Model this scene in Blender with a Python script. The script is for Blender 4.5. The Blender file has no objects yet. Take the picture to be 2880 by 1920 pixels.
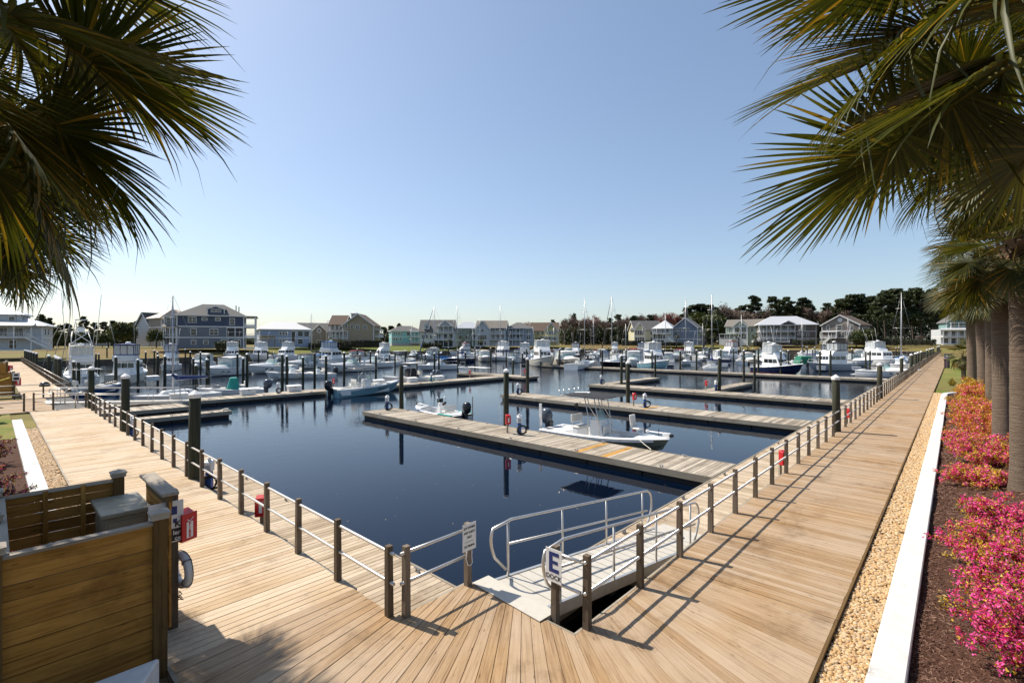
import bpy, math, random
from mathutils import Vector, Matrix
import numpy as np
PI = math.pi
rnd = random.Random(7)
sc = bpy.context.scene
col = sc.collection

# ---------------------------------------------------------------- camera, sky, sun, exposure
cam_d = bpy.data.cameras.new('camera'); cam = bpy.data.objects.new('camera', cam_d); col.objects.link(cam)
cam.location = (0, 0, 4.17); cam.rotation_euler = (PI/2, 0, -math.radians(47.295))
cam_d.sensor_width = 36; cam_d.lens = 16.875; cam_d.clip_start = 0.05; cam_d.clip_end = 6000
sc.camera = cam
SUN_EL = 50.0; SUN_H = Vector((-0.24, 0.97, 0)).normalized()      # horizontal direction towards the sun
world = bpy.data.worlds.new('World'); sc.world = world; world.use_nodes = True
wn = world.node_tree.nodes; wl = world.node_tree.links
sky = wn.new('ShaderNodeTexSky'); sky.sky_type = 'NISHITA'; sky.sun_disc = False
sky.sun_elevation = math.radians(SUN_EL); sky.sun_rotation = math.atan2(SUN_H.x, SUN_H.y)
sky.air_density = 1.0; sky.dust_density = 1.0; sky.ozone_density = 1.6; sky.altitude = 0
skg = wn.new('ShaderNodeGamma'); skg.inputs[1].default_value = 0.8; wl.new(sky.outputs[0], skg.inputs[0])
skm = wn.new('ShaderNodeMix'); skm.data_type = 'RGBA'; skm.blend_type = 'MULTIPLY'; skm.inputs[0].default_value = 1; skm.inputs[7].default_value = (0.97, 1.01, 1.06, 1); wl.new(skg.outputs[0], skm.inputs[6])
wl.new(skm.outputs[2], wn['Background'].inputs[0]); wn['Background'].inputs[1].default_value = 0.15
sun_d = bpy.data.lights.new('sun', 'SUN'); sun = bpy.data.objects.new('sun', sun_d); col.objects.link(sun)
sun_d.energy = 5.0; sun_d.angle = math.radians(0.53); sun_d.color = (1.0, 0.915, 0.79)
sd = SUN_H * math.cos(math.radians(SUN_EL)) + Vector((0, 0, math.sin(math.radians(SUN_EL))))
sun.rotation_euler = sd.to_track_quat('Z', 'Y').to_euler(); sun.location = (0, 0, 60)
vs = sc.view_settings; vs.view_transform = 'Standard'; vs.look = 'None'; vs.exposure = 0.45; vs.gamma = 1; vs.use_curve_mapping = False
sc.cycles.max_bounces = 6; sc.cycles.diffuse_bounces = 3; sc.cycles.glossy_bounces = 3
sc.cycles.transmission_bounces = 4; sc.cycles.transparent_max_bounces = 8
sc.cycles.caustics_reflective = False; sc.cycles.caustics_refractive = False

# ---------------------------------------------------------------- materials
MATS = {}
def nt_new(name):
    m = bpy.data.materials.new(name); m.use_nodes = True
    return m, m.node_tree.nodes, m.node_tree.links, m.node_tree.nodes['Principled BSDF']
def rgba(c): return (c[0], c[1], c[2], 1)
def coords(n, l, scale, rand=0.0, kind='Object'):
    tc = n.new('ShaderNodeTexCoord'); out = tc.outputs[kind]
    if rand:
        oi = n.new('ShaderNodeObjectInfo'); ge = n.new('ShaderNodeNewGeometry')
        ad = n.new('ShaderNodeMath'); ad.operation = 'ADD'
        l.new(oi.outputs['Random'], ad.inputs[0]); l.new(ge.outputs['Random Per Island'], ad.inputs[1])
        mu = n.new('ShaderNodeMath'); mu.operation = 'MULTIPLY'; mu.inputs[1].default_value = rand; l.new(ad.outputs[0], mu.inputs[0])
        va = n.new('ShaderNodeVectorMath'); va.operation = 'ADD'; l.new(out, va.inputs[0]); l.new(mu.outputs[0], va.inputs[1]); out = va.outputs[0]
    mp = n.new('ShaderNodeMapping'); mp.inputs['Scale'].default_value = scale; l.new(out, mp.inputs[0])
    return mp.outputs[0]
def noise(n, l, vec, scale=1.0, detail=3, rough=0.55):
    t = n.new('ShaderNodeTexNoise'); t.inputs['Scale'].default_value = scale; t.inputs['Detail'].default_value = detail
    t.inputs['Roughness'].default_value = rough; l.new(vec, t.inputs['Vector']); return t.outputs['Fac']
def ramp(n, l, fac, stops):
    r = n.new('ShaderNodeValToRGB'); e = r.color_ramp.elements
    while len(e) < len(stops): e.new(0.5)
    for i, (p, c) in enumerate(stops): e[i].position = p; e[i].color = rgba(c)
    l.new(fac, r.inputs[0]); return r.outputs[0]
def mixc(n, l, a, b, fac, mode='MIX'):
    m = n.new('ShaderNodeMix'); m.data_type = 'RGBA'; m.blend_type = mode
    for s, v in ((m.inputs[6], a), (m.inputs[7], b), (m.inputs[0], fac)):
        if hasattr(v, 'default_value') or hasattr(v, 'is_linked'): l.new(v, s)
        elif isinstance(v, (int, float)): s.default_value = v
        else: s.default_value = rgba(v)
    return m.outputs[2]
def bump(n, l, h, bsdf, strength=0.3, dist=0.01):
    b = n.new('ShaderNodeBump'); b.inputs['Strength'].default_value = strength; b.inputs['Distance'].default_value = dist
    l.new(h, b.inputs['Height']); l.new(b.outputs[0], bsdf.inputs['Normal'])
def plain(name, c, rough=0.6, metal=0.0, var=0.12, scale=4.0, bmp=0.0, kind='Object', spec=0.5, rand=9.0):
    """a plain surface with soft mottling of its own colour"""
    if name in MATS: return MATS[name]
    m, n, l, b = nt_new(name); v = coords(n, l, (1, 1, 1), rand, kind)
    f = noise(n, l, v, scale, 5, 0.6)
    d = tuple(x*(1-var) for x in c); h = tuple(min(1, x*(1+var)) for x in c)
    l.new(ramp(n, l, f, [(0.3, d), (0.7, h)]), b.inputs['Base Color'])
    b.inputs['Roughness'].default_value = rough; b.inputs['Metallic'].default_value = metal; b.inputs['Specular IOR Level'].default_value = spec
    if bmp: bump(n, l, f, b, bmp, 0.02)
    MATS[name] = m; return m
def wood(name, dark, light, grey, greyness=0.45, var=0.35, rough=0.75, knots=True, gscale=(1.0, 26, 26), gb=0.3):
    """boards: grain runs along the local X axis; every board has its own tone, grain and knots"""
    m, n, l, b = nt_new(name); dark, light, grey = (tuple(q*k for q, k in zip(c, (.79, .735, .63))) for c in (dark, light, grey))
    v = coords(n, l, gscale, 31.0); f = noise(n, l, v, 1.6, 6, 0.62)
    c = ramp(n, l, f, [(0.28, dark), (0.5, tuple((a*0.35+q*0.65) for a, q in zip(dark, light))), (0.72, light)])
    oi = n.new('ShaderNodeObjectInfo'); ge = n.new('ShaderNodeNewGeometry')
    s = n.new('ShaderNodeMath'); s.operation = 'ADD'; l.new(oi.outputs['Random'], s.inputs[0]); l.new(ge.outputs['Random Per Island'], s.inputs[1])
    fr = n.new('ShaderNodeMath'); fr.operation = 'FRACT'; l.new(s.outputs[0], fr.inputs[0])
    pn = n.new('ShaderNodeTexNoise'); pn.inputs['Scale'].default_value = 0.55; pn.inputs['Detail'].default_value = 4; l.new(ge.outputs['Position'], pn.inputs['Vector'])
    g1 = n.new('ShaderNodeMath'); g1.operation = 'MULTIPLY_ADD'; g1.inputs[1].default_value = gb; l.new(fr.outputs[0], g1.inputs[0]); l.new(pn.outputs['Fac'], g1.inputs[2])
    mr = n.new('ShaderNodeMapRange'); mr.inputs[1].default_value = 0.42; mr.inputs[2].default_value = 0.5+gb; mr.inputs[4].default_value = greyness*1.6; l.new(g1.outputs[0], mr.inputs[0])
    gf = n.new('ShaderNodeMath'); gf.operation = 'MULTIPLY'; gf.use_clamp = True; l.new(mr.outputs[0], gf.inputs[0]); l.new(f, gf.inputs[1])
    gf2 = n.new('ShaderNodeMath'); gf2.operation = 'MULTIPLY'; gf2.inputs[1].default_value = 1.7; gf2.use_clamp = True; l.new(gf.outputs[0], gf2.inputs[0])
    c = mixc(n, l, c, grey, gf2.outputs[0])
    v2 = n.new('ShaderNodeMath'); v2.operation = 'MULTIPLY_ADD'; v2.inputs[1].default_value = var; v2.inputs[2].default_value = 1-var*0.5; l.new(fr.outputs[0], v2.inputs[0])
    c = mixc(n, l, c, v2.outputs[0], 1.0, 'MULTIPLY')
    st = noise(n, l, ge.outputs['Position'], 0.9, 7, 0.7); c = mixc(n, l, c, ramp(n, l, st, [(.30, (.62, .58, .54)), (.46, (1, 1, 1)), (.62, (1.08, 1.08, 1.08))]), 1.0, 'MULTIPLY')
    if knots:
        kv = coords(n, l, (2.2, 9, 9), 57.0); vo = n.new('ShaderNodeTexVoronoi'); vo.inputs['Scale'].default_value = 1.0; l.new(kv, vo.inputs['Vector'])
        kf = ramp(n, l, vo.outputs['Distance'], [(0.05, (0.6, 0.6, 0.6)), (0.12, (0, 0, 0))])
        c = mixc(n, l, c, tuple(x*0.35 for x in dark), kf)
    l.new(c, b.inputs['Base Color']); b.inputs['Roughness'].default_value = rough; b.inputs['Specular IOR Level'].default_value = 0.25
    bump(n, l, f, b, 0.35, 0.004)
    MATS[name] = m; return m
def leafmat(name, stops, trans=0.35, rough=0.55, scale=3.0, spec=0.4):
    m, n, l, b = nt_new(name)
    ge = n.new('ShaderNodeNewGeometry'); oi = n.new('ShaderNodeObjectInfo')
    a = n.new('ShaderNodeMath'); a.operation = 'MULTIPLY_ADD'; a.inputs[1].default_value = 0.3; l.new(oi.outputs['Random'], a.inputs[0]); l.new(ge.outputs['Random Per Island'], a.inputs[2])
    t = noise(n, l, coords(n, l, (1, 1, 1), 5.0), scale, 2)
    s = n.new('ShaderNodeMath'); s.operation = 'MULTIPLY_ADD'; s.inputs[1].default_value = 0.6; l.new(a.outputs[0], s.inputs[0])
    t2 = n.new('ShaderNodeMath'); t2.operation = 'MULTIPLY'; t2.inputs[1].default_value = 0.45; l.new(t, t2.inputs[0]); l.new(t2.outputs[0], s.inputs[2])
    c = ramp(n, l, s.outputs[0], stops)
    l.new(c, b.inputs['Base Color']); b.inputs['Roughness'].default_value = rough; b.inputs['Specular IOR Level'].default_value = spec
    if trans:
        tr = n.new('ShaderNodeBsdfTranslucent'); l.new(mixc(n, l, c, (1.5, 1.35, 0.5), 1.0, 'MULTIPLY'), tr.inputs[0])
        mx = n.new('ShaderNodeMixShader'); mx.inputs[0].default_value = trans; l.new(b.outputs[0], mx.inputs[1]); l.new(tr.outputs[0], mx.inputs[2])
        l.new(mx.outputs[0], n['Material Output'].inputs[0])
    MATS[name] = m; return m
def glassy(name, c, rough=0.06):
    m, n, l, b = nt_new(name); b.inputs['Base Color'].default_value = rgba(c); b.inputs['Roughness'].default_value = rough
    b.inputs['Specular IOR Level'].default_value = 0.8
    f = noise(n, l, coords(n, l, (1, 1, 1), 9.0), 1.5, 2); bump(n, l, f, b, 0.06, 0.05)
    MATS[name] = m; return m
def clear(name, tint=(0.8, 0.9, 0.9), mix=0.75):
    m, n, l, b = nt_new(name); b.inputs['Base Color'].default_value = rgba(tint); b.inputs['Roughness'].default_value = 0.05
    tr = n.new('ShaderNodeBsdfTransparent'); tr.inputs[0].default_value = rgba(tint); mx = n.new('ShaderNodeMixShader'); mx.inputs[0].default_value = mix
    l.new(b.outputs[0], mx.inputs[1]); l.new(tr.outputs[0], mx.inputs[2]); l.new(mx.outputs[0], n['Material Output'].inputs[0])
    MATS[name] = m; return m

wood('deck', (0.19, 0.105, 0.045), (0.54, 0.375, 0.225), (0.46, 0.39, 0.33), 0.5, 0.20)
wood('deck_left', (0.38, 0.27, 0.16), (0.68, 0.53, 0.37), (0.66, 0.58, 0.51), 0.55, 0.16)
wood('dock', (0.13, 0.112, 0.09), (0.48, 0.435, 0.385), (0.54, 0.51, 0.48), 0.6, 0.55)
wood('walk', (0.26, 0.20, 0.14), (0.60, 0.50, 0.39), (0.60, 0.54, 0.48), 0.5, 0.35)
wood('dock_edge', (0.25, 0.225, 0.20), (0.40, 0.37, 0.33), (0.42, 0.41, 0.39), 0.6, 0.2, knots=False)
wood('fresh', (0.50, 0.27, 0.06), (0.66, 0.40, 0.12), (0.6, 0.4, 0.2), 0.1, 0.15)
wood('post', (0.055, 0.041, 0.029), (0.20, 0.158, 0.118), (0.23, 0.20, 0.18), 0.55, 0.4)
wood('fence', (0.26, 0.120, 0.018), (0.58, 0.31, 0.075), (0.40, 0.26, 0.11), 0.15, 0.5, gscale=(1.4, 20, 20))
wood('fence_post', (0.085, 0.048, 0.016), (0.19, 0.12, 0.045), (0.17, 0.12, 0.06), 0.2, 0.2)
wood('fence_cap', (0.25, 0.225, 0.21), (0.48, 0.45, 0.43), (0.5, 0.48, 0.47), 0.6, 0.2)
plain('dark_float', (0.012, 0.011, 0.010), 0.7, var=0.4)
plain('bulkhead', (0.10, 0.075, 0.05), 0.8, var=0.4, scale=1.5)
def concrete_mat():
    m, n, l, b = nt_new('concrete'); ge = n.new('ShaderNodeNewGeometry'); p = ge.outputs['Position']
    c = ramp(n, l, noise(n, l, p, 5, 6, .7), [(.3, (.50, .495, .48)), (.65, (.62, .615, .60))])
    c = mixc(n, l, c, (.20, .17, .14), ramp(n, l, noise(n, l, p, 1.7, 8, .8), [(.60, (0, 0, 0)), (.75, (.75, .75, .75))]))
    l.new(c, b.inputs['Base Color']); b.inputs['Roughness'].default_value = .85; bump(n, l, noise(n, l, p, 40, 4), b, .2, .01); MATS['concrete'] = m
concrete_mat()
plain('aluminium', (0.62, 0.60, 0.57), 0.38, 0.75, var=0.08, scale=6)
plain('grating', (0.50, 0.47, 0.41), 0.55, 0.0, var=0.06, scale=9)
plain('steel', (0.30, 0.30, 0.31), 0.4, 0.8)
plain('white_gel', (0.80, 0.80, 0.79), 0.22, var=0.03, scale=1.2)
plain('white_paint', (0.78, 0.78, 0.77), 0.45, var=0.05)
plain('white_plastic', (0.76, 0.76, 0.75), 0.4, var=0.05)
plain('black_plastic', (0.012, 0.012, 0.013), 0.45)
plain('rubber', (0.015, 0.015, 0.016), 0.6)
plain('red_paint', (0.50, 0.012, 0.018), 0.35, var=0.08)
plain('blue_plastic', (0.02, 0.08, 0.32), 0.4)
plain('navy_ink', (0.012, 0.03, 0.16), 0.5, var=0.02)
plain('black_ink', (0.01, 0.01, 0.012), 0.5, var=0.02)
plain('sign_white', (0.74, 0.74, 0.73), 0.45, var=0.03)
def piling_mat():
    m, n, l, b = nt_new('piling'); v = coords(n, l, (1, 1, 0.12), 40.0); f = noise(n, l, v, 14, 5, 0.65)
    c = ramp(n, l, f, [(0.3, (0.008, 0.011, 0.005)), (0.55, (0.024, 0.030, 0.013)), (0.75, (0.06, 0.056, 0.026))])
    f2 = noise(n, l, coords(n, l, (1, 1, 0.5), 13.0), 1.2, 3)
    c = mixc(n, l, c, (0.045, 0.034, 0.018), ramp(n, l, f2, [(0.45, (0, 0, 0)), (0.7, (0.7, 0.7, 0.7))]))
    l.new(c, b.inputs['Base Color']); b.inputs['Roughness'].default_value = 0.8; bump(n, l, f, b, 0.5, 0.01); MATS['piling'] = m
piling_mat()
def water_mat():
    m, n, l, b = nt_new('water'); b.inputs['Base Color'].default_value = (0.0010, 0.0045, 0.014, 1); b.inputs['Roughness'].default_value = 0.015
    b.inputs['IOR'].default_value = 1.333; b.inputs['Specular Tint'].default_value = (0.85, 1.0, 1.15, 1)
    tc = n.new('ShaderNodeTexCoord')
    mp = n.new('ShaderNodeMapping'); mp.inputs['Rotation'].default_value = (0, 0, 0.75); mp.inputs['Scale'].default_value = (1.0, 2.2, 1); l.new(tc.outputs['Object'], mp.inputs[0])
    a = noise(n, l, mp.outputs[0], 1.1, 3, 0.5); c = noise(n, l, mp.outputs[0], 4.5, 2, 0.5)
    big = noise(n, l, tc.outputs['Object'], 0.035, 2)
    # wind: calm close to the sheltered corner, small ripples in the open basin
    sep = n.new('ShaderNodeVectorMath'); sep.operation = 'LENGTH'; l.new(tc.outputs['Object'], sep.inputs[0])
    mr = n.new('ShaderNodeMapRange'); mr.inputs[1].default_value = 22; mr.inputs[2].default_value = 60; mr.inputs[3].default_value = 0.05; mr.inputs[4].default_value = 0.75; l.new(sep.outputs['Value'], mr.inputs[0])
    bm = n.new('ShaderNodeMath'); bm.operation = 'MULTIPLY_ADD'; bm.inputs[1].default_value = 3.2; bm.inputs[2].default_value = -0.75; bm.use_clamp = True; l.new(big, bm.inputs[0])
    st = n.new('ShaderNodeMath'); st.operation = 'MULTIPLY'; l.new(mr.outputs[0], st.inputs[0]); l.new(bm.outputs[0], st.inputs[1])
    ad = n.new('ShaderNodeMath'); ad.operation = 'MULTIPLY_ADD'; ad.inputs[1].default_value = 0.25; l.new(c, ad.inputs[0]); l.new(a, ad.inputs[2])
    bp = n.new('ShaderNodeBump'); bp.inputs['Distance'].default_value = 0.034; l.new(st.outputs[0], bp.inputs['Strength']); l.new(ad.outputs[0], bp.inputs['Height']); l.new(bp.outputs[0], b.inputs['Normal'])
    MATS['water'] = m
water_mat()
def ground_mat(name, stops, scale=3.0, big=0.05, bigc=None, bmp=0.3, rough=0.95, spots=()):
    m, n, l, b = nt_new(name); ge = n.new('ShaderNodeNewGeometry')
    f = noise(n, l, ge.outputs['Position'], scale, 6, 0.7); c = ramp(n, l, f, stops)
    if bigc:
        g = noise(n, l, ge.outputs['Position'], big, 3); c = mixc(n, l, c, bigc, ramp(n, l, g, [(0.42, (0, 0, 0)), (0.6, (0.85, 0.85, 0.85))]))
    for ctr, r0, r1, gc in spots:
        vd = n.new('ShaderNodeVectorMath'); vd.operation = 'DISTANCE'; vd.inputs[1].default_value = ctr; l.new(ge.outputs['Position'], vd.inputs[0])
        jit = n.new('ShaderNodeMath'); jit.operation = 'MULTIPLY_ADD'; jit.inputs[1].default_value = 14; l.new(noise(n, l, ge.outputs['Position'], 0.12, 4), jit.inputs[0]); l.new(vd.outputs['Value'], jit.inputs[2])
        mr = n.new('ShaderNodeMapRange'); mr.inputs[1].default_value = r0; mr.inputs[2].default_value = r1; mr.inputs[3].default_value = .9; mr.inputs[4].default_value = 0; l.new(jit.outputs[0], mr.inputs[0]); c = mixc(n, l, c, gc, mr.outputs[0])
    l.new(c, b.inputs['Base Color']); b.inputs['Roughness'].default_value = rough; b.inputs['Specular IOR Level'].default_value = 0.15
    bump(n, l, f, b, bmp, 0.03); MATS[name] = m
ground_mat('lawn', [(0.3, (0.11, 0.078, 0.032)), (0.7, (0.22, 0.15, 0.06))], 1.5, 0.022, (0.15, 0.15, 0.04), spots=(((112, 182, 1), 30, 62, (.105, .135, .022)),))
ground_mat('grass', [(0.3, (0.07, 0.10, 0.015)), (0.7, (0.16, 0.20, 0.03))], 6, 0.4, (0.22, 0.17, 0.06))
ground_mat('mulch', [(0.3, (0.035, 0.016, 0.010)), (0.7, (0.12, 0.06, 0.04))], 30, 0.6, (0.07, 0.035, 0.022), 0.8)
ground_mat('gravel_bed', [(0.3, (0.10, 0.065, 0.03)), (0.7, (0.30, 0.21, 0.11))], 40, bmp=0.8)
M = MATS

# ---------------------------------------------------------------- mesh building
def pieces(name, mat, parent, boxes, bev=0.0):
    for b in boxes: MB().bb(*b).build(name, mat, parent, bev=bev)
class MB:
    def __init__(s): s.v = []; s.f = []
    def add(s, vs, fs):
        o = len(s.v); s.v += [tuple(p) for p in vs]; s.f += [tuple(i+o for i in q) for q in fs]; return s
    def box(s, c, d, rz=0.0, rx=0.0, ry=0.0):
        x, y, z = (q/2 for q in d)
        P = [(-x,-y,-z),(x,-y,-z),(x,y,-z),(-x,y,-z),(-x,-y,z),(x,-y,z),(x,y,z),(-x,y,z)]
        if rz or rx or ry:
            m = Matrix.Rotation(rz, 3, 'Z') @ Matrix.Rotation(ry, 3, 'Y') @ Matrix.Rotation(rx, 3, 'X'); P = [m @ Vector(p) for p in P]
        return s.add([(p[0]+c[0], p[1]+c[1], p[2]+c[2]) for p in P], [(0,3,2,1),(4,5,6,7),(0,1,5,4),(1,2,6,5),(2,3,7,6),(3,0,4,7)])
    def bb(s, x0, x1, y0, y1, z0, z1): return s.box(((x0+x1)/2, (y0+y1)/2, (z0+z1)/2), (abs(x1-x0), abs(y1-y0), abs(z1-z0)))
    def beam(s, p, q, w, h, up=(0, 0, 1)):
        p = Vector(p); q = Vector(q); d = (q-p).normalized(); u = Vector(up)
        if abs(d.dot(u)) > 0.98: u = Vector((1, 0, 0))
        a = d.cross(u).normalized()*w/2; b = a.cross(d).normalized()*h/2
        return s.add([p-a-b, p+a-b, p+a+b, p-a+b, q-a-b, q+a-b, q+a+b, q-a+b], [(0,1,2,3),(7,6,5,4),(0,4,5,1),(1,5,6,2),(2,6,7,3),(3,7,4,0)])
    def tube(s, pts, r, n=6, cap=True, closed=False):
        pts = [Vector(p) for p in pts]; R = r if isinstance(r, (list, tuple)) else [r]*len(pts); o = len(s.v); k = len(pts)
        a = None
        for i, p in enumerate(pts):
            if closed: d = pts[(i+1) % k]-pts[i-1]
            else: d = pts[min(i+1, k-1)]-pts[max(i-1, 0)]
            d.normalize()
            if a is None: a = d.cross(Vector((0, 0, 1)) if abs(d.z) < 0.9 else Vector((1, 0, 0))).normalized()
            else: a = (a - d*a.dot(d)).normalized()
            b = d.cross(a)
            for j in range(n):
                t = 2*PI*j/n; s.v.append(tuple(p + (a*math.cos(t)+b*math.sin(t))*R[i]))
        for i in range(k if closed else k-1):
            for j in range(n):
                x = o+i*n; y = o+((i+1) % k)*n
                s.f.append((x+j, x+(j+1) % n, y+(j+1) % n, y+j))
        if cap and not closed: s.f.append(tuple(o+j for j in reversed(range(n)))); s.f.append(tuple(o+(k-1)*n+j for j in range(n)))
        return s
    def lathe(s, c, prof, n=12):
        o = len(s.v)
        for r, z in prof:
            for j in range(n): t = 2*PI*j/n; s.v.append((c[0]+r*math.cos(t), c[1]+r*math.sin(t), c[2]+z))
        for i in range(len(prof)-1):
            for j in range(n): s.f.append((o+i*n+j, o+i*n+(j+1) % n, o+(i+1)*n+(j+1) % n, o+(i+1)*n+j))
        s.f.append(tuple(o+j for j in reversed(range(n)))); s.f.append(tuple(o+(len(prof)-1)*n+j for j in range(n))); return s
    def loft(s, rings, cap=True, closed=True):
        o = len(s.v); n = len(rings[0])
        for r in rings: s.v += [tuple(p) for p in r]
        m = n if closed else n-1
        for i in range(len(rings)-1):
            for j in range(m): s.f.append((o+i*n+j, o+i*n+(j+1) % n, o+(i+1)*n+(j+1) % n, o+(i+1)*n+j))
        if cap: s.f.append(tuple(o+j for j in reversed(range(n)))); s.f.append(tuple(o+(len(rings)-1)*n+j for j in range(n)))
        return s
    def prism(s, poly, z0, z1):
        n = len(poly); o = len(s.v)
        s.v += [(p[0], p[1], z0) for p in poly]+[(p[0], p[1], z1) for p in poly]
        s.f.append(tuple(o+i for i in reversed(range(n)))); s.f.append(tuple(o+n+i for i in range(n)))
        for i in range(n): s.f.append((o+i, o+(i+1) % n, o+n+(i+1) % n, o+n+i))
        return s
    def mesh(s, name, mat=None, smooth=False):
        me = bpy.data.meshes.new(name); me.from_pydata(s.v, [], s.f)
        if smooth: me.polygons.foreach_set('use_smooth', [True]*len(me.polygons))
        if mat: me.materials.append(M[mat] if isinstance(mat, str) else mat)
        me.update(); return me
    def build(s, name, mat, parent=None, smooth=False, bev=0.0):
        me = s.mesh(name, mat, smooth)
        o = link(name, me, parent)
        if bev:
            b = o.modifiers.new('bevel', 'BEVEL'); b.width = bev; b.segments = 1; b.limit_method = 'ANGLE'
        return o
def np_mesh(name, V, Fq, mat, smooth=False):
    """fast mesh from numpy: V (n,3), Fq (m,k) with constant k"""
    me = bpy.data.meshes.new(name); k = Fq.shape[1]
    me.vertices.add(len(V)); me.vertices.foreach_set('co', np.asarray(V, dtype=np.float32).ravel())
    me.loops.add(Fq.size); me.loops.foreach_set('vertex_index', np.asarray(Fq, dtype=np.int32).ravel())
    me.polygons.add(len(Fq)); me.polygons.foreach_set('loop_start', np.arange(0, Fq.size, k, dtype=np.int32))
    if smooth: me.polygons.foreach_set('use_smooth', np.ones(len(Fq), dtype=bool))
    me.materials.append(M[mat]); me.update(calc_edges=True); me.validate(); return me
def link(name, me, parent=None, loc=None, rot=None):
    o = bpy.data.objects.new(name, me); col.objects.link(o)
    if parent is not None: o.parent = parent
    if loc is not None: o.location = loc
    if rot is not None: o.rotation_euler = rot
    return o
def tag(o, label=None, cat=None, group=None, kind=None):
    if label: o['label'] = label
    if cat: o['category'] = cat
    if group: o['group'] = group
    if kind: o['kind'] = kind
    return o
def thing(name, label, cat, loc=(0, 0, 0), rz=0.0, group=None):
    o = bpy.data.objects.new(name, None); col.objects.link(o); o.location = loc; o.rotation_euler = (0, 0, rz)
    o.empty_display_size = 0.2
    return tag(o, label, cat, group)
def struct(name, mb, mat, parent=None):
    o = mb.build(name, mat, parent)
    if parent is None: o['kind'] = 'structure'
    return o
def tree_of(o, kids=None):
    if kids is None:
        kids = {}
        for q in col.objects:
            if q.parent: kids.setdefault(q.parent, []).append(q)
    return kids
def copy_tree(o, loc, rz, label, group=None, scale=None):
    kids = tree_of(o)
    def cp(q, par):
        c = q.copy(); col.objects.link(c); c.parent = par
        for ch in kids.get(q, []): cp(ch, c)
        return c
    r = cp(o, None); r.location = loc; r.rotation_euler = (0, 0, rz); r['label'] = label
    if group: r['group'] = group
    if scale: r.scale = scale
    return r
ORD = ['', 'first', 'second', 'third', 'fourth', 'fifth', 'sixth', 'seventh', 'eighth', 'ninth', 'tenth', 'eleventh', 'twelfth', 'thirteenth', 'fourteenth', 'fifteenth', 'sixteenth', 'seventeenth', 'eighteenth', 'nineteenth', 'twentieth']
def ordw(k):
    if k <= 20: return ORD[k]
    t = {2: 'twenty', 3: 'thirty', 4: 'forty', 5: 'fifty', 6: 'sixty', 7: 'seventy', 8: 'eighty'}[k//10]
    return t + '-' + ORD[k % 10] if k % 10 else {2: 'twentieth', 3: 'thirtieth', 4: 'fortieth', 5: 'fiftieth', 6: 'sixtieth', 7: 'seventieth', 8: 'eightieth'}[k//10]
def text_on(name, body, size, mat, parent, loc, rot, align='CENTER', bold=0.0, extrude=0.0015, sx=1.0):
    c = bpy.data.curves.new(name, 'FONT'); c.body = body; c.size = size; c.align_x = align; c.align_y = 'CENTER'; c.extrude = extrude; c.offset = bold
    t = bpy.data.objects.new('t', c); col.objects.link(t)
    dg = bpy.context.evaluated_depsgraph_get(); me = bpy.data.meshes.new_from_object(t.evaluated_get(dg)); bpy.data.objects.remove(t)
    me.materials.clear(); me.materials.append(M[mat])
    o = link(name, me, parent, loc, rot); o.scale = (sx, 1, 1); return o

# ================================================================ land, water, basin
ZD, ZF, ZW = 0.0, -0.65, -1.10            # boardwalk, floating docks, water
BASIN = [(4.0, 3.85), (4.0, 143.0), (60, 152), (112, 165), (165, 166), (222, 140), (246, 95), (254, 60), (254, 3.85)]
def dense(poly, step=9.0):
    out = []
    for i, p in enumerate(poly):
        q = poly[(i+1) % len(poly)]; k = max(1, int(math.dist(p, q)/step))
        out += [(p[0]+(q[0]-p[0])*t/k, p[1]+(q[1]-p[1])*t/k) for t in range(k)]
    return out
def land_z(x, y, off):
    far = max(0.0, min(1.0, (x+y-150)/60)) if (x > 60 or y > 60) else 0.0
    t = max(0.0, min(1.0, off/30)); t = t*t*(3-2*t)
    return -0.10 + far*(0.10+1.75*t)
def make_land():
    b = dense(BASIN); c = (110, 66); offs = [0, 3, 8, 15, 25, 40, 70, 140, 300, 800, 3500]; V = []; Fq = []; n = len(b)
    for o in offs:
        for p in b:
            d = math.dist(p, c); s = (d+o)/d; x = c[0]+(p[0]-c[0])*s; y = c[1]+(p[1]-c[1])*s
            V.append((x, y, land_z(p[0], p[1], o)))
    for k in range(len(offs)-1):
        for i in range(n): Fq.append((k*n+i, k*n+(i+1) % n, (k+1)*n+(i+1) % n, (k+1)*n+i))
    o = link('ground', np_mesh('ground', np.array(V), np.array(Fq), 'lawn', True)); o['kind'] = 'structure'
    m = MB()
    for i in range(n):
        p = b[i]; q = b[(i+1) % n]; z = max(land_z(*p, 0), land_z(*q, 0))
        m.beam((p[0], p[1], z/2-2.0), (q[0], q[1], z/2-2.0), 0.22, z+4.0-0.04)
    struct('bulkhead_wall', m, 'bulkhead')
    m = MB()
    for i in range(n):
        p = b[i]; q = b[(i+1) % n]
        if p[0] < 4.1 and q[0] < 4.1 or p[1] < 4 and q[1] < 4: continue
        m.beam((p[0], p[1], land_z(*p, 0)+0.05), (q[0], q[1], land_z(*q, 0)+0.05), 0.45, 0.12)
    struct('bulkhead_cap', m, 'dock_edge')
make_land()
m = MB(); m.add([(3.9, 3.7, ZW), (270, 3.7, ZW), (270, 175, ZW), (3.9, 175, ZW)], [(0, 1, 2, 3)]); struct('water', m, 'water')

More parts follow.
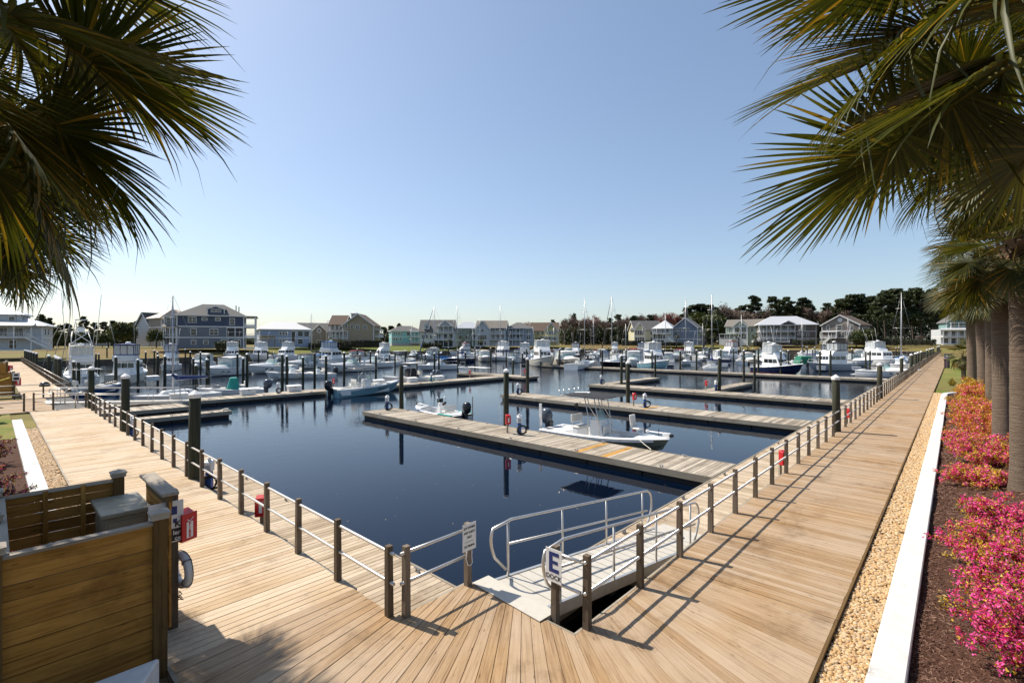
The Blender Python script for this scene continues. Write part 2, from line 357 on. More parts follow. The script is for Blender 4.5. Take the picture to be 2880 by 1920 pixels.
# ================================================================ boardwalks
PW, PG = 0.139, 0.009
def plank_mesh(L, w=PW, t=0.038, mat='deck', seed=0):
    m = MB(); h = w/2; e = 0.004
    ring = lambda x: [(x, -h, -t), (x, h, -t), (x, h, -e), (x, h-e, 0), (x, -h+e, 0), (x, -h, -e)]
    m.loft([ring(-L/2), ring(L/2)]); return m.mesh('plank', mat)
def planks(parent, start, count, L, cx, axis, mat, limit=300, jitter=0.0025, z=0.0, w=PW, g=PG):
    """boards laid one after another: axis 'y' boards lie along X and step along Y; axis 'x' the other way round"""
    meshes = [plank_mesh(L+rnd.uniform(-.006, .006), w, mat=mat) for _ in range(3)]
    rest = MB()
    for i in range(count):
        s = start+(w+g)*i+w/2; zz = z+rnd.uniform(-jitter, jitter)
        if i < limit:
            o = link('plank', meshes[i % 3], parent)
            if axis == 'y': o.location = (cx+rnd.uniform(-.006, .006), s, zz)
            else: o.location = (s, cx+rnd.uniform(-.006, .006), zz); o.rotation_euler.z = PI/2
        else:
            if axis == 'y': rest.box((cx, s, zz-0.019), (L, w, 0.038))
            else: rest.box((s, zz-0.019, -cx), (w, 0.038, L))
    if rest.v:
        if axis == 'x':   # keep the boards' length on the local X axis so that the grain follows it
            rest.v = [(-v[2], v[0], v[1]) for v in rest.v]
            o = rest.build('far_planks', mat, parent); o['kind'] = 'stuff'; o.rotation_euler.z = 0
            me = o.data
            for v in me.vertices: x, y, zq = v.co; v.co = (x, -y, zq)
            o.matrix_local = Matrix(((0, -1, 0, 0), (1, 0, 0, 0), (0, 0, 1, 0), (0, 0, 0, 1)))
        else:
            o = rest.build('far_planks', mat, parent); o['kind'] = 'stuff'
    return rest
def frame_under(name, parent, polys, z0, z1, mat='bulkhead'):
    m = MB()
    for p in polys: m.prism(p, z0, z1)
    return m.build(name, mat, parent)
LX0, LX1, RY0, RY1 = 1.56, 4.10, 1.37, 3.93
XEND, YEND = 252.0, 142.0
bl = tag(bpy.data.objects.new('boardwalk_left', None), kind='structure'); col.objects.link(bl)
planks(bl, 7.45, int((40.3-7.45)/(PW+PG)), LX1-LX0+0.10, (LX0+LX1)/2, 'y', 'deck_left')
pieces('rim_board', 'dock_edge', bl, [(LX0-0.05, LX0-0.005, 7.0, 40.3, -0.2, 0.01), (LX1+0.055, LX1+0.10, 7.45, 40.3, -0.24, -0.012)])
br = tag(bpy.data.objects.new('boardwalk_right', None), kind='structure'); col.objects.link(br)
planks(br, 8.45, int((XEND-8.45)/(PW+PG)), RY1-RY0+0.10, (RY0+RY1)/2, 'x', 'deck')
pieces('rim_board', 'fence_post', br, [(5.5, XEND, RY0-0.05-0.04, RY0-0.055, -0.2, 0.015)])
pieces('rim_board', 'dock_edge', br, [(8.45, XEND, RY1+0.055, RY1+0.10, -0.24, -0.012)])
bf = tag(bpy.data.objects.new('boardwalk_far', None), kind='structure'); col.objects.link(bf)
planks(bf, 49.8, int((YEND-49.8)/(PW+PG)), LX1-LX0+0.10, (LX0+LX1)/2, 'y', 'deck_left', limit=140)
pieces('rim_board', 'dock_edge', bf, [(LX1+0.055, LX1+0.10, 49.8, YEND, -0.24, -0.012), (LX0-0.05, LX0-0.005, 49.8, YEND, -0.2, 0.01), (LX0, LX1+.1, 49.70, 49.79, -0.3, -.004)])
# recess beside the second gangway: boards further inland
bs = tag(bpy.data.objects.new('boardwalk_recess', None), kind='structure'); col.objects.link(bs)
planks(bs, 40.36, int((49.65-40.36)/(PW+PG)), 4.4, 0.42, 'y', 'deck', z=-0.012)
pieces('rim_board', 'dock_edge', bs, [(2.63, 2.68, 40.36, 49.65, -0.3, -.03)])
# corner: boards fan round a centre over the water, from one walk to the other
bc = tag(bpy.data.objects.new('boardwalk_corner', None), kind='structure'); col.objects.link(bc)
PV = (8.45, 7.45)
def fan_in(a):
    t = math.tan(a)
    if t < 0.2907: return 4.155, PV[1]-(PV[0]-4.155)*t
    if t < 0.4417: return PV[0]-1.25/t, 6.2
    if t < 1.2297: return 5.62, PV[1]-2.83*t
    return PV[0]-3.48/t, 3.97
def fan_out(a):
    t = math.tan(a)
    if t < 6.13/6.94: return 1.51, PV[1]-6.94*t
    return PV[0]-6.13/t, 1.32
NB = 46
for i in range(NB):
    a0 = (i+0.015)/NB*PI/2+1e-4; a1 = (i+0.985)/NB*PI/2-1e-4
    o0, o1, i1, i0 = fan_out(a0), fan_out(a1), fan_in(a1), fan_in(a0)
    am = (a0+a1)/2; dx = Vector((math.cos(am), math.sin(am))); dy = Vector((-dx.y, dx.x)); cx = (o0[0]+i0[0])/2; cy = (o0[1]+i0[1])/2
    loc = [((p[0]-cx)*dx.x+(p[1]-cy)*dx.y, (p[0]-cx)*dy.x+(p[1]-cy)*dy.y) for p in (o0, o1, i1, i0)]
    mb = MB(); mb.prism(loc[::-1], -0.038, 0); o = mb.build('plank', 'deck', bc, bev=0.004); o.location = (cx, cy, rnd.uniform(-.002, .002)); o.rotation_euler.z = am
pieces('rim_board', 'dock_edge', bc, [(4.2, 5.66, 6.205, 6.25, -0.3, -0.004), (5.625, 5.66, 3.98, 6.2, -0.3, -0.004), (5.66, 8.45, 3.985, 4.02, -0.24, -0.012)])
for x, y in ((4.5, 5.9), (5.45, 5.9), (5.45, 4.4)): MB().tube([(x, y, -3), (x, y, -0.06)], 0.14, 10).build('support_pile', 'piling', bc)

MB().bb(2.7, 4.0, 40.4, 49.6, -.6, -.085).build('recess_dark_slab', 'dark_float')['kind'] = 'structure'  # added dark slab over the lawn; its colour stands in for a dark hole
# stone beds, kerbs, mulch
m = MB(); m.bb(1.9, 52.4, 0.80, 1.275, -0.3, -0.075); struct('stone_bed_right', m, 'gravel_bed')
m = MB(); m.bb(1.08, 1.505, 7.0, 33.0, -0.3, -0.075); struct('stone_bed_left', m, 'gravel_bed')
kb = tag(bpy.data.objects.new('kerb', None), kind='structure'); col.objects.link(kb)
for i in range(9): x = 2.0+5.35*i; MB().bb(x+.005, x+5.345, .43+rnd.uniform(-.006, .006), .795+rnd.uniform(-.006, .006), -.3, .10+rnd.uniform(-.006, .006)).build('kerb_stone', 'concrete', kb, bev=.015)
kp = [(50.16, 0.795), (51.2, 0.70), (52.3, 0.30), (53.3, -0.5), (54.3, -1.8), (53.9, -1.95), (52.9, -0.75), (51.9, 0.05), (51.0, 0.36), (50.16, 0.43)]
MB().prism(kp[::-1], -0.3, 0.10).build('kerb_stone', 'concrete', kb, bev=.015)
kb = tag(bpy.data.objects.new('kerb_left', None), kind='structure'); col.objects.link(kb)
for i in range(6): MB().bb(.70, 1.075, 9+4.5*i+.005, 13.5+4.5*i-.005, -.3, .10+rnd.uniform(-.006, .006)).build('kerb_stone', 'concrete', kb, bev=.015)
m = MB(); m.prism([(0.35, 6.32), (1.02, 6.32), (1.34, 6.88), (0.35, 6.92)], -0.3, 0.46); m.build('kerb_block', 'concrete', None, bev=0.02)['kind'] = 'structure'
def mound(x, y):
    """the planted bed swells gently away from the kerb"""
    t = max(0, min(1, (0.40-y)/2.2)); return -0.02+0.40*t*t*(3-2*t)
V = []; Fq = []; xs = [2+i*1.0 for i in range(53)]; ys = [0.44, 0.25, 0, -.3, -.6, -.9, -1.2, -1.6, -2.2, -3.2, -5, -9]
for x in xs:
    for y in ys: V.append((x, y, mound(x, y)+0.02*math.sin(x*2.1+y*3.3)))
k = len(ys)
for i in range(len(xs)-1):
    for j in range(k-1): Fq.append((i*k+j, i*k+j+1, (i+1)*k+j+1, (i+1)*k+j))
link('planting_bed_right', np_mesh('bed', np.array(V), np.array(Fq), 'mulch', True))['kind'] = 'structure'
m = MB(); m.bb(-8, 0.70, 7.0, 30.0, -0.3, -0.03); struct('planting_bed_left', m, 'mulch')
m = MB(); m.bb(-8, 0.70, 30.0, 40.3, -0.3, -0.04); m.bb(LX0-.5, LX0-.06, 33.0, 36.2, -.3, -.02); struct('lawn_patch_left', m, 'grass')
m = MB(); m.add([(53.5, 1.25, -.085), (53.5, -14, -.06), (250, -14, -.05), (250, 1.25, -.085)], [(0, 1, 2, 3)]); struct('lawn_right', m, 'grass')
m = MB(); m.add([(56, 1.26, -.075), (56, -4, -.055), (72, -1, -.055), (73, 1.26, -.075)], [(0, 1, 2, 3)]); struct('pine_straw_patch', m, 'lawn')

# ================================================================ railings
def railing(name, label, posts, parent_z=0.0, zt=(0.97, 0.52), ends=True):
    t = thing(name, label, 'railing')
    pm = MB(); pm.box((0, 0, 0.47), (0.10, 0.10, 1.20))
    pm.v = [(v[0]*(1 if v[2] < 1 else .9), v[1]*(1 if v[2] < 1 else .9), v[2]) for v in pm.v]
    pv = [(v[2], v[1], -v[0]) for v in pm.v]; me = MB(); me.v = pv; me.f = pm.f; me = me.mesh('post', 'post')
    for x, y in posts:
        o = link('post', me, t, (x, y, parent_z), (0, -PI/2, rnd.choice((0, PI/2, PI, -PI/2))+rnd.uniform(-.04, .04)))
        o.rotation_euler = (rnd.uniform(-.012, .012), -PI/2+rnd.uniform(-.012, .012), 0)
    return t
def rail_run(t, pts, r=0.0255):
    for z in (0.97, 0.52):
        m = MB(); m.tube([(p[0], p[1], z) for p in pts], r, 8); m.build('rail', 'aluminium', t, True)
lp = [(LX1-0.0, 6.33+1.597*i) for i in range(22)]
t = railing('boardwalk_railing', 'wooden post railing with two aluminium pipes along the left boardwalk', lp)
rail_run(t, [lp[-1], (LX1, 6.33), (LX1, 6.20)])
t = railing('platform_railing', 'short pipe railing at the corner platform holding the fishing sign', [(4.27, 6.13), (5.53, 6.13)])
rail_run(t, [(4.17, 6.13), (5.60, 6.13)])
rp = [(5.87+1.6*i, RY1) for i in range(154)]
t = railing('boardwalk_railing', 'long wooden post railing with two aluminium pipes along the right boardwalk', rp)
rail_run(t, [(5.80, RY1), rp[-1]]); 
t2 = railing('ramp_railing', 'single post and short pipes beside the ramp, holding the letter sign', [(5.80, 4.46)])
rail_run(t2, [(5.80, 4.50), (5.80, 4.00)])
fp = [(LX1, 50.0+1.6*i) for i in range(58)]
t = railing('boardwalk_railing', 'far post and pipe railing along the distant left boardwalk', fp); rail_run(t, [fp[0], fp[-1]])
rc = [(-3.5, 41.0), (-1.3, 41.0), (1.3, 41.0), (1.72, 41.0), (2.55, 40.6), (4.05, 40.6)]
t = railing('recess_railing', 'near post and pipe railing of the recess around the left gangway', rc); rail_run(t, [rc[0], rc[2]]); rail_run(t, [rc[3], rc[4], rc[5]])
rc = [(-3.5, 49.9), (-1.0, 49.9), (1.1, 49.9), (2.6, 49.9), (4.05, 49.9)]
t = railing('recess_railing', 'rear post and pipe railing of the recess around the left gangway', rc); rail_run(t, [rc[0], rc[-1]])

# ================================================================ gangways
def gangway(name, label, p0, p1, w, npanel):
    """ramp along local X from p0 (top) to p1 (foot)"""
    a = Vector(p0); b = Vector(p1); L = (b-a).length; t = thing(name, label, 'gangway', p0, math.atan2(b.y-a.y, b.x-a.x)); s = (b.z-a.z)/math.hypot(b.x-a.x, b.y-a.y); L = math.hypot(b.x-a.x, b.y-a.y)
    zz = lambda x: s*x
    pw = L/npanel
    for i in range(npanel):
        m = MB(); m.beam((i*pw+0.010, 0, zz(i*pw)), ((i+1)*pw-0.010, 0, zz((i+1)*pw)), w-0.08, 0.03); m.build('deck_panel', 'grating', t)
    for y in (-w/2, w/2):
        m = MB(); m.beam((0, y, -0.07), (L, y, zz(L)-0.07), 0.06, 0.20); m.build('side_beam', 'aluminium', t)
        arc = lambda cx, r, a0, a1, zc: [(cx+r*math.cos(q), y, zc+r*math.sin(q)) for q in [a0+(a1-a0)*k/8 for k in range(9)]]
        m = MB(); r = 0.30
        m.tube([(0.30, y, 0.12)]+[(0.30-0.26-0.17*math.sin(q)+0.06*q, y, 0.38+0.02+0.27*q) for q in [k/7*1.9 for k in range(8)]]+[(0.45, y, 1.02+zz(.45)), (L-0.45, y, 1.02+zz(L)+.03)]+[(L-0.45+0.28*math.sin(q), y, 0.74+zz(L)+.03+0.28*math.cos(q)) for q in (0.4, 0.8, 1.2, 1.57)]+[(L-0.17, y, 0.55+zz(L)), (L-0.30, y, 0.30+zz(L)), (L-.5, y, .05+zz(L))], 0.026, 8)
        m.build('hand_rail', 'aluminium', t, True)
        m = MB(); m.tube([(0.36, y, 0.55), (L-0.36, y, 0.55+zz(L))], 0.022, 8); m.build('middle_rail', 'aluminium', t, True)
        k = max(3, int(L/1.9))
        for i in range(k+1):
            x = 0.36+(L-0.95)*i/k; m = MB(); m.tube([(x, y, zz(x)-0.10), (x, y, zz(x)+1.01)], 0.023, 8); m.build('upright', 'aluminium', t, True)
    m = MB(); m.beam((-0.32, 0, 0.022), (0.05, 0, 0.024), w+0.36, 0.012); m.build('landing_plate', 'grating', t)
    m = MB(); m.beam((L-0.02, 0, zz(L)+0.01), (L+0.55, 0, zz(L)-0.035), w+0.1, 0.012); m.build('toe_plate', 'grating', t)
    return t
gangway('gangway_ramp', 'white aluminium ramp with curved pipe handrails beside the letter sign', (5.88, 5.30, -0.005), (11.35, 4.98, -0.57), 1.22, 19)
gangway('gangway_ramp', 'distant aluminium ramp with pipe handrails beside the left boardwalk', (2.75, 45.2, 0), (10.6, 45.6, -0.57), 1.3, 14)

# ================================================================ floating docks
CLEAT = None
def cleat_mesh():
    m = MB(); m.tube([(-0.13, 0, 0.055), (-0.06, 0, 0.065), (0.06, 0, 0.065), (0.13, 0, 0.055)], [0.008, 0.014, 0.014, 0.008], 6)
    m.box((-0.045, 0, 0.03), (0.03, 0.03, 0.06)); m.box((0.045, 0, 0.03), (0.03, 0.03, 0.06)); m.box((0, 0, 0.004), (0.15, 0.045, 0.008)); return m.mesh('cleat', 'steel')
def dock(name, label, x0, x1, y0, y1, along, single=True, cleats=(), cw=3.0, fresh=(), mat='dock'):
    """floating pontoon: decking across its length, pale edge boards, dark floats in the water"""
    global CLEAT
    t = thing(name, label, 'dock', ((x0+x1)/2, (y0+y1)/2, ZF))
    sx = x1-x0; sy = y1-y0; W = PW+PG
    if along == 'y': n = int((sy-0.1)/W); L = sx-0.10
    else: n = int((sx-0.1)/W); L = sy-0.10
    s0 = -n*W/2
    if single:
        me = [plank_mesh(L, mat=mat) for _ in range(2)]; mf = plank_mesh(L, mat='fresh') if fresh else None
        for i in range(n):
            s = s0+W*(i+.5); f = fresh and any(a <= s <= b for a, b in fresh)
            o = link('plank', mf if f else me[i % 2], t); z = rnd.uniform(-.003, .003)
            if along == 'y': o.location = (0, s, z)
            else: o.location = (s, 0, z); o.rotation_euler.z = PI/2
    else:
        m = MB()
        for i in range(n):
            s = s0+W*(i+.5); m.box((0, s, -0.019+rnd.uniform(-.003, .003)), (L, PW, 0.038))
        o = m.build('deck_boards', mat, t); o['kind'] = 'stuff'
        if along == 'x': o.rotation_euler.z = PI/2
    for (a, b, c, d) in ((-sx/2, sx/2, -sy/2, -sy/2+.05), (-sx/2, sx/2, sy/2-.05, sy/2), (-sx/2, -sx/2+.05, -sy/2+.052, sy/2-.052), (sx/2-.05, sx/2, -sy/2+.052, sy/2-.052)):
        m = MB()
        if b-a > d-c: m.bb(a, b, c, d, -0.24, 0.012); m.build('edge_board', 'dock_edge', t)
        else: m.bb(c, d, -b, -a, -0.24, 0.012); o = m.build('edge_board', 'dock_edge', t); o.rotation_euler.z = PI/2
    m = MB(); k = max(1, int((sy if along == 'y' else sx)/2.4))
    for i in range(k):
        if along == 'y': a = -sy/2+.12+(sy-.24)*i/k; m.bb(-sx/2+.08, sx/2-.08, a+.03, a+(sy-.24)/k-.03, -0.75, -0.06)
        else: a = -sx/2+.12+(sx-.24)*i/k; m.bb(a+.03, a+(sx-.24)/k-.03, -sy/2+.08, sy/2-.08, -0.75, -0.06)
    m.build('float', 'dark_float', t)
    if CLEAT is None: CLEAT = cleat_mesh()
    if cleats:
        ln = sy if along == 'y' else sx; kk = max(1, int(ln/cw))
        for i in range(kk):
            s = -ln/2+ln*(i+.5)/kk
            for sg in cleats:
                o = link('cleat', CLEAT, t)
                if along == 'y': o.location = (sg*(sx/2-.16), s, 0.012); o.rotation_euler.z = PI/2
                else: o.location = (s, sg*(sy/2-.16), 0.012)
    return t
dock('floating_walkway', 'weathered grey floating walkway beside the left boardwalk railing', 4.32, 6.2, 6.6, 39.8, 'y', True, (1,), 3.2, mat='walk')
dock('floating_walkway', 'weathered floating walkway running beside the right boardwalk railing', 9.0, 52.0, 4.15, 6.28, 'x', True, (1,), 3.4, mat='walk')
dock('floating_walkway', 'far stretch of floating walkway beside the distant right railing', 52.05, 240.0, 4.15, 6.28, 'x', False, (), mat='walk')
dock('floating_walkway', 'corner floating pontoon under the foot of the white ramp', 6.25, 8.95, 5.25, 6.28, 'x', True, (), mat='walk')
dock('floating_dock', 'nearest grey plank dock with two fresh yellow boards and a bay boat', 17.3, 19.83, 6.33, 30.0, 'y', True, (-1, 1), 3.4, fresh=((-6.1, -5.85), (-7.45, -7.2)))
dock('floating_dock', 'second plank dock from the ramp, behind the bay boat', 31.2, 33.9, 6.33, 30.2, 'y', True, (-1, 1), 3.4, fresh=((-2.0, -1.8),))
dock('floating_dock', 'third plank dock from the ramp, with two side fingers', 45.2, 47.9, 6.33, 30.2, 'y', True, (-1, 1), 4)
dock('finger_dock', 'narrow finger dock at the outer end of the third plank dock', 47.95, 60.2, 28.7, 30.1, 'x', False, ())
dock('finger_dock', 'narrow finger dock midway along the third plank dock', 47.95, 60.0, 17.2, 18.6, 'x', False, (-1,), 3)
dock('floating_dock', 'fourth plank dock from the ramp, lined with moored boats', 76.0, 78.7, 6.33, 62, 'y', False, (-1, 1), 6)
dock('floating_dock', 'long grey plank dock with white dock boxes reaching from the left', 10.0, 48.3, 44.9, 47.5, 'x', True, (-1,), 4)
dock('floating_dock', 'inner pontoon between the left walkway and the long dock', 4.4, 9.95, 41.7, 47.5, 'x', True, ())
dock('fuel_dock', 'cross pontoon carrying fuel pumps at the end of the long dock', 48.35, 51.4, 42.4, 56.0, 'y', True, (1,), 4)
dock('finger_dock', 'short finger dock with rope on its tip near the left railing', 4.4, 11.3, 36.9, 38.1, 'x', True, (-1,), 2)

q = np.random.RandomState(8); n = 160; C = np.stack([6.6+16*q.rand(n)**1.3, 6.6+26*q.rand(n), np.full(n, ZW+.004)], 1); a = q.rand(n)*6.28; L = .012+.03*q.rand(n)**3; d = np.stack([np.cos(a)*L, np.sin(a)*L, 0*a], 1); w = np.stack([-np.sin(a)*L*.5, np.cos(a)*L*.5, 0*a], 1)
tag(link('floating_debris', np_mesh('floating_debris', np.stack([C-d, C-w, C+d, C+w], 1).reshape(-1, 3), np.arange(4*n).reshape(n, 4), 'dock_edge')), 'tiny pale leaves and scum floating on the near water', 'debris', kind='stuff')

# ================================================================ pilings
def pile_meshes():
    out = []
    for i in range(3):
        m = MB(); r = 0.155; m.tube([(0, 0, -3.0), (0, 0, -1.6), (0.008*i, 0, -0.8), (0, 0.006, 0)], [r*1.06, r*1.04, r*1.0, r*0.97], 12); out.append(m.mesh('shaft', 'piling', True))
    m = MB(); m.lathe((0, 0, -0.10), [(0.172, 0), (0.176, 0.10), (0.165, 0.115), (0.02, 0.225), (0.0, 0.23)], 12); return out, m.mesh('cap', 'white_plastic', False)
SH, CAPM = pile_meshes()
def piling(x, y, zt, label, group, r=1.0, cap=True):
    t = thing('piling', label, 'piling', (x, y, ZW), 0, group); k = rnd.randrange(3)
    h = zt-ZW; o = link('shaft', SH[k], t, (0, 0, h), (rnd.uniform(-.006, .006), rnd.uniform(-.006, .006), rnd.uniform(0, 6))); o.scale = (r, r, (h+2.5)/3.0)
    if cap: o = link('cap', CAPM, t, (0, 0, h)); o.scale = (r, r, r)
    return t
LEFTROW = [(4.22, 17.1, 2.55), (4.22, 28.4, 2.55), (4.22, 39.7, 2.5), (4.3, 62, 2.6), (4.3, 64.5, 2.6), (4.6, 70.5, 2.6), (4.3, 74, 2.6), (4.3, 96, 2.5), (4.3, 103, 2.5), (4.3, 110, 2.5), (4.3, 117, 2.5), (4.3, 124, 2.5), (4.3, 131, 2.5)]
for i, p in enumerate(LEFTROW): piling(*p, (f'thick white-capped piling beside the left boardwalk railing, {ordw(i+1)} from the camera'), 'pilings along the left boardwalk', 1.05)
RIGHTROW = [(26.6, 4.07, 2.5), (44.2, 4.07, 2.5), (64, 4.07, 2.5), (79, 4.07, 2.5), (88, 4.07, 2.5), (94, 4.07, 2.5), (103, 4.07, 2.5), (126, 4.07, 2.5), (140, 4.07, 2.5), (150, 4.07, 2.5), (164, 4.07, 2.5), (200, 4.07, 2.5), (215, 4.07, 2.5), (228, 4.07, 2.5)]
for i, p in enumerate(RIGHTROW): piling(*p, f'thick white-capped piling beside the right boardwalk railing, {ordw(i+1)} from the camera', 'pilings along the right boardwalk', 1.05)
piling(20.0, 29.3, 2.43, 'tall dark piling at the outer end of the nearest plank dock', 'pilings of the plank docks', 1, False)
piling(20.05, 18.95, 2.5, 'tall white-capped piling rising midway beside the nearest plank dock', 'pilings of the plank docks')
piling(34.1, 19.0, 2.5, 'white-capped piling with hose stand and red box on the second plank dock', 'pilings of the plank docks')
piling(48.1, 27.6, 2.6, 'white-capped piling at the corner of the finger on the third plank dock', 'pilings of the plank docks')
piling(48.1, 16.9, 2.6, 'white-capped piling between red box and hose stand on the third dock', 'pilings of the plank docks')
piling(34.1, 29.5, 2.55, 'white-capped piling beside the coiled hose at the tip of the second dock', 'pilings of the plank docks')
MIDP = [(6.33, 95.98, 1.59), (6.74, 97.59, 1.69), (5.57, 64.84, 2.18), (5.73, 62.8, 2.12), (8.9, 65.28, 2.55), (11.74, 71.19, 2.02), (14.89, 77.52, 2.29), (12.61, 62.36, 2.6), (13.51, 54.37, 1.88), (14.91, 56.19, 2.35), (15.77, 58.93, 2.64), (24.2, 76.62, 2.41), (19.14, 58.73, 2.29), (19.43, 58.41, 2.77), (20.7, 51.96, 2.82), (21.03, 51.61, 2.64), (25.42, 57.74, 2.28), (25.95, 55.8, 2.78), (25.84, 52.7, 2.55), (31.34, 58.88, 2.72), (45.1, 79.06, 1.86), (36.07, 58.96, 2.25), (43.57, 59.83, 2.4), (45.86, 58.45, 2.38), (46.79, 58.57, 2.74), (53.85, 62.23, 2.72), (56.66, 63.48, 2.29), (51.36, 47.19, 1.54), (54.41, 48.09, 2.45), (76.86, 52.96, 2.73), (74.83, 46.85, 2.69), (75.9, 42.65, 2.66), (67.36, 32.98, 2.25), (80.45, 34.81, 2.58), (83.33, 33.12, 2.68), (89.34, 31.12, 2.76), (69.99, 21.3, 2.95), (67.24, 19.16, 2.51), (81.11, 22.54, 2.95), (86.2, 20.63, 2.62), (94.18, 21.37, 2.62), (87.61, 15.49, 2.67), (87.82, 14.12, 2.8), (109.83, 15.49, 2.68)]
for i, p in enumerate(MIDP): piling(*p, f'slim dark piling in the middle of the basin, {ordw(i+1)} from the left', 'pilings in the middle of the basin', 0.92, i % 7 != 3)
FARP = [(13.95, 124.75, 1.78), (14.14, 122.7, 1.74), (19.28, 153.94, 2.76), (19.33, 110.18, 2.26), (23.32, 124.59, 2.29), (19.58, 102.19, 2.31), (29.9, 128.99, 2.39), (24.92, 104.13, 2.26), (20.25, 82.95, 1.69), (26.21, 102.72, 2.19), (43.92, 133.27, 2.26), (38.28, 108.38, 2.36), (39.61, 106.94, 2.21), (53.25, 111.49, 1.79), (65.59, 116.25, 2.1), (49.42, 82.68, 2.25), (63.73, 102.91, 2.18), (64.49, 99.31, 1.11), (54.76, 82.42, 2.18), (56.16, 80.91, 2.32), (66.83, 91.49, 2.03), (73.83, 97.8, 2.2), (82.77, 101.04, 1.97), (91.77, 110.37, 2.38), (94.41, 107.5, 2.17), (82.31, 88.61, 2.56), (116.99, 123, 2.16), (78.34, 79.03, 2.61), (90.49, 89.28, 2.48), (95.16, 91.15, 2.12), (84.77, 80.12, 2.36), (120.75, 113.12, 2.21), (120.44, 107.91, 2.13), (91.09, 79.09, 2.47), (105.08, 87.88, 2.24), (76.63, 62.66, 2.63), (124.12, 98.62, 2.18), (79.26, 59.81, 2.63), (92.22, 69.27, 2.55), (112.09, 80.28, 2.24), (148.57, 101.27, 2.19), (139.79, 92.49, 2.21), (111.17, 70.27, 2.16), (143.19, 88.8, 2.21), (151.23, 92, 2.24), (97.83, 57.91, 2.28), (118.53, 65.83, 2.41), (150.68, 80.69, 2.21), (133.98, 68.92, 1.7), (80.93, 40.24, 2.5), (93.76, 44.1, 2.56), (131.33, 59.43, 2.14), (154.94, 65.23, 2.18), (162.28, 62.58, 2.49), (155.85, 59.18, 2.34), (138.62, 51.54, 2.35), (141.64, 48.26, 2.75), (126.35, 40.89, 2.47), (143.98, 45.73, 2.55), (170.97, 53.16, 2.49), (157.25, 48.17, 2.41), (189.86, 56.54, 2.72), (172.92, 51.05, 2.49), (129.62, 37.35, 2.38), (137.91, 37.9, 2.38), (176.17, 47.53, 2.49), (185.16, 49.15, 2.79), (162.38, 42.6, 2.41), (140.97, 34.58, 2.38), (203.8, 41.44, 2.72), (177.91, 35.27, 2.57), (157.66, 30.91, 2.55), (123.16, 23.12, 2.52), (153.21, 28.26, 2.51), (127.13, 16.52, 2.54), (115.59, 12.79, 2.23), (119.29, 12.51, 2.32), (179.41, 15.41, 1.85), (166.65, 13.7, 2.02), (181.77, 12.86, 2.27), (189.94, 12.75, 2.3)]
for i, p in enumerate(FARP): piling(*p, f'small distant white-capped piling in the far slips, {ordw(i+1)} from the left', 'pilings in the far slips', 0.95)

# ================================================================ boats (local X points to the bow, z = 0 is the waterline)
plain('hull_navy', (0.012, 0.02, 0.06), 0.2, var=0.05); plain('hull_black', (0.012, 0.012, 0.015), 0.22, var=0.05)
plain('hull_olive', (0.27, 0.275, 0.20), 0.25, var=0.05); plain('hull_sky', (0.20, 0.36, 0.44), 0.2, var=0.04)
plain('hull_cream', (0.60, 0.56, 0.47), 0.25, var=0.05); plain('hull_grey', (0.42, 0.43, 0.45), 0.25, var=0.05); plain('hull_blue', (0.03, 0.09, 0.24), 0.2, var=0.05)
plain('canvas_blue', (0.015, 0.035, 0.13), 0.8, var=0.15, bmp=0.2); plain('canvas_black', (0.014, 0.014, 0.016), 0.8, var=0.2, bmp=0.2)
plain('canvas_green', (0.008, 0.14, 0.085), 0.8, var=0.2, bmp=0.2); plain('canvas_bright', (0.02, 0.14, 0.38), 0.8, var=0.15); plain('canvas_teal', (0.02, 0.27, 0.23), 0.8, var=0.15)
plain('canvas_white', (0.66, 0.66, 0.64), 0.8, var=0.08, bmp=0.1); plain('canvas_red', (0.20, 0.02, 0.025), 0.8)
plain('cushion', (0.70, 0.68, 0.63), 0.6, var=0.06); plain('teak', (0.20, 0.11, 0.045), 0.6, var=0.2); plain('motor_black', (0.014, 0.016, 0.022), 0.25, var=0.1)
plain('motor_grey', (0.06, 0.075, 0.10), 0.25, var=0.1); plain('nonskid', (0.68, 0.68, 0.66), 0.7, var=0.04); plain('mast', (0.42, 0.42, 0.43), 0.4, 0.6); plain('rope', (0.62, 0.60, 0.54), 0.85)
glassy('dark_glass', (0.012, 0.016, 0.02)); clear('screen_glass', (0.55, 0.72, 0.70), 0.6); clear('clear_vinyl', (0.72, 0.76, 0.78), 0.45)
def hull_fn(L, B, fb, fs, draft=0.35, rake=0.12, full=2.3):
    bw = lambda t: B/2*(0.90+0.10*min(1, t/0.35))*max(0.0, 1-max(0, (t-0.42)/0.58)**full)
    sh = lambda t: fs+(fb-fs)*t**2.0
    kz = lambda t: -draft*(1-max(0, (t-0.55)/0.45)**2.5)+max(0, (t-0.55)/0.45)**2.5*(0.30*fb)
    xx = lambda t, z: L*t-rake*L*max(0, (t-0.5)/0.5)*max(0, 1-(z+draft)/(fb+draft))
    return bw, sh, kz, xx
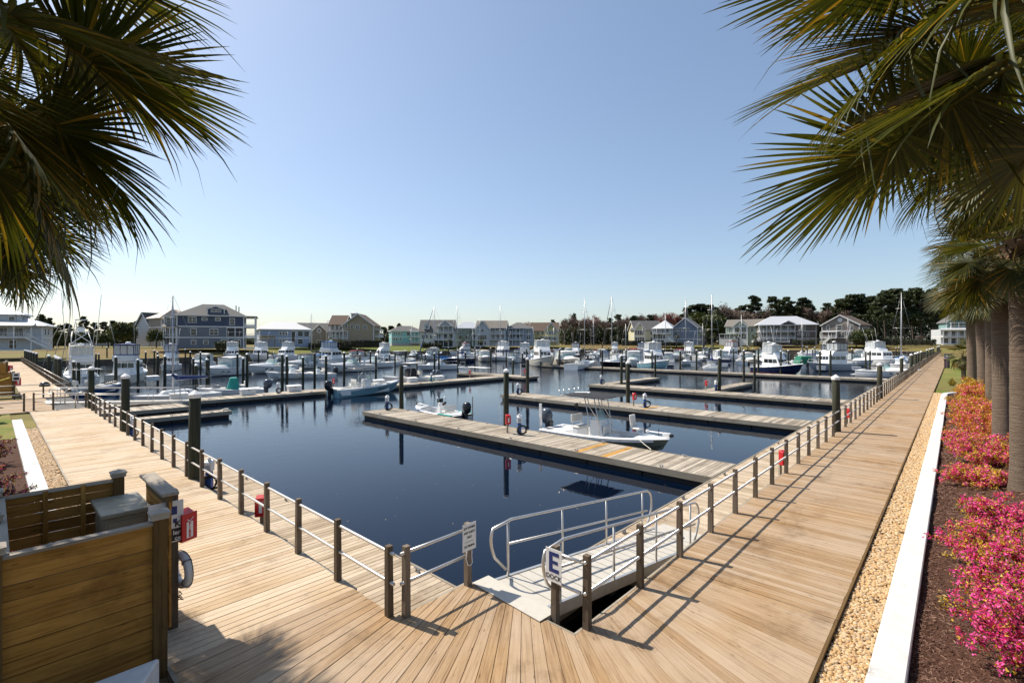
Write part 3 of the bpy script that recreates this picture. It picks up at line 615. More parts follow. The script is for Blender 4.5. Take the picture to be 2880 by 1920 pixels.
def hull(t, L, B, fb, fs, mat, draft=0.35, rake=0.12, full=2.3, rim=0.16, floor=0.10, boot=None, fore=None, rub='white_gel', cockpit='nonskid', x_end=None):
    """shell, rub rail, side decks with an open cockpit; fore = station where the closed foredeck starts"""
    bw, sh, kz, xx = hull_fn(L, B, fb, fs, draft, rake, full); N = 14; T = [i/N for i in range(N+1)]; rings = []
    for q in T:
        b = max(bw(q), 0.012); s = sh(q); k = kz(q); c = k+(s-k)*(0.34+0.12*q)
        rings.append([(xx(q, s), b, s), (xx(q, (s+c)/2), b*(0.975-0.10*q), (s+c)/2), (xx(q, c), b*(0.92-0.25*q), c), (xx(q, k), 0, k), (xx(q, c), -b*(0.92-0.25*q), c), (xx(q, (s+c)/2), -b*(0.975-0.10*q), (s+c)/2), (xx(q, s), -b, s)])
    m = MB(); m.loft(rings, cap=False, closed=False); m.f.append(tuple(range(7))); h = m.build('hull', mat, t, False)
    for sg in (1, -1):
        m = MB(); m.tube([(xx(q, sh(q))+0.01, sg*(max(bw(q), 0.012)+0.012), sh(q)-0.03) for q in T], 0.035, 5); m.build('rub_rail', rub, t)
    fore = 0.68 if fore is None else fore; m = MB(); out = []; inn = []
    for q in T:
        b = max(bw(q), 0.012); s = sh(q); x = xx(q, s); out.append((x, b, s)); inn.append((max(x, rim*1.4), max(b-rim, 0.003), s+0.015))
    for sg in (1, -1):
        k = [i for i, q in enumerate(T) if q <= fore+1e-6]
        m.loft([[(p[0], sg*p[1], p[2]) for p in (out[i], inn[i])] for i in k], cap=False, closed=False)
    k = [i for i, q in enumerate(T) if q >= fore-0.5/N]
    m.loft([[(out[i][0], out[i][1], out[i][2]), (out[i][0], out[i][1]*0.55, out[i][2]+0.05), (out[i][0], 0, out[i][2]+0.07), (out[i][0], -out[i][1]*0.55, out[i][2]+0.05), (out[i][0], -out[i][1], out[i][2])] for i in k], cap=False, closed=False)
    m.bb(0, rim*1.4, -out[0][1], out[0][1], sh(0)-0.10, sh(0)+0.012); m.build('gunwale', 'white_gel', t)
    m = MB(); k = [i for i, q in enumerate(T) if q <= fore+0.5/N]; i0 = k[-1]
    m.loft([[(inn[i][0], inn[i][1], inn[i][2]), (inn[i][0], inn[i][1]*0.97, floor), (inn[i][0], 0, floor), (inn[i][0], -inn[i][1]*0.97, floor), (inn[i][0], -inn[i][1], inn[i][2])] for i in k], cap=False, closed=False)
    for i in (k[0], i0): m.add([(inn[i][0], inn[i][1], inn[i][2]), (inn[i][0], -inn[i][1], inn[i][2]), (inn[i][0], -inn[i][1]*.97, floor), (inn[i][0], inn[i][1]*.97, floor)], [(0, 1, 2, 3)])
    m.build('cockpit', cockpit, t)
    if boot:
        for sg in (1, -1):
            m = MB(); m.loft([[(xx(q, 0.02), sg*(max(bw(q), .01)*(0.945-0.2*q)+0.012), 0.02), (xx(q, 0.09), sg*(max(bw(q), .01)*(0.955-0.19*q)+0.012), 0.10)] for q in T[:-1]], cap=False, closed=False); m.build('boot_stripe', boot, t)
    return bw, sh, xx
def outboard(t, x, y, z, s=1.0, mat='motor_black'):
    o = thing('outboard_motor', None, None, (x, y, z)); o.parent = t; o.scale = (s, s, s)
    m = MB(); ring = lambda zz, l, w, dx: [(dx+l*math.cos(a)*(0.9 if math.cos(a) > 0 else 1.0), w*math.sin(a), zz) for a in [2*PI*k/12 for k in range(12)]]
    m.loft([ring(0.10, 0.20, 0.15, -0.22), ring(0.22, 0.29, 0.19, -0.25), ring(0.50, 0.33, 0.21, -0.26), ring(0.68, 0.27, 0.19, -0.27), ring(0.76, 0.14, 0.10, -0.27)]); m.build('cowling', mat, o, True)
    m = MB(); m.box((-0.20, 0, -0.18), (0.20, 0.14, 0.6)); m.box((-0.22, 0, -0.55), (0.15, 0.07, 0.5)); m.box((-0.26, 0, -0.28), (0.42, 0.26, 0.03)); m.build('midsection', mat, o)
    m = MB(); m.box((-0.03, 0, 0.02), (0.10, 0.26, 0.42)); m.build('bracket', 'motor_black', o); return o
def rail_tube(t, pts, name='bow_rail', r=0.014, mat='aluminium', n=5):
    m = MB(); m.tube(pts, r, n); return m.build(name, mat, t, True)
def frame(t, segs, r=0.02, name='frame', mat='aluminium'):
    m = MB()
    for a in segs: m.tube(a, r, 6)
    return m.build(name, mat, t, True)
def house_block(t, name, x0, x1, w0, w1, z0, z1, mat='white_gel', fr=0.5, ar=0.1, tum=0.88, bev=0.04):
    """cabin block with raked front (fr) and aft (ar) faces and tumblehome"""
    m = MB(); m.add([(x0, -w0, z0), (x1, -w1, z0), (x1, w1, z0), (x0, w0, z0), (x0+ar, -w0*tum, z1), (x1-fr, -w1*tum, z1), (x1-fr, w1*tum, z1), (x0+ar, w0*tum, z1)], [(0, 3, 2, 1), (4, 5, 6, 7), (0, 1, 5, 4), (1, 2, 6, 5), (2, 3, 7, 6), (3, 0, 4, 7)])
    return m.build(name, mat, t, bev=bev)
def side_glass(t, x0, x1, w0, w1, z0, z1, fr=0.5, ar=0.1, tum=0.88, zc0=0.0, zc1=1.0, n=3, front=True, aft=False, mat='dark_glass'):
    """window panes laid just proud of a house_block of the same numbers"""
    def P(u, v, s):
        xa = x0+ar*v; xb = x1-fr*v; k = 1-(1-tum)*v; return (xa+(xb-xa)*u, s*((w0+(w1-w0)*u)*k+0.012), z0+(z1-z0)*v)
    for s in (1, -1):
        for i in range(n):
            u0 = 0.06+0.88*i/n+0.015; u1 = 0.06+0.88*(i+1)/n-0.015
            m = MB(); m.add([P(u0, zc0, s), P(u1, zc0, s), P(u1, zc1, s), P(u0, zc1, s)], [(0, 1, 2, 3) if s < 0 else (3, 2, 1, 0)]); m.build('window', mat, t)
    for on, xa, xb, w in ((front, x1, x1-fr, w1), (aft, x0, x0+ar, w0)):
        if not on: continue
        e = 0.015 if xa == x1 else -0.015
        for i in range(3):
            y0 = -0.86+1.72*i/3+0.03; y1 = -0.86+1.72*(i+1)/3-0.03
            f = lambda v: xa+(xb-xa)*v+e; k = lambda v: w*(1-(1-tum)*v)
            m = MB(); m.add([(f(zc0), y0*k(zc0), z0+(z1-z0)*zc0), (f(zc0), y1*k(zc0), z0+(z1-z0)*zc0), (f(zc1), y1*k(zc1), z0+(z1-z0)*zc1), (f(zc1), y0*k(zc1), z0+(z1-z0)*zc1)], [(0, 1, 2, 3)]); m.build('window', mat, t)
def canopy(t, x0, x1, w, z, mat, thick=0.05, camber=0.10, name='canopy'):
    m = MB(); rings = []
    for i in range(7):
        u = i/6; x = x0+(x1-x0)*u; zz = z+camber*math.sin(PI*u)*0.6; rings.append([(x, -w, zz-camber*.5), (x, -w*.5, zz), (x, w*.5, zz), (x, w, zz-camber*.5), (x, w, zz-thick-camber*.5), (x, w*.5, zz-thick), (x, -w*.5, zz-thick), (x, -w, zz-thick-camber*.5)])
    m.loft(rings); return m.build(name, mat, t)
def enclosure(t, x0, x1, w, z0, z1, mat, n=3):
    """canvas enclosure: clear panels between dark posts"""
    for s in (1, -1):
        for i in range(n):
            a = x0+(x1-x0)*i/n+.03; b = x0+(x1-x0)*(i+1)/n-.03; m = MB(); m.add([(a, s*w, z0+.1), (b, s*w, z0+.1), (b, s*w*.97, z1-.1), (a, s*w*.97, z1-.1)], [(0, 1, 2, 3)]); m.build('clear_panel', 'clear_vinyl', t)
    m = MB()
    for s in (1, -1):
        for i in range(n+1):
            a = x0+(x1-x0)*i/n; m.beam((a, s*w, z0), (a, s*w*.97, z1), .05, .07)
        m.beam((x0, s*w, z0+.06), (x1, s*w, z0+.06), .04, .14)
    for x in (x0, x1): m.beam((x, -w, z0+.06), (x, w, z0+.06), .04, .14)
    for q in (-.35, .35): m.beam((x0, w*q, z0), (x0, w*q, z1), .05, .05); m.beam((x1, w*q, z0), (x1, w*q, z1), .05, .05)
    m.build('canvas_frame', mat, t)
    for x in (x0, x1):
        for i in range(3):
            a = -w+2*w*i/3+.05; b = -w+2*w*(i+1)/3-.05; m = MB(); m.add([(x, a, z0+.1), (x, b, z0+.1), (x, b*.97, z1-.1), (x, a*.97, z1-.1)], [(0, 1, 2, 3)]); m.build('clear_panel', 'clear_vinyl', t)
def boat(label, cat, x, y, hd, L=0.0, group='boats moored in the marina', name='boat'):
    a = math.radians(hd); return thing(name, label, cat, (x-L/2*math.cos(a), y-L/2*math.sin(a), ZW), a, group)
def t_top(t, x0, x1, w, z, zc, mat, legs, holders=True):
    canopy(t, x0, x1, w, z, mat, 0.03, 0.05, 't_top')
    rim = [(x0, -w, z-.04), (x1, -w*.92, z-.04), (x1, w*.92, z-.04), (x0, w, z-.04)]
    frame(t, [rim+[rim[0]]]+legs, 0.022, 't_top_frame')
    if holders:
        frame(t, [[(x0-.03, q*w, z-.06), (x0-.16, q*w, z+.24)] for q in (-.9, -.5, 0, .5, .9)], 0.022, 'rod_holder')
def bow_rails(t, L, bw, sh, xx, q0=0.55, h=0.45):
    qs = [q0+(0.985-q0)*i/6 for i in range(7)]
    for s in (1, -1):
        pts = [(xx(q, sh(q))-.05, s*max(bw(q)-.07, 0.01), sh(q)+h*min(1, 1.6*i/6+.15)) for i, q in enumerate(qs)]
        rail_tube(t, pts, 'bow_rail', 0.016)
        frame(t, [[(p[0], p[1], p[2]), (p[0]-.02, p[1], sh(q))] for p, q in zip(pts[::2], qs[::2])], 0.012, 'stanchion')

def bay_boat(label, x, y, hd):
    t = boat(label, 'bay boat', x, y, hd); L = 6.9; B = 2.4
    bw, sh, xx = hull(t, L, B, 0.78, 0.52, 'hull_olive', 0.35, 0.10, 2.6, 0.20, 0.14, fore=0.80)
    m = MB(); m.add([(xx(q, sh(q)), s*(bw(q)+.02), sh(q)-d) for s in (1, -1) for q in [i/12 for i in range(12)] for d in (0.0, 0.16)], [(s*24+2*i, s*24+2*i+1, s*24+2*i+3, s*24+2*i+2) for s in (0, 1) for i in range(11)]); m.build('sheer_band', 'white_gel', t)
    m = MB(); m.bb(0.25, 1.35, -0.95, 0.95, 0.14, 0.50); m.build('stern_deck', 'white_gel', t, bev=.03)
    house_block(t, 'console', 2.75, 3.65, 0.42, 0.36, 0.14, 1.30, 'white_gel', 0.35, 0.05, 0.9)
    m = MB(); m.bb(3.66, 4.15, -.36, .36, 0.14, 0.55); m.bb(3.50, 3.62, -.30, .30, 0.55, 1.0); m.build('console_seat', 'cushion', t, bev=.04)
    m = MB(); m.add([(3.35, -.40, 1.28), (3.35, .40, 1.28), (3.10, .36, 1.75), (3.10, -.36, 1.75)], [(0, 1, 2, 3)]); m.build('windshield', 'screen_glass', t)
    m = MB(); m.lathe((0, 0, 0), [(0.17, -.012), (0.19, 0), (0.17, .012)], 14); o = m.build('steering_wheel', 'steel', t); o.location = (2.68, 0.05, 1.10); o.rotation_euler = (0, PI/2-.4, 0)
    m = MB(); m.bb(1.75, 2.15, -.5, .5, 0.14, 0.72); m.build('leaning_post', 'white_gel', t, bev=.04); m = MB(); m.bb(1.70, 2.2, -.52, .52, .74, .84); m.bb(1.66, 1.76, -.5, .5, 1.0, 1.42); m.build('seat_cushion', 'cushion', t, bev=.04)
    frame(t, [[(1.71, q, .80), (1.71, q, 1.05)] for q in (-.4, .4)], .02, 'seat_bracket')
    m = MB(); m.tube([(1.60, .34, 1.15), (1.42, .40, 1.75)], 0.02, 6); m.lathe((1.38, .42, 1.75), [(0.03, -.05), (0.11, 0), (0.11, .12), (0.05, .18)], 8); m.build('fish_net_pole', 'rubber', t)
    lg = lambda q: [[(2.72, q*.62, .16), (2.86, q*.60, 1.35), (2.62, q*.62, 2.42)], [(3.55, q*.58, .16), (3.42, q*.58, 1.3), (3.20, q*.62, 2.42)], [(3.42, q*.58, 1.3), (2.9, q*.6, 1.95), (2.80, q*.62, 2.42)]]
    t_top(t, 1.35, 4.0, 0.98, 2.48, 2.4, 'canvas_black', lg(1)+lg(-1))
    m = MB(); m.tube([(1.6, 0, 2.54), (2.5, 0, 2.60)], 0.035, 6); m.lathe((2.5, 0, 2.55), [(0.08, 0), (0.08, .05), (0.02, .10)], 8); m.build('light_bar', 'white_paint', t)
    m = MB(); m.bb(5.05, 5.5, -.24, .24, 1.02, 1.12); m.box((5.02, 0, 1.40), (.10, .48, .62), ry=-.12); m.build('fishing_chair', 'cushion', t, bev=.04); m = MB(); m.tube([(5.25, 0, .62), (5.25, 0, 1.02)], .035, 8); m.build('chair_post', 'aluminium', t)
    m = MB(); m.tube([(5.75, .22, 0.95), (6.75, .10, 0.98)], .03, 6); m.lathe((5.68, .22, .93), [(.05, -.06), (.09, 0), (.07, .08)], 8); m.box((6.72, .1, .93), (.35, .16, .14)); m.build('trolling_motor', 'white_paint', t); m = MB(); m.box((6.95, .1, .90), (.12, .2, .12)); m.tube([(6.3, .14, .8), (6.3, .14, 1.15)], .015, 5); m.build('trolling_bracket', 'black_plastic', t)
    outboard(t, -0.02, 0, 0.55, 1.25, 'motor_grey')
    m = MB(); m.box((-.18, -.75, .9), (.10, .12, 1.9)); m.build('shallow_anchor', 'white_paint', t)
    return t
def skiff(label, x, y, hd):
    t = boat(label, 'skiff', x, y, hd); L = 5.2; bw, sh, xx = hull(t, L, 2.0, 0.55, 0.40, 'white_gel', 0.25, 0.08, 2.6, 0.2, 0.12, fore=0.80)
    m = MB(); m.bb(0.2, 1.2, -.8, .8, 0.12, .46); m.build('stern_deck', 'white_gel', t, bev=.03); m = MB(); m.bb(0.1, 1.5, -1.02, -.80, .30, .47); m.bb(.1, 1.5, .80, 1.02, .30, .47); m.build('side_pad', 'canvas_teal', t, bev=.03)
    house_block(t, 'console', 2.0, 2.55, .32, .28, .12, 1.05, 'white_gel', .2, .05); m = MB(); m.bb(1.35, 1.75, -.45, .45, .46, .58); m.bb(1.30, 1.38, -.5, .5, .58, .98); m.build('seat', 'cushion', t, bev=.04)
    m = MB(); m.lathe((0, 0, 0), [(0.15, -.012), (0.17, 0), (0.15, .012)], 12); o = m.build('steering_wheel', 'black_plastic', t); o.location = (1.95, 0, 1.0); o.rotation_euler = (0, PI/2-.5, 0)
    frame(t, [[(2.2, q, .9), (2.2, q, 1.4), (2.45, q, 1.4)] for q in (-.3, .3)], .018, 'grab_rail')
    m = MB(); m.tube([(3.6, .2, .72), (4.7, .05, .78)], .028, 6); m.box((4.75, .05, .72), (.3, .15, .14)); m.lathe((3.55, .2, .70), [(.05, -.05), (.08, 0), (.06, .07)], 8); m.build('trolling_motor', 'white_paint', t); m = MB(); m.box((4.98, .05, .74), (.14, .1, .2)); m.build('trolling_bracket', 'black_plastic', t)
    m = MB(); m.bb(2.35, 2.5, -.2, .2, 1.05, 1.3); m.build('chart_screen', 'black_plastic', t)
    outboard(t, -0.02, 0, .42, 1.15); m = MB(); m.tube([(-.22, -.62, -.3), (-.22, -.62, 1.6)], .04, 6); m.build('push_pole', 'aluminium', t); return t
def console_boat(label, x, y, hd, L=7.4, hc='white_gel', top='canvas_black', ntop=True, motors=1, mmat='motor_black', boot=None, letters=None, cover=None, yl=1.0):
    t = boat(label, 'boat', x, y, hd, L); B = L*0.33
    bw, sh, xx = hull(t, L, B, L*.155, L*.10, hc, 0.4, 0.14, 2.2, 0.18, 0.2, boot=boot, fore=0.78)
    f = L*.10
    if hc != 'white_gel':
        m = MB(); qs = [.16+.84*i/11 for i in range(12)]; m.add([(xx(q, sh(q)), s*(bw(q)+.02), sh(q)-d) for s in (1, -1) for q in qs for d in (0, .20 if q < .3 else .13)], [(s*24+2*i, s*24+2*i+1, s*24+2*i+3, s*24+2*i+2) for s in (0, 1) for i in range(11)]); m.build('sheer_band', 'white_gel', t)
        m = MB(); m.add([(q*L*.16-.03 if d == 0 else q*L*.16+.3-.3*q, s*(bw(q*.16)*(1.0)+.025), sh(0)*(1-.75*d) if d else sh(0)) for s in (1, -1) for q in (0, 1) for d in (0, 1)], [(0, 1, 3, 2), (4, 6, 7, 5)]); m.build('stern_quarter', 'white_gel', t)
    house_block(t, 'console', L*.42, L*.55, .42, .36, .2, f+.75, 'white_gel', .3, .05)
    m = MB(); m.add([(L*.53, -.38, f+.74), (L*.53, .38, f+.74), (L*.50, .34, f+1.15), (L*.50, -.34, f+1.15)], [(0, 1, 2, 3)]); m.build('windshield', 'screen_glass', t)
    m = MB(); m.bb(L*.30, L*.36, -.5, .5, .2, f+.35); m.bb(L*.29, L*.37, -.52, .52, f+.36, f+.46); m.bb(L*.285, L*.30, -.5, .5, f+.46, f+.8); m.build('leaning_post', 'cushion', t, bev=.03)
    m = MB(); m.bb(L*.58, L*.66, -.35, .35, .2, f+.25); m.bb(.3, .8, -B*.36, B*.36, .2, f+.1); m.build('seat', 'cushion', t, bev=.03)
    if ntop:
        lg = lambda q: [[(L*.40, q*.55, .2), (L*.41, q*.55, f+1.85)], [(L*.55, q*.5, .2), (L*.50, q*.55, f+1.85)], [(L*.40, q*.55, f+.9), (L*.50, q*.55, f+1.7)]]
        t_top(t, L*.28, L*.58, B*.38, f+1.9, f+1.85, top, lg(1)+lg(-1))
    if cover: m = MB(); house_block(t, 'console_cover', L*.36, L*.58, .6, .5, .3, f+1.2, cover, .35, .25, .8, .08)
    bow_rails(t, L, bw, sh, xx, .72, .22)
    for k in range(motors): outboard(t, -.04, (k-(motors-1)/2)*.7, f*.75, 1.35, mmat)
    if letters:
        s = -1
        q = .46; text_on('name_lettering', letters[0], .36, 'black_ink', t, (L*.62, -(bw(.62)*.99+.03), f*.80), (PI/2-.06, 0, -.05), sx=1.0)
        text_on('model_lettering', letters[1], .17, 'black_ink', t, (L*.40, -(bw(.40)*.99+.035), f*.82), (PI/2-.04, 0, 0))
    return t
def express(label, x, y, hd, L=9.0, hc='white_gel', canvas='canvas_black', boot='hull_black', arch=True, top='bimini', glass='screen_glass'):
    t = boat(label, 'cruiser', x, y, hd, L); B = L*.33; bw, sh, xx = hull(t, L, B, L*.165, L*.115, hc, .5, .16, 2.0, .25, .45, boot=boot, fore=.48); f = L*.12
    m = MB(); rings = []
    for i in range(7):
        q = .48+.46*i/6; w = max(bw(q)*.72, .03); s = sh(q)+.04; h = L*.055*(1-(i/6)**1.6)+.01; x_ = L*q; rings.append([(x_, -w, s), (x_, -w*.72, s+h*.85), (x_, 0, s+h), (x_, w*.72, s+h*.85), (x_, w, s)])
    m.loft(rings, closed=False); m.build('foredeck', 'white_gel', t, True)
    for s in (1, -1):
        for q in (.58, .68): m = MB(); m.box((L*q, s*(bw(q)*.95), sh(q)-L*.055), (L*.045, .05, L*.018)); m.build('porthole', 'dark_glass', t)
    z0 = sh(.5)+L*.05; a = L*.55; wq = bw(.5)*.85; m = MB()
    m.loft([[(a-.95, -wq, z0-.1), (a-.55-.5, -wq*.9, z0+.62)], [(a-.1, -wq*.72, z0-.05), (a-.75, -wq*.62, z0+.65)], [(a+.1, 0, z0), (a-.6, 0, z0+.66)], [(a-.1, wq*.72, z0-.05), (a-.75, wq*.62, z0+.65)], [(a-.95, wq, z0-.1), (a-.55-.5, wq*.9, z0+.62)]], cap=False, closed=False); m.build('windshield', glass, t)
    frame(t, [[(a-1.05, -wq*.9, z0+.63), (a-.75, -wq*.62, z0+.66), (a-.6, 0, z0+.67), (a-.75, wq*.62, z0+.66), (a-1.05, wq*.9, z0+.63)]], .022, 'windshield_frame', 'white_paint')
    if arch: m = MB(); m.loft([[(L*.26-p[2]*.25, p[0], f+p[1]), (L*.26+.4-p[2]*.25, p[0], f+p[1]), (L*.26+.4-p[2]*.25, p[0]*.95, f+p[1]-.07), (L*.26-p[2]*.25, p[0]*.95, f+p[1]-.07)] for p in ((-wq*1.02, 0, 0), (-wq*.95, 1.2, 1), (-wq*.75, 1.5, 1.3), (wq*.75, 1.5, 1.3), (wq*.95, 1.2, 1), (wq*1.02, 0, 0))]); m.build('radar_arch', 'white_gel', t)
    if top == 'bimini': canopy(t, L*.14, L*.50, wq*.9, f+1.75, canvas, .04, .18, 'bimini_top'); frame(t, [[(L*q, s*wq, f), (L*(q+.05), s*wq*.9, f+1.66)] for q in (.16, .44) for s in (1, -1)], .015, 'bimini_frame')
    if top == 'closed': canopy(t, L*.12, L*.52, wq*.92, f+1.75, canvas, .04, .2, 'bimini_top'); enclosure(t, L*.12, L*.50, wq*.92, f+.1, f+1.7, canvas)
    m = MB(); m.bb(L*.05, L*.12, -wq, wq, .45, f+.1); m.bb(L*.34, L*.42, .15, wq*.9, .45, f+.55); m.bb(L*.34, L*.42, -wq*.9, -.15, .45, f+.55); m.build('seat', 'cushion', t, bev=.04)
    m = MB(); m.bb(-.65, 0.02, -B*.40, B*.40, .18, .26); m.build('swim_platform', 'white_gel', t); bow_rails(t, L, bw, sh, xx, .5, .5); return t
def flybridge(label, x, y, hd, L=12.0, hc='white_gel', canvas='canvas_white', boot='hull_navy', hard=True, tower=False, trawl=False, band=None, pulpit=False):
    t = boat(label, 'yacht', x, y, hd, L); B = L*.33; bw, sh, xx = hull(t, L, B, L*(.19 if not trawl else .16), L*(.095 if not trawl else .12), hc, .8, .15, 2.1, .35, .35, boot=boot, fore=.40); f = L*.13
    c0, c1 = (.27, .66) if not trawl else (.22, .64); w = B*.40; z0 = sh(.4)-.05; zc = z0+L*.115+.5
    house_block(t, 'cabin', L*c0, L*c1, w, w*.82, z0-.4, zc, 'white_gel', L*.10 if not trawl else .25, .1, .9, .06)
    side_glass(t, L*c0, L*c1, w, w*.82, z0-.4, zc, L*.10 if not trawl else .25, .1, .9, .58, .88, 3, True, True)
    zr = zc+.02; house_block(t, 'bridge_coaming', L*c0-.3, L*(c1-.10), w*.92, w*.70, zr, zr+.75, 'white_gel', .6, -.1, .98, .06)
    if band: m = MB(); m.bb(L*c0-.33, L*(c1-.16), -w*.93, w*.93, zr+.45, zr+.60); m.build('bridge_band', band, t)
    xa, xb = L*c0-.2, L*(c1-.20)
    canopy(t, xa, xb, w*.88, zr+2.15, canvas, .07, .12, 'hard_top'); enclosure(t, xa+.05, xb-.05, w*.84, zr+.72, zr+2.08, 'white_paint' if canvas == 'canvas_white' else canvas)
    m = MB(); m.lathe((xb-.6, 0, zr+2.2), [(.30, 0), (.33, .08), (.28, .2), (.1, .26)], 10); m.build('radar_dome', 'white_paint', t)
    frame(t, [[(xa+.4, s*w*.8, zr+2.15), (xa-.6, s*w*1.0, zr+5.2)] for s in (1, -1)], .018, 'antenna', 'white_paint')
    m = MB(); m.bb(L*.06, L*.10, -w, w, .35, f); m.bb(L*.2, L*.25, -w*.6, w*.6, .35, f+.5); m.build('cockpit_locker', 'white_gel', t, bev=.04)
    if tower:
        H = zr+2.2; pts = [(L*.30, 1), (L*.30, -1), (L*.52, 1), (L*.52, -1)]; segs = []
        for q, s in pts: segs.append([(L*q, s*w*.98, z0-.2), (L*(.41+(q-.41)*.75), s*w*.80, H+.2), (L*(.41+(q-.41)*.45), s*w*.42, H+3.2)])
        for zz, k, kk in ((H+.2, .80, .75), (H+1.7, .61, .60), (H+3.2, .42, .45)):
            a = [(L*(.41+d*.11*kk), s*w*k, zz) for d, s in ((-1, 1), (1, 1), (1, -1), (-1, -1))]; segs.append(a+[a[0]])
        for s in (1, -1): segs += [[(L*.33, s*w*.95, z0), (L*.41+L*.11*.75, s*w*.8, H+.2)], [(L*.41-L*.11*.75, s*w*.8, H+.2), (L*.41+L*.11*.60, s*w*.61, H+1.7)]]
        segs += [[(L*.41-L*.08, w*.8, H+.2), (L*.41-L*.065, -w*.61, H+1.7)], [(L*.41-L*.08, -w*.8, H+.2), (L*.41-L*.065, w*.61, H+1.7)], [(L*.41-L*.065, w*.61, H+1.7), (L*.41-L*.05, w*.42, H+3.2)]]
        frame(t, segs, .045, 'tuna_tower', 'white_paint'); m = MB(); m.bb(L*.37, L*.45, -w*.45, w*.45, H+1.68, H+1.75); m.build('tower_platform', 'white_gel', t); m = MB(); m.bb(L*.36, L*.46, -w*.44, w*.44, H+3.2, H+3.27); m.build('sun_shade', 'white_gel', t); m = MB(); m.bb(L*.40, L*.45, -w*.3, w*.3, H+1.75, H+2.3); m.build('control_box', 'white_gel', t)
        frame(t, [[(L*.42, s*w, f+.5), (L*.30, s*w*1.5, H+6.5)] for s in (1, -1)], .03, 'outrigger')
    bow_rails(t, L, bw, sh, xx, .5, .6)
    if pulpit: m = MB(); m.bb(L*.97, L*1.06, -.25, .25, sh(1)-.05, sh(1)+.04); m.build('bow_pulpit', 'white_gel', t)
    if trawl:
        m = MB(); m.bb(-.9, .02, -B*.44, B*.44, .22, .30); m.build('swim_platform', 'teak', t)
    return t
def sailboat(label, x, y, hd, L=9.5, mast=12.5, hc='white_gel', cover='canvas_blue', boot='hull_navy', dodger=True, boom=True, mizzen=0, jib=None):
    t = boat(label, 'sailboat', x, y, hd, L); B = L*.30; bw, sh, xx = hull(t, L, B, L*.125, L*.095, hc, .5, .16, 1.8, .35, .35, boot=boot, fore=.34); f = L*.1
    house_block(t, 'coachroof', L*.33, L*.74, B*.30, B*.17, f-.02, f+.42, 'white_gel', .5, .1, .85, .05)
    for s in (1, -1):
        for q in (.42, .5, .58): m = MB(); m.box((L*q, s*(B*.30-(q-.33)*B*.30), f+.24), (.3, .05, .12)); m.build('porthole', 'dark_glass', t)
    m = MB(); m.tube([(L*.56, 0, f+.3), (L*.56, 0, mast)], [.075, .055], 8); ms = m.build('mast', 'mast', t, True)
    [frame(t, [[(L*.56, -B*k, mast*h), (L*.56, B*k, mast*h)]], .025, 'spreader') for k, h in ((.36, .55), (.25, .8))]
    frame(t, [[(L*.985, 0, sh(1)), (L*.57, 0, mast-.1)], [(0.05, 0, f), (L*.55, 0, mast)], [(L*.54, B*.46, f), (L*.56, B*.36, mast*.55), (L*.56, 0, mast-.1)], [(L*.54, -B*.46, f), (L*.56, -B*.36, mast*.55), (L*.56, 0, mast-.1)]], .011, 'rigging', 'steel')
    if jib: m = MB(); m.tube([(L*.965, 0, sh(1)+.6), (L*.78, 0, mast*.55), (L*.59, 0, mast-.6)], [.10, .08, .03], 6); m.build('furled_jib', jib, t)
    if boom:
        m = MB(); m.tube([(L*.555, 0, f+1.25), (L*.12, 0, f+1.35)], .05, 6); m.build('boom', 'mast', t)
        m = MB(); m.tube([(L*.57, 0, f+1.75), (L*.50, 0, f+1.45), (L*.3, 0, f+1.42), (L*.12, 0, f+1.42)], [.12, .2, .17, .08], 8); m.build('sail_cover', cover, t, True)
    if dodger: canopy(t, L*.26, L*.40, B*.30, f+1.15, cover, .04, .2, 'dodger'); m = MB(); m.add([(L*.40, -B*.28, f+1.1), (L*.40, B*.28, f+1.1), (L*.46, B*.26, f+.45), (L*.46, -B*.26, f+.45)], [(0, 1, 2, 3)]); m.build('dodger_window', 'clear_vinyl', t)
    if mizzen: m = MB(); m.tube([(L*.12, 0, f), (L*.12, 0, mizzen)], .05, 6); m.build('mizzen_mast', 'mast', t)
    frame(t, [[(0.1, s*B*.40, f), (0.1, s*B*.40, f+.6), (L*.5, s*B*.48, f+.6), (L*.9, s*B*.12, f+.85), (L*.97, 0, f+.9)] for s in (1, -1)]+[[(.1, -B*.4, f+.6), (.1, B*.4, f+.6)]], .012, 'lifeline'); return t

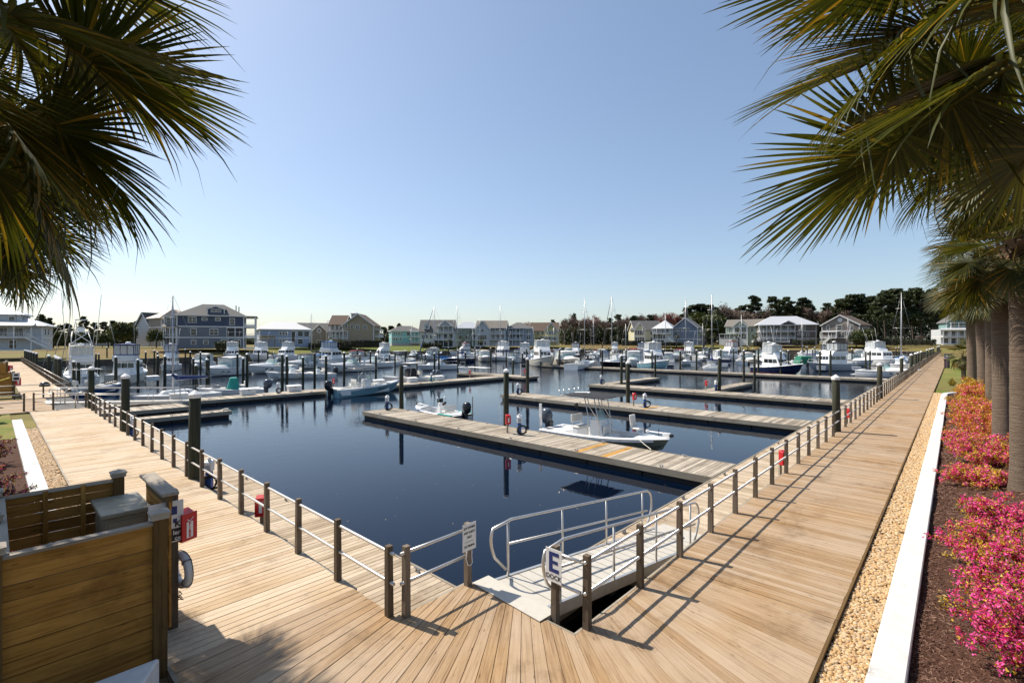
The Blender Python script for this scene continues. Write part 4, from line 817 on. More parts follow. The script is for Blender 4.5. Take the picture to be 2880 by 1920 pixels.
bay_boat('white bay boat with dark T-top and olive hull beside the nearest dock', 21.25, 16.6, -90)
skiff('small white skiff with teal side pads and black outboard at the dock end', 21.15, 23.9, 90)
console_boat('pale blue hulled console boat with lettering moored at the long left dock', 25.6, 43.3, 2, 7.6, 'hull_sky', 'canvas_black', True, 1, 'motor_black', letters=('Jeyeyie', 'TYLER 227'))
console_boat('white console boat with twin grey outboards and black bow cover behind long dock', 34.8, 49.3, 180, 7.6, 'white_gel', 'canvas_white', True, 2, 'motor_grey', cover='canvas_black')
BG = {'ex1': (42.37353552658351, 77.49824247669984), 'sk2': (31.98227670887244, 68.18873382723541), 'cc3': (28.892719032008312, 69.55846640240131), 'ex4': (31.79015345692281, 84.75787822577983), 'bi5': (43.019323277814436, 93.25302921887669), 'ca6': (41.042372505649524, 93.55468703327593), 'fb7': (56.54818111701603, 140.4574599945705), 'sf8': (51.59915332901363, 145.81956875364216), 'tr9': (53.764173697648744, 105.65029914358304), 'ex10': (51.715287623158204, 85.7212792159693), 'cc11': (67.77348733092299, 101.3984696171479), 'sa12': (55.878811206925235, 70.57875654128021), 'tw13': (7.69812309671935, 82.8743698207625), 'tr14': (12.531761999302375, 80.0805409316113), 'fb15': (21.82416477300064, 104.27775733088876), 'ex16': (28.38574897385861, 110.99806667708845), 'ex17': (24.375243539658417, 82.8582338453301), 'sf18': (44.52519890835628, 146.0126488015511), 'cc19': (6.778621520744029, 63.53213245921046), 'sa20': (10.989506258927332, 49.79751853441089), 'cc21': (15.818162770073943, 51.87291470581421), 'sf22': (79.28204066164267, 63.953786056609786), 'ex23': (82.8563385085333, 60.08115195283584), 'sa24': (78.19625801938099, 53.299674638783564), 'sa25': (84.41528278998187, 50.29191045576709), 'tr26': (98.33997132681407, 95.17743047352128), 'ex27': (105.63341015596382, 95.34425163491463), 'ex28': (113.38570647725558, 95.68633431408131), 'sa29': (78.1985227176873, 90.10328681447388), 'sa30': (94.96251297003505, 91.36547867051871), 'sf31': (83.44558335106916, 40.711066015923635), 'sa32': (84.14897011682977, 30.80095031373699), 'sa33': (105.74942401623085, 44.359263370501594), 'lo34': (87.87532694736441, 21.342516838576422), 'gr35': (109.67687432949262, 22.921807262878232), 'tr36': (102.63816731123495, 16.718444789463142), 'ex37': (127.76435817477872, 15.832239424252315), 'ex38': (131.65403524345382, 11.617902311321842), 'ex39': (90.0608886425822, 7.319278456132764), 'sa40': (111.48673393219589, 7.131314020364215)}
def at(k): return BG[k]
express('white express cruiser with black bimini lying broadside behind the long dock', *at('ex1'), 190, 9.0)
console_boat('small open white boat with black outboard beside the broadside cruiser', *at('sk2'), 185, 5.4, ntop=False)
console_boat('open white fishing boat with life ring behind the slim pilings', *at('cc3'), 182, 7.0, ntop=False)
express('white cruiser with pale green windscreen left of the open fishing boat', *at('ex4'), 200, 9.2, top=None)
express('white boat under a bright blue bimini in the left slips', *at('bi5'), 178, 7.5, canvas='canvas_bright', arch=False)
express('cabin cruiser with black canvas enclosure in the left slips', *at('ca6'), 205, 9.0, top='closed', canvas='canvas_black')
flybridge('white flybridge trawler left of the black canvas cruiser', *at('fb7'), 215, 10.5, trawl=True)
flybridge('white sportfishing yacht with high bow beside the blue house lawn', *at('sf8'), 225, 11.0, pulpit=True)
flybridge('white trawler yacht with blue awning behind the broadside cruiser', *at('tr9'), 30, 11.0, trawl=True, canvas='canvas_bright')
express('low white cruiser with dark windscreen right of the broadside cruiser', *at('ex10'), 190, 8.5, top=None, arch=True)
console_boat('white fishing boat with white hardtop and covered motors before the green lawn', *at('cc11'), 180, 10.0, top='canvas_white', motors=2)
sailboat('small white sloop with bright blue sail cover beside the fuel dock', *at('sa12'), 175, 9.0, 11.7, cover='canvas_bright', jib='canvas_blue')
flybridge('sportfishing yacht with tall white tuna tower near the left boardwalk', *at('tw13'), 90, 9.5, tower=True)
flybridge('trawler with navy canvas enclosure and teak platform, stern towards the camera', *at('tr14'), 65, 9.5, trawl=True, canvas='canvas_blue', hc='hull_cream')
flybridge('white trawler with blue bridge canvas, bow towards the camera', *at('fb15'), 250, 8.5, trawl=True, canvas='canvas_blue', band='canvas_blue')
express('rounded white hardtop cruiser in front of the blue house', *at('ex16'), 235, 8.5, canvas='canvas_white', top='closed')
express('white express yacht with pale glass enclosure beyond the left pilings', *at('ex17'), 215, 9.0, canvas='canvas_white', top='closed', boot='hull_navy')
flybridge('white convertible yacht moored under the porch of the blue house', *at('sf18'), 240, 11.0)
console_boat('small dark blue hulled console boat beside the left gangway', *at('cc19'), 20, 6.5, 'hull_blue', ntop=True, top='canvas_white')
sailboat('small white sailboat with tall bare mast beside the left gangway', *at('sa20'), 190, 6.5, 9.2, dodger=False, cover='canvas_blue')
console_boat('white skiff with a teal console cover moored inside the long dock', *at('cc21'), 165, 5.6, ntop=False, cover='canvas_teal', mmat='motor_grey')
flybridge('large white convertible yacht, left one of the pair beyond the fuel dock', *at('sf22'), 232, 13.0, hc='hull_cream', pulpit=True)
express('white express yacht, right one of the pair beyond the fuel dock', *at('ex23'), 235, 12.0, canvas='canvas_white', hc='hull_cream', top='closed')
sailboat('white sloop with dark sail cover and tallest mast of the middle slips', *at('sa24'), 10, 11.0, 13.8, cover='canvas_black', boot='hull_navy')
sailboat('black hulled ketch right of the white sloop in the middle slips', *at('sa25'), 185, 12.0, 14.3, hc='hull_black', cover='canvas_white', jib='canvas_black')
flybridge('white pilothouse trawler in front of the white gabled house', *at('tr26'), 200, 11.0, trawl=True)
express('white cruiser with blue canvas beside the pilothouse trawler', *at('ex27'), 210, 9.0, top='closed', canvas='canvas_blue')
express('small white cabin boat beside the large convertible yacht', *at('ex28'), 200, 8.0, canvas='canvas_white', top='closed')
sailboat('dark hulled sloop in front of the white porch house', *at('sa29'), 195, 11.0, 14.0, hc='hull_navy', cover='canvas_blue')
sailboat('distant sloop with bare mast in front of the white gabled house', *at('sa30'), 170, 10.5, 15.2, dodger=False)
flybridge('sportfishing yacht with blue hull sides behind the second plank dock', *at('sf31'), 228, 11.0, hc='hull_sky', band='canvas_blue')
sailboat('white double-ended sailboat with navy bimini behind the third plank dock', *at('sa32'), 20, 9.5, 13.4, cover='canvas_blue', boot='hull_navy')
sailboat('small white daysailer with green sail cover left of the navy bimini', *at('sa33'), 190, 8.0, 15.0, cover='canvas_green', boot='canvas_green', dodger=False)
flybridge('dark hulled lobster boat with white bridge behind the third plank dock', *at('lo34'), 238, 9.5, hc='hull_navy', boot='canvas_red')
t = console_boat('white boat with a deep green canvas cover beside the lobster boat', *at('gr35'), 30, 8.5, ntop=False); house_block(t, 'boat_cover', .2, 5.2, 1.3, 1.0, .9, 2.4, 'canvas_green', 1.3, .3, .7, .1)
flybridge('grey and white trawler with black canvas right of the green cover', *at('tr36'), 150, 10.0, trawl=True, canvas='canvas_black', hc='hull_grey')
express('white cruiser with blue stripe below the brown gabled house', *at('ex37'), 230, 9.0, top='closed', canvas='canvas_black', boot='hull_navy')
flybridge('white hardtop motor yacht with black windows left of the boardwalk row', *at('ex38'), 225, 11.0, trawl=True)
express('white cuddy cabin boat with bow rail moored against the right walkway', *at('ex39'), 262, 7.6, top=None, arch=False, boot='hull_grey')
sailboat('white sailboat with twin tall masts beside the right boardwalk railing', *at('sa40'), 185, 11.0, 14.0, cover='canvas_bright', mizzen=11)
FBA = [(880, 59.75, 129.52), (925, 65.14, 131.15), (985, 64.32, 117.63), (1070, 78.11, 125.16), (1130, 62.42, 91.3), (1160, 88.07, 123.12), (1205, 84.39, 110.3), (1225, 101.35, 128.59), (1300, 112.56, 127.8), (1335, 97.06, 104.64), (1345, 122.21, 129.83), (1365, 88.57, 91.35), (1440, 87.13, 80.42), (1480, 99.46, 86.49), (1545, 107.76, 84.97), (1560, 128.57, 99.1), (1575, 105.75, 79.68), (1600, 152.63, 110.68), (1618, 112.77, 79.54), (1660, 111.38, 73.58), (1672, 137.67, 89.25), (1690, 127.53, 80.36), (1705, 110.27, 67.84), (1730, 164.86, 97.43), (1742, 116.81, 67.7), (1760, 138.52, 77.96), (1775, 114.74, 63), (1782, 92.15, 50.01), (1808, 125.83, 65.39), (1850, 145.51, 70.38), (1872, 120.93, 56.29), (1880, 103.04, 47.29), (1905, 132.5, 58.16), (1935, 134.56, 55.93), (1960, 118.11, 46.86), (1975, 132.23, 50.99), (1985, 170.86, 64.64), (2020, 117.76, 41.6), (2050, 137.19, 45.61), (2060, 186.1, 60.61), (2085, 121.51, 37.54), (2110, 119.11, 34.85), (2140, 138.04, 37.76), (2160, 118.21, 30.86), (2200, 198.61, 47.05), (2255, 145.38, 29.81), (2280, 124.7, 23.82), (2300, 159.65, 28.75), (2325, 139.86, 23.3), (2350, 176.68, 27.11), (2385, 165.5, 22.42), (2420, 181.89, 21.46), (2440, 163.01, 17.64), (2470, 193.69, 18.18), (2545, 163.89, 9.75)]
hc = ['white_gel', 'white_gel', 'hull_cream', 'white_gel', 'hull_navy', 'white_gel']; cv = ['canvas_white', 'canvas_blue', 'canvas_white', 'canvas_black', 'canvas_white', 'canvas_red']
FBK = ['cruiser', 'console boat', 'cruiser', 'sailboat', 'flybridge yacht']; POOL = {}
for i, (px, x, y) in enumerate(FBA):
    j = (i*7+3) % 30; k = FBK[j % 5]; hd = [190, 15, 225, 200, 30, 170][j % 6]+rnd.uniform(-12, 12); lb = f'distant {["white", "white", "cream", "white", "dark", "white"][j % 6]} {k} in the crowded far slips, {ordw(i+1)} boat from the left there'
    key = (k, j % 6)
    if key in POOL:
        L = POOL[key][1]; a = math.radians(hd); s_ = rnd.uniform(.85, 1.1); copy_tree(POOL[key][0], (x-L/2*math.cos(a), y-L/2*math.sin(a), ZW), a, lb, scale=(s_, s_, s_*rnd.uniform(.95, 1.1))); continue
    if k == 'cruiser': L = 9.0; t = express(lb, x, y, hd, L, hc[j % 6], cv[j % 6], top='closed')
    elif k == 'console boat': L = 8.0; t = console_boat(lb, x, y, hd, L, hc[j % 6], cv[j % 6])
    elif k == 'sailboat': L = 10.0; t = sailboat(lb, x, y, hd, L, [11, 14, 10, 13][j % 4], hc[j % 6], cv[j % 6])
    else: L = 10.0; t = flybridge(lb, x, y, hd, L, hc[j % 6], cv[j % 6])
    POOL[key] = (t, L)

# ================================================================ houses on the far shore (local -Y faces the basin)
def siding(name, c, d=0.82):
    m, n, l, b = nt_new(name); tc = n.new('ShaderNodeTexCoord'); sp = n.new('ShaderNodeSeparateXYZ'); l.new(tc.outputs['Object'], sp.inputs[0])
    w = n.new('ShaderNodeMath'); w.operation = 'MULTIPLY'; w.inputs[1].default_value = 5.5; l.new(sp.outputs[2], w.inputs[0]); fr = n.new('ShaderNodeMath'); fr.operation = 'FRACT'; l.new(w.outputs[0], fr.inputs[0])
    f = noise(n, l, tc.outputs['Object'], 0.6, 4); cc = mixc(n, l, tuple(q*.9 for q in c), tuple(min(1, q*1.08) for q in c), f)
    cc = mixc(n, l, cc, tuple(q*d for q in c), ramp(n, l, fr.outputs[0], [(0.05, (1, 1, 1)), (0.18, (0, 0, 0))]))
    l.new(cc, b.inputs['Base Color']); b.inputs['Roughness'].default_value = 0.7; bump(n, l, fr.outputs[0], b, 0.3, 0.02); MATS[name] = m
for nm, c in dict(w_white=(.60, .61, .62), w_slate=(.15, .17, .20), w_blue=(.055, .075, .125), w_bluegrey=(.17, .20, .27), w_tan=(.34, .27, .18), w_taupe=(.24, .215, .19), w_aqua=(.22, .48, .50), w_green=(.26, .32, .26), w_sage=(.33, .40, .31), w_grey=(.34, .35, .37), w_yellow=(.62, .54, .24), w_cream=(.56, .53, .36), w_brown=(.135, .115, .105), w_wrap=(.30, .36, .50), w_teal=(.18, .30, .29), w_pale=(.50, .53, .55)).items(): siding(nm, c)
def shingle(name, c):
    m, n, l, b = nt_new(name); v = coords(n, l, (1, 1, 1), 7.0); f = noise(n, l, v, 6, 5, .7); f2 = noise(n, l, v, .5, 3)
    l.new(mixc(n, l, ramp(n, l, f, [(.3, tuple(q*.7 for q in c)), (.7, tuple(q*1.25 for q in c))]), tuple(q*.8 for q in c), f2), b.inputs['Base Color']); b.inputs['Roughness'].default_value = .9; MATS[name] = m
shingle('r_grey', (.15, .145, .14)); shingle('r_dark', (.055, .055, .062)); shingle('r_brown', (.125, .085, .062)); shingle('r_taupe', (.20, .18, .155))
plain('r_metal', (.58, .59, .60), .4, .25, var=.06); plain('r_copper', (.52, .42, .33), .45, .2, var=.1); plain('r_white', (.72, .71, .69), .55, var=.05); plain('trim', (.70, .70, .69), .55, var=.04)
glassy('pane', (.02, .026, .034), .08); plain('screen', (.035, .037, .04), .6); plain('door_dark', (.06, .05, .045), .5); plain('lattice', (.42, .42, .41), .7)
UNIT = {}
def unit(nm, mat):
    if (nm, mat) not in UNIT: mb = MB(); mb.box((0, 0, 0), (1, 1, 1)); UNIT[(nm, mat)] = mb.mesh(nm, mat)
    return UNIT[(nm, mat)]
def ubox(nm, mat, par, c, d, rz=0.0):
    o = link(nm, unit(nm, mat), par, c, (0, 0, rz)); o.scale = d; return o
def house_root(label, x, y, z, yaw=0.0, cat='house', name='house', group='houses on the far shore'):
    return thing(name, label, cat, (x, y, z), math.atan2(-x, y)+math.radians(yaw), group)
def face_pt(b, face, u, z, off):
    x0, x1, y0, y1 = b
    if face == 'f': return (x0+(x1-x0)*u, y0-off, z), 0
    if face == 'r': return (x1+off, y0+(y1-y0)*u, z), PI/2
    return (x0-off, y1+(y0-y1)*u, z), -PI/2
def window(t, b, face, u, z, w, h, mat='pane', nm='window', mull=0):
    p, r = face_pt(b, face, u, z, 0.03); o = ubox(nm, 'trim', t, p, (w+.26, .10, h+.26), r)
    g = link('pane', unit('pane', mat), o, (0, -.2, -.02)); g.scale = (w/(w+.26), .8, h/(h+.26))
    if nm == 'window':
        g = link('sash_bar', unit('sash_bar', 'trim'), o, (0, -.3, 0)); g.scale = (1.0, .75, .07/(h+.26))
        for i in range(mull): g = link('sash_bar', unit('sash_bar', 'trim'), o, (-.5+(i+1)/(mull+1), -.3, 0)); g.scale = (.09/(w+.26), .75, 1)
def winrow(t, b, face, z, us, w=1.0, h=1.5, mat='pane', mull=0):
    for u in us: window(t, b, face, u, z, w, h, mat, mull=mull)
def body(t, b, z0, z1, wall, belts=(), nm='wall'):
    m = MB(); m.bb(*b, z0, z1); m.build(nm, wall, t)
    x0, x1, y0, y1 = b; m = MB()
    for z in belts: m.bb(x0-.05, x1+.05, y0-.05, y1+.05, z-.14, z+.14)
    if belts: m.build('trim_band', 'trim', t)
    for (x, y) in ((x0, y0), (x1, y0), (x1, y1)): m = MB(); m.bb(x-.12, x+.12, y-.12, y+.12, z0, z1-.02); m.build('corner_board', 'trim', t)
def hip(t, b, z, h, oh, mat, ridge=None, nm='roof'):
    x0, x1, y0, y1 = b[0]-oh, b[1]+oh, b[2]-oh, b[3]+oh; w = x1-x0; d = y1-y0; r = (max(w, d)-min(w, d))/2 if ridge is None else ridge
    cx = (x0+x1)/2; cy = (y0+y1)/2; rx, ry = (max(r, .05), .05) if w >= d else (.05, max(r, .05))
    m = MB(); m.add([(x0, y0, z), (x1, y0, z), (x1, y1, z), (x0, y1, z), (cx-rx, cy-ry, z+h), (cx+rx, cy-ry, z+h), (cx+rx, cy+ry, z+h), (cx-rx, cy+ry, z+h)], [(0, 1, 5, 4), (1, 2, 6, 5), (2, 3, 7, 6), (3, 0, 4, 7), (4, 5, 6, 7), (3, 2, 1, 0)]); o = m.build(nm, mat, t)
    m = MB(); m.bb(x0+.02, x1-.02, y0+.02, y1-.02, z-.28, z-.01); m.build('eaves', 'trim', t); return o
def gable(t, b, z, h, axis, oh, mat, wall, fascia=True):
    """axis x: ridge along local X; axis y: ridge runs away from the basin, gable in front"""
    x0, x1, y0, y1 = b
    if axis == 'y': a0, a1, c0, c1 = x0, x1, y0, y1; P = lambda a, c, zz: (a, c, zz)
    else: a0, a1, c0, c1 = y0, y1, x0, x1; P = lambda a, c, zz: (c, a, zz)
    am = (a0+a1)/2; s = h/((a1-a0)/2); th = .22
    for c in (c0+.06, c1-.06): MB().add([P(a0, c, z), P(a1, c, z), P(am, c, z+h)], [(0, 1, 2)]).build('gable_wall', wall, t)
    for sg, ae in ((1, a0-oh), (-1, a1+oh)):
        ze = z-s*oh; m = MB(); q = [(ae, ze), (am, z+h)]
        m.add([P(ae, c0-oh, ze), P(ae, c1+oh, ze), P(am, c1+oh, z+h), P(am, c0-oh, z+h), P(ae, c0-oh, ze+th), P(ae, c1+oh, ze+th), P(am, c1+oh, z+h+th), P(am, c0-oh, z+h+th)], [(0, 1, 2, 3), (7, 6, 5, 4), (0, 4, 5, 1), (1, 5, 6, 2), (2, 6, 7, 3), (3, 7, 4, 0)]); m.build('roof', mat, t)
        if fascia:
            for c in (c0-oh-.03, c1+oh+.03): m = MB(); m.beam(P(ae, c, ze+.02), P(am, c, z+h+.02), .08, .40); m.build('rake_board', 'trim', t)
def porch(t, b, face, u0, u1, pd, zs, h=2.7, rail=True, roof=None, posts=4, screen=False, endrail=True, mat='trim'):
    """stacked porches on a face: floor, posts, balustrade for each level; roof = roof slab material on the top"""
    x0, x1, y0, y1 = b
    if face == 'f': A = x0+(x1-x0)*u0; B_ = x0+(x1-x0)*u1; Q = lambda a, o, z: (a, y0-o, z)
    elif face == 'r': A = y0+(y1-y0)*u0; B_ = y0+(y1-y0)*u1; Q = lambda a, o, z: (x1+o, a, z)
    else: A = y0+(y1-y0)*u0; B_ = y0+(y1-y0)*u1; Q = lambda a, o, z: (x0-o, a, z)
    def bx(m, a0, a1, o0, o1, z0, z1): p = Q(a0, o0, z0); q = Q(a1, o1, z1); m.bb(min(p[0], q[0]), max(p[0], q[0]), min(p[1], q[1]), max(p[1], q[1]), z0, z1)
    for lv, z in enumerate(zs):
        m = MB(); bx(m, A, B_, 0.05, pd, z-.28, z); m.build('porch_floor', mat, t)
        for i in range(posts):
            a = A+.12+(B_-A-.24)*i/(posts-1); m = MB(); bx(m, a-.11, a+.11, pd-.25, pd-.03, z, z+h); m.build('porch_post', 'trim', t)
        if rail and z > .6:
            m = MB(); bx(m, A, B_, pd-.17, pd-.10, z+.92, z+1.0); bx(m, A, B_, pd-.16, pd-.11, z+.12, z+.18); k = int((B_-A)/.32)
            for i in range(k+1): a = A+.05+(B_-A-.1)*i/k; bx(m, a-.03, a+.03, pd-.15, pd-.12, z+.18, z+.93)
            if endrail:
                for a in (A+.03, B_-.03): bx(m, a-.03, a+.03, .1, pd-.12, z+.92, z+1.0); bx(m, a-.02, a+.02, .1, pd-.12, z+.15, z+.55)
            m.build('balustrade', 'trim', t)
        if screen: m = MB(); bx(m, A+.2, B_-.2, pd-.10, pd-.08, z+.5, z+h-.3); m.build('insect_screen', 'screen', t)
    z = zs[-1]+h; m = MB(); bx(m, A-.1, B_+.1, .02, pd+.1, z, z+.3); m.build('porch_beam', 'trim', t)
    if roof: m = MB(); p = [Q(A-.35, -.1, z+1.2), Q(B_+.35, -.1, z+1.2), Q(B_+.35, pd+.5, z+.31), Q(A-.35, pd+.5, z+.31)]; p2 = [(q[0], q[1], q[2]-.01) for q in p]; m.add(p+[(q[0], q[1], z+.30) for q in p], [(0, 1, 2, 3), (7, 6, 5, 4), (0, 4, 5, 1), (1, 5, 6, 2), (2, 6, 7, 3), (3, 7, 4, 0)]); m.build('porch_roof', roof, t)
def stairs(t, x0, y0, z1, dx, n=9, w=1.4):
    m = MB()
    for i in range(n): m.bb(x0+dx*i/n, x0+dx*(i+1)/n, y0-w, y0, z1*(1-(i+1)/n)-.05, z1*(1-(i+1)/n)+.12)
    m.build('stair_treads', 'trim', t)
    for y in (y0-w, y0): m = MB(); m.beam((x0, y, z1), (x0+dx, y, .1), .10, .35); m.beam((x0, y, z1+1), (x0+dx, y, 1.1), .10, .12); [m.box((x0+dx*i/n, y, z1*(1-i/n)+.5), (.07, .07, 1)) for i in range(n+1)]; m.build('stair_rail', 'trim', t)
HP = {'h1': (2.5870905008668075, 156.43384212740006, 2.33), 'h3': (39.27186026276519, 215.47293695676686, 2.355185185185185), 'h4': (43.440360172709774, 200.63559625809933, 2.5522222222222224), 'h5': (46.62341676827212, 170.64738091687866, 2.0588888888888888), 'h6': (74.12479505488075, 185.08300624994283, 2.0366666666666666), 'h7': (94.82201903878325, 199.51863158300702, 2.044074074074074), 'h8': (100.18921534264905, 178.95929640842803, 2.0033333333333334), 'h9': (153.04109519140388, 220.48185944224412, 1.8411111111111111), 'h10': (148.13149071140234, 185.99203695530548, 1.5588888888888888), 'h11': (168.1370126881859, 186.43294406389452, 1.7625925925925925), 'h12': (175.26432629782855, 175.7619033765118, 1.7818518518518518), 'h13': (187.71306251349026, 168.1717691516156, 1.7433333333333332), 'h14': (204.6391956998099, 164.5770153922055, 2.035185185185185), 'h15': (262.69492292562666, 135.5871008375927, 3.1144444444444446), 'h16': (253.73636786724722, 111.38184490581672, 2.2292592592592593), 'h17': (278.0875122398368, 84.99818125975257, 2.2292592592592593), 'h18': (279.7945706994925, 65.45565408374691, 2.318148148148148), 'h19': (275.2182573177623, 37.97679895313807, 2.65), 'h20': (293.22672612923, -0.7021853951603703, 2.895925925925926), 'pv': (28.606093525981734, 249.1451761386428, 2.481111111111111)}
# far left: white house with deep porches and an outside stair
t = house_root('white house with double porches and outside stair at the left edge', *HP['h1'], -12); t.scale = (.82, .82, .85); b = (-7.5, 7.5, -5, 7); body(t, b, 0, 6.4, 'w_pale', (3.2,)); hip(t, b, 6.4, 3.0, 1.0, 'r_metal'); porch(t, b, 'f', 0, .9, 3.0, (.1, 3.3), 2.7, roof='r_metal', posts=5); winrow(t, b, 'f', 4.7, (.12, .3, .5, .7), 1.5, 2.0, mull=1); winrow(t, b, 'f', 1.5, (.15, .4, .62), 1.3, 2.0); winrow(t, b, 'r', 4.8, (.3, .6), .9, 1.5); stairs(t, 4.8, -6.6, 3.2, 5.0); b2 = (-6, 3, -3, 6); body(t, b2, 6.4, 9.3, 'w_pale', nm='upper_wall'); hip(t, b2, 9.3, 2.4, .8, 'r_metal'); winrow(t, b2, 'f', 7.9, (.2, .5, .8), 1.1, 1.4)
t = house_root('small white roofed pavilion between the pines at the left', *HP['pv'], 0, 'pavilion', 'pavilion'); b = (-3.4, 3.4, -3, 3); body(t, b, 0, 2.6, 'w_grey'); hip(t, b, 2.6, 1.8, .7, 'r_white'); winrow(t, b, 'f', 1.5, (.25, .75), 1.2, 1.2)
t = house_root('narrow white house with steep dark gabled roof behind the tan one', *HP['h3'], 30); b = (-2.6, 2.6, -4, 4); body(t, b, 0, 7.5, 'w_white'); gable(t, b, 7.5, 4.6, 'x', .5, 'r_dark', 'w_white'); winrow(t, b, 'f', 5.5, (.3, .7), .9, 1.5); winrow(t, b, 'f', 2.2, (.3, .7), .9, 1.5)
t = house_root('tan house with copper coloured metal roof left of the blue house', *HP['h4'], 22); b = (-6.0, 5.5, -5, 5); body(t, b, 0, 9.6, 'w_taupe', (3.2, 6.4)); hip(t, b, 9.6, 3.2, .7, 'r_copper'); porch(t, b, 'f', 0, .62, 2.2, (.1, 3.3, 6.4), 2.6, roof='r_copper', posts=4); winrow(t, b, 'f', 8, (.82,), 1.2, 1.7); winrow(t, b, 'f', 8, (.15, .4), 1.5, 1.9, mull=1); winrow(t, b, 'f', 4.8, (.82,), 1.1, 1.6); winrow(t, b, 'f', 4.8, (.2, .45), 1.5, 2)
# the big blue house
t = house_root('large slate blue three-storey house with arched dormer and side porches', *HP['h5'], -6); b = (-8.2, 9.0, -5.5, 6); body(t, b, 0, 10.0, 'w_slate', (3.3, 6.6)); m = MB(); m.bb(-8.05, 8.85, -5.54, -5.45, 6.8, 9.9); m.build('upper_siding', 'w_blue', t)
hip(t, b, 10.0, 3.7, .8, 'r_grey'); winrow(t, b, 'f', 8.6, (.22,), 1.9, 1.6, mull=1); winrow(t, b, 'f', 8.9, (.40, .60), 1.2, .8); winrow(t, b, 'f', 8.2, (.82,), 1.2, 1.8); winrow(t, b, 'f', 5.0, (.24,), 1.3, 1.9); winrow(t, b, 'f', 5.0, (.54,), 2.0, 1.7, mull=1); winrow(t, b, 'f', 1.9, (.24, .42), 1.1, 1.0); winrow(t, b, 'f', 5.0, (.80, .93), 2.0, 2.6, 'screen'); winrow(t, b, 'f', 1.5, (.70, .9), 1.6, 2.2)
porch(t, b, 'r', 0, 1, 3.2, (.1, 3.4, 6.7), 2.9, posts=5); m = MB(); m.bb(9, 12.6, -5.9, 6.3, 9.75, 10.0); m.build('porch_roof', 'r_grey', t)
bd = (-.6, 3.8, -5.2, -1.5); body(t, bd, 10.6, 12.0, 'w_blue', nm='dormer_wall'); gable(t, bd, 12.0, .8, 'y', .4, 'r_grey', 'w_blue'); winrow(t, bd, 'f', 11.5, (.5,), 2.4, .8, mull=1); b2 = (-11.6, -8.3, -3.5, 4); body(t, b2, 0, 9.6, 'w_slate', (3.3, 6.6), 'wing_wall'); hip(t, b2, 9.6, 2.2, .6, 'r_grey'); porch(t, b2, 'f', 0, 1, 2.2, (.1, 3.4), 2.7, roof='r_taupe', posts=3); winrow(t, b2, 'f', 8.2, (.3, .75), 1.0, 1.5); winrow(t, b2, 'f', 5, (.5,), 1.6, 2.0)
for x, z in ((6.5, 12.6), (7.3, 12.2)): m = MB(); m.tube([(x, 1, z-1), (x, 1, z+1)], .15, 6); m.build('vent_pipe', 'r_dark', t)
t = house_root('unfinished house in blue wrap with white hip roof', *HP['h6'], 8); b = (-8.4, 8.4, -5, 5); body(t, b, 0, 6.6, 'w_wrap', (3.3,)); hip(t, b, 6.6, 2.9, .7, 'r_white'); winrow(t, b, 'f', 5.0, (.40, .46, .52), .6, 1.0, 'door_dark'); winrow(t, b, 'f', 2.4, (.40, .46, .52), .6, .9, 'door_dark'); winrow(t, b, 'f', 5.0, (.80, .93), 1.7, 1.6, 'screen'); winrow(t, b, 'f', 2.2, (.80,), 1.7, 1.6, 'screen'); winrow(t, b, 'f', 3.4, (.66,), 1.2, 5, 'door_dark'); m = MB(); m.bb(-8.3, -3.6, -7.2, -5.02, 4.0, 4.3); [m.bb(x-.12, x+.12, -7.1, -6.9, 0, 4) for x in (-8.1, -6, -3.8)]; m.build('raw_porch', 'dock', t)
t = house_root('taupe house with round gable window and roof walk railing', *HP['h7'], 5); b = (-8, 7.5, -5, 6); body(t, b, 0, 6.4, 'w_taupe', (3.2,)); gable(t, b, 6.4, 3.4, 'x', .6, 'r_grey', 'w_taupe'); bg = (-3.4, 2.2, -6.2, -1); body(t, bg, 0, 6.4, 'w_taupe', nm='bay_wall'); gable(t, bg, 6.4, 2.8, 'y', .5, 'r_taupe', 'w_taupe'); winrow(t, b, 'f', 4.8, (.12, .85), 1.2, 1.5); winrow(t, b, 'f', 1.8, (.12, .85), 1.6, 1.4, mull=1); winrow(t, bg, 'f', 1.5, (.5,), 1.5, 2.1, mull=1)
m = MB(); m.lathe((0, 0, 0), [(.9, -.08), (.9, .06), (.6, .08)], 14); o = m.build('round_window', 'trim', t); o.location = (-.6, -6.25, 6.6); o.rotation_euler = (PI/2, 0, 0); m = MB(); m.lathe((0, 0, 0), [(.58, 0), (.58, .10)], 14); o = m.build('round_pane', 'pane', t); o.location = (-.6, -6.25, 6.6); o.rotation_euler = (PI/2, 0, 0)
m = MB(); m.bb(3, 8.6, -1, 1, 9.9, 10.1); m.bb(3, 8.6, -1.05, -.95, 10.95, 11.1); [m.bb(3+i*.7-.04, 3+i*.7+.04, -1.04, -.96, 10, 11) for i in range(9)]; m.build('roof_walk', 'trim', t)
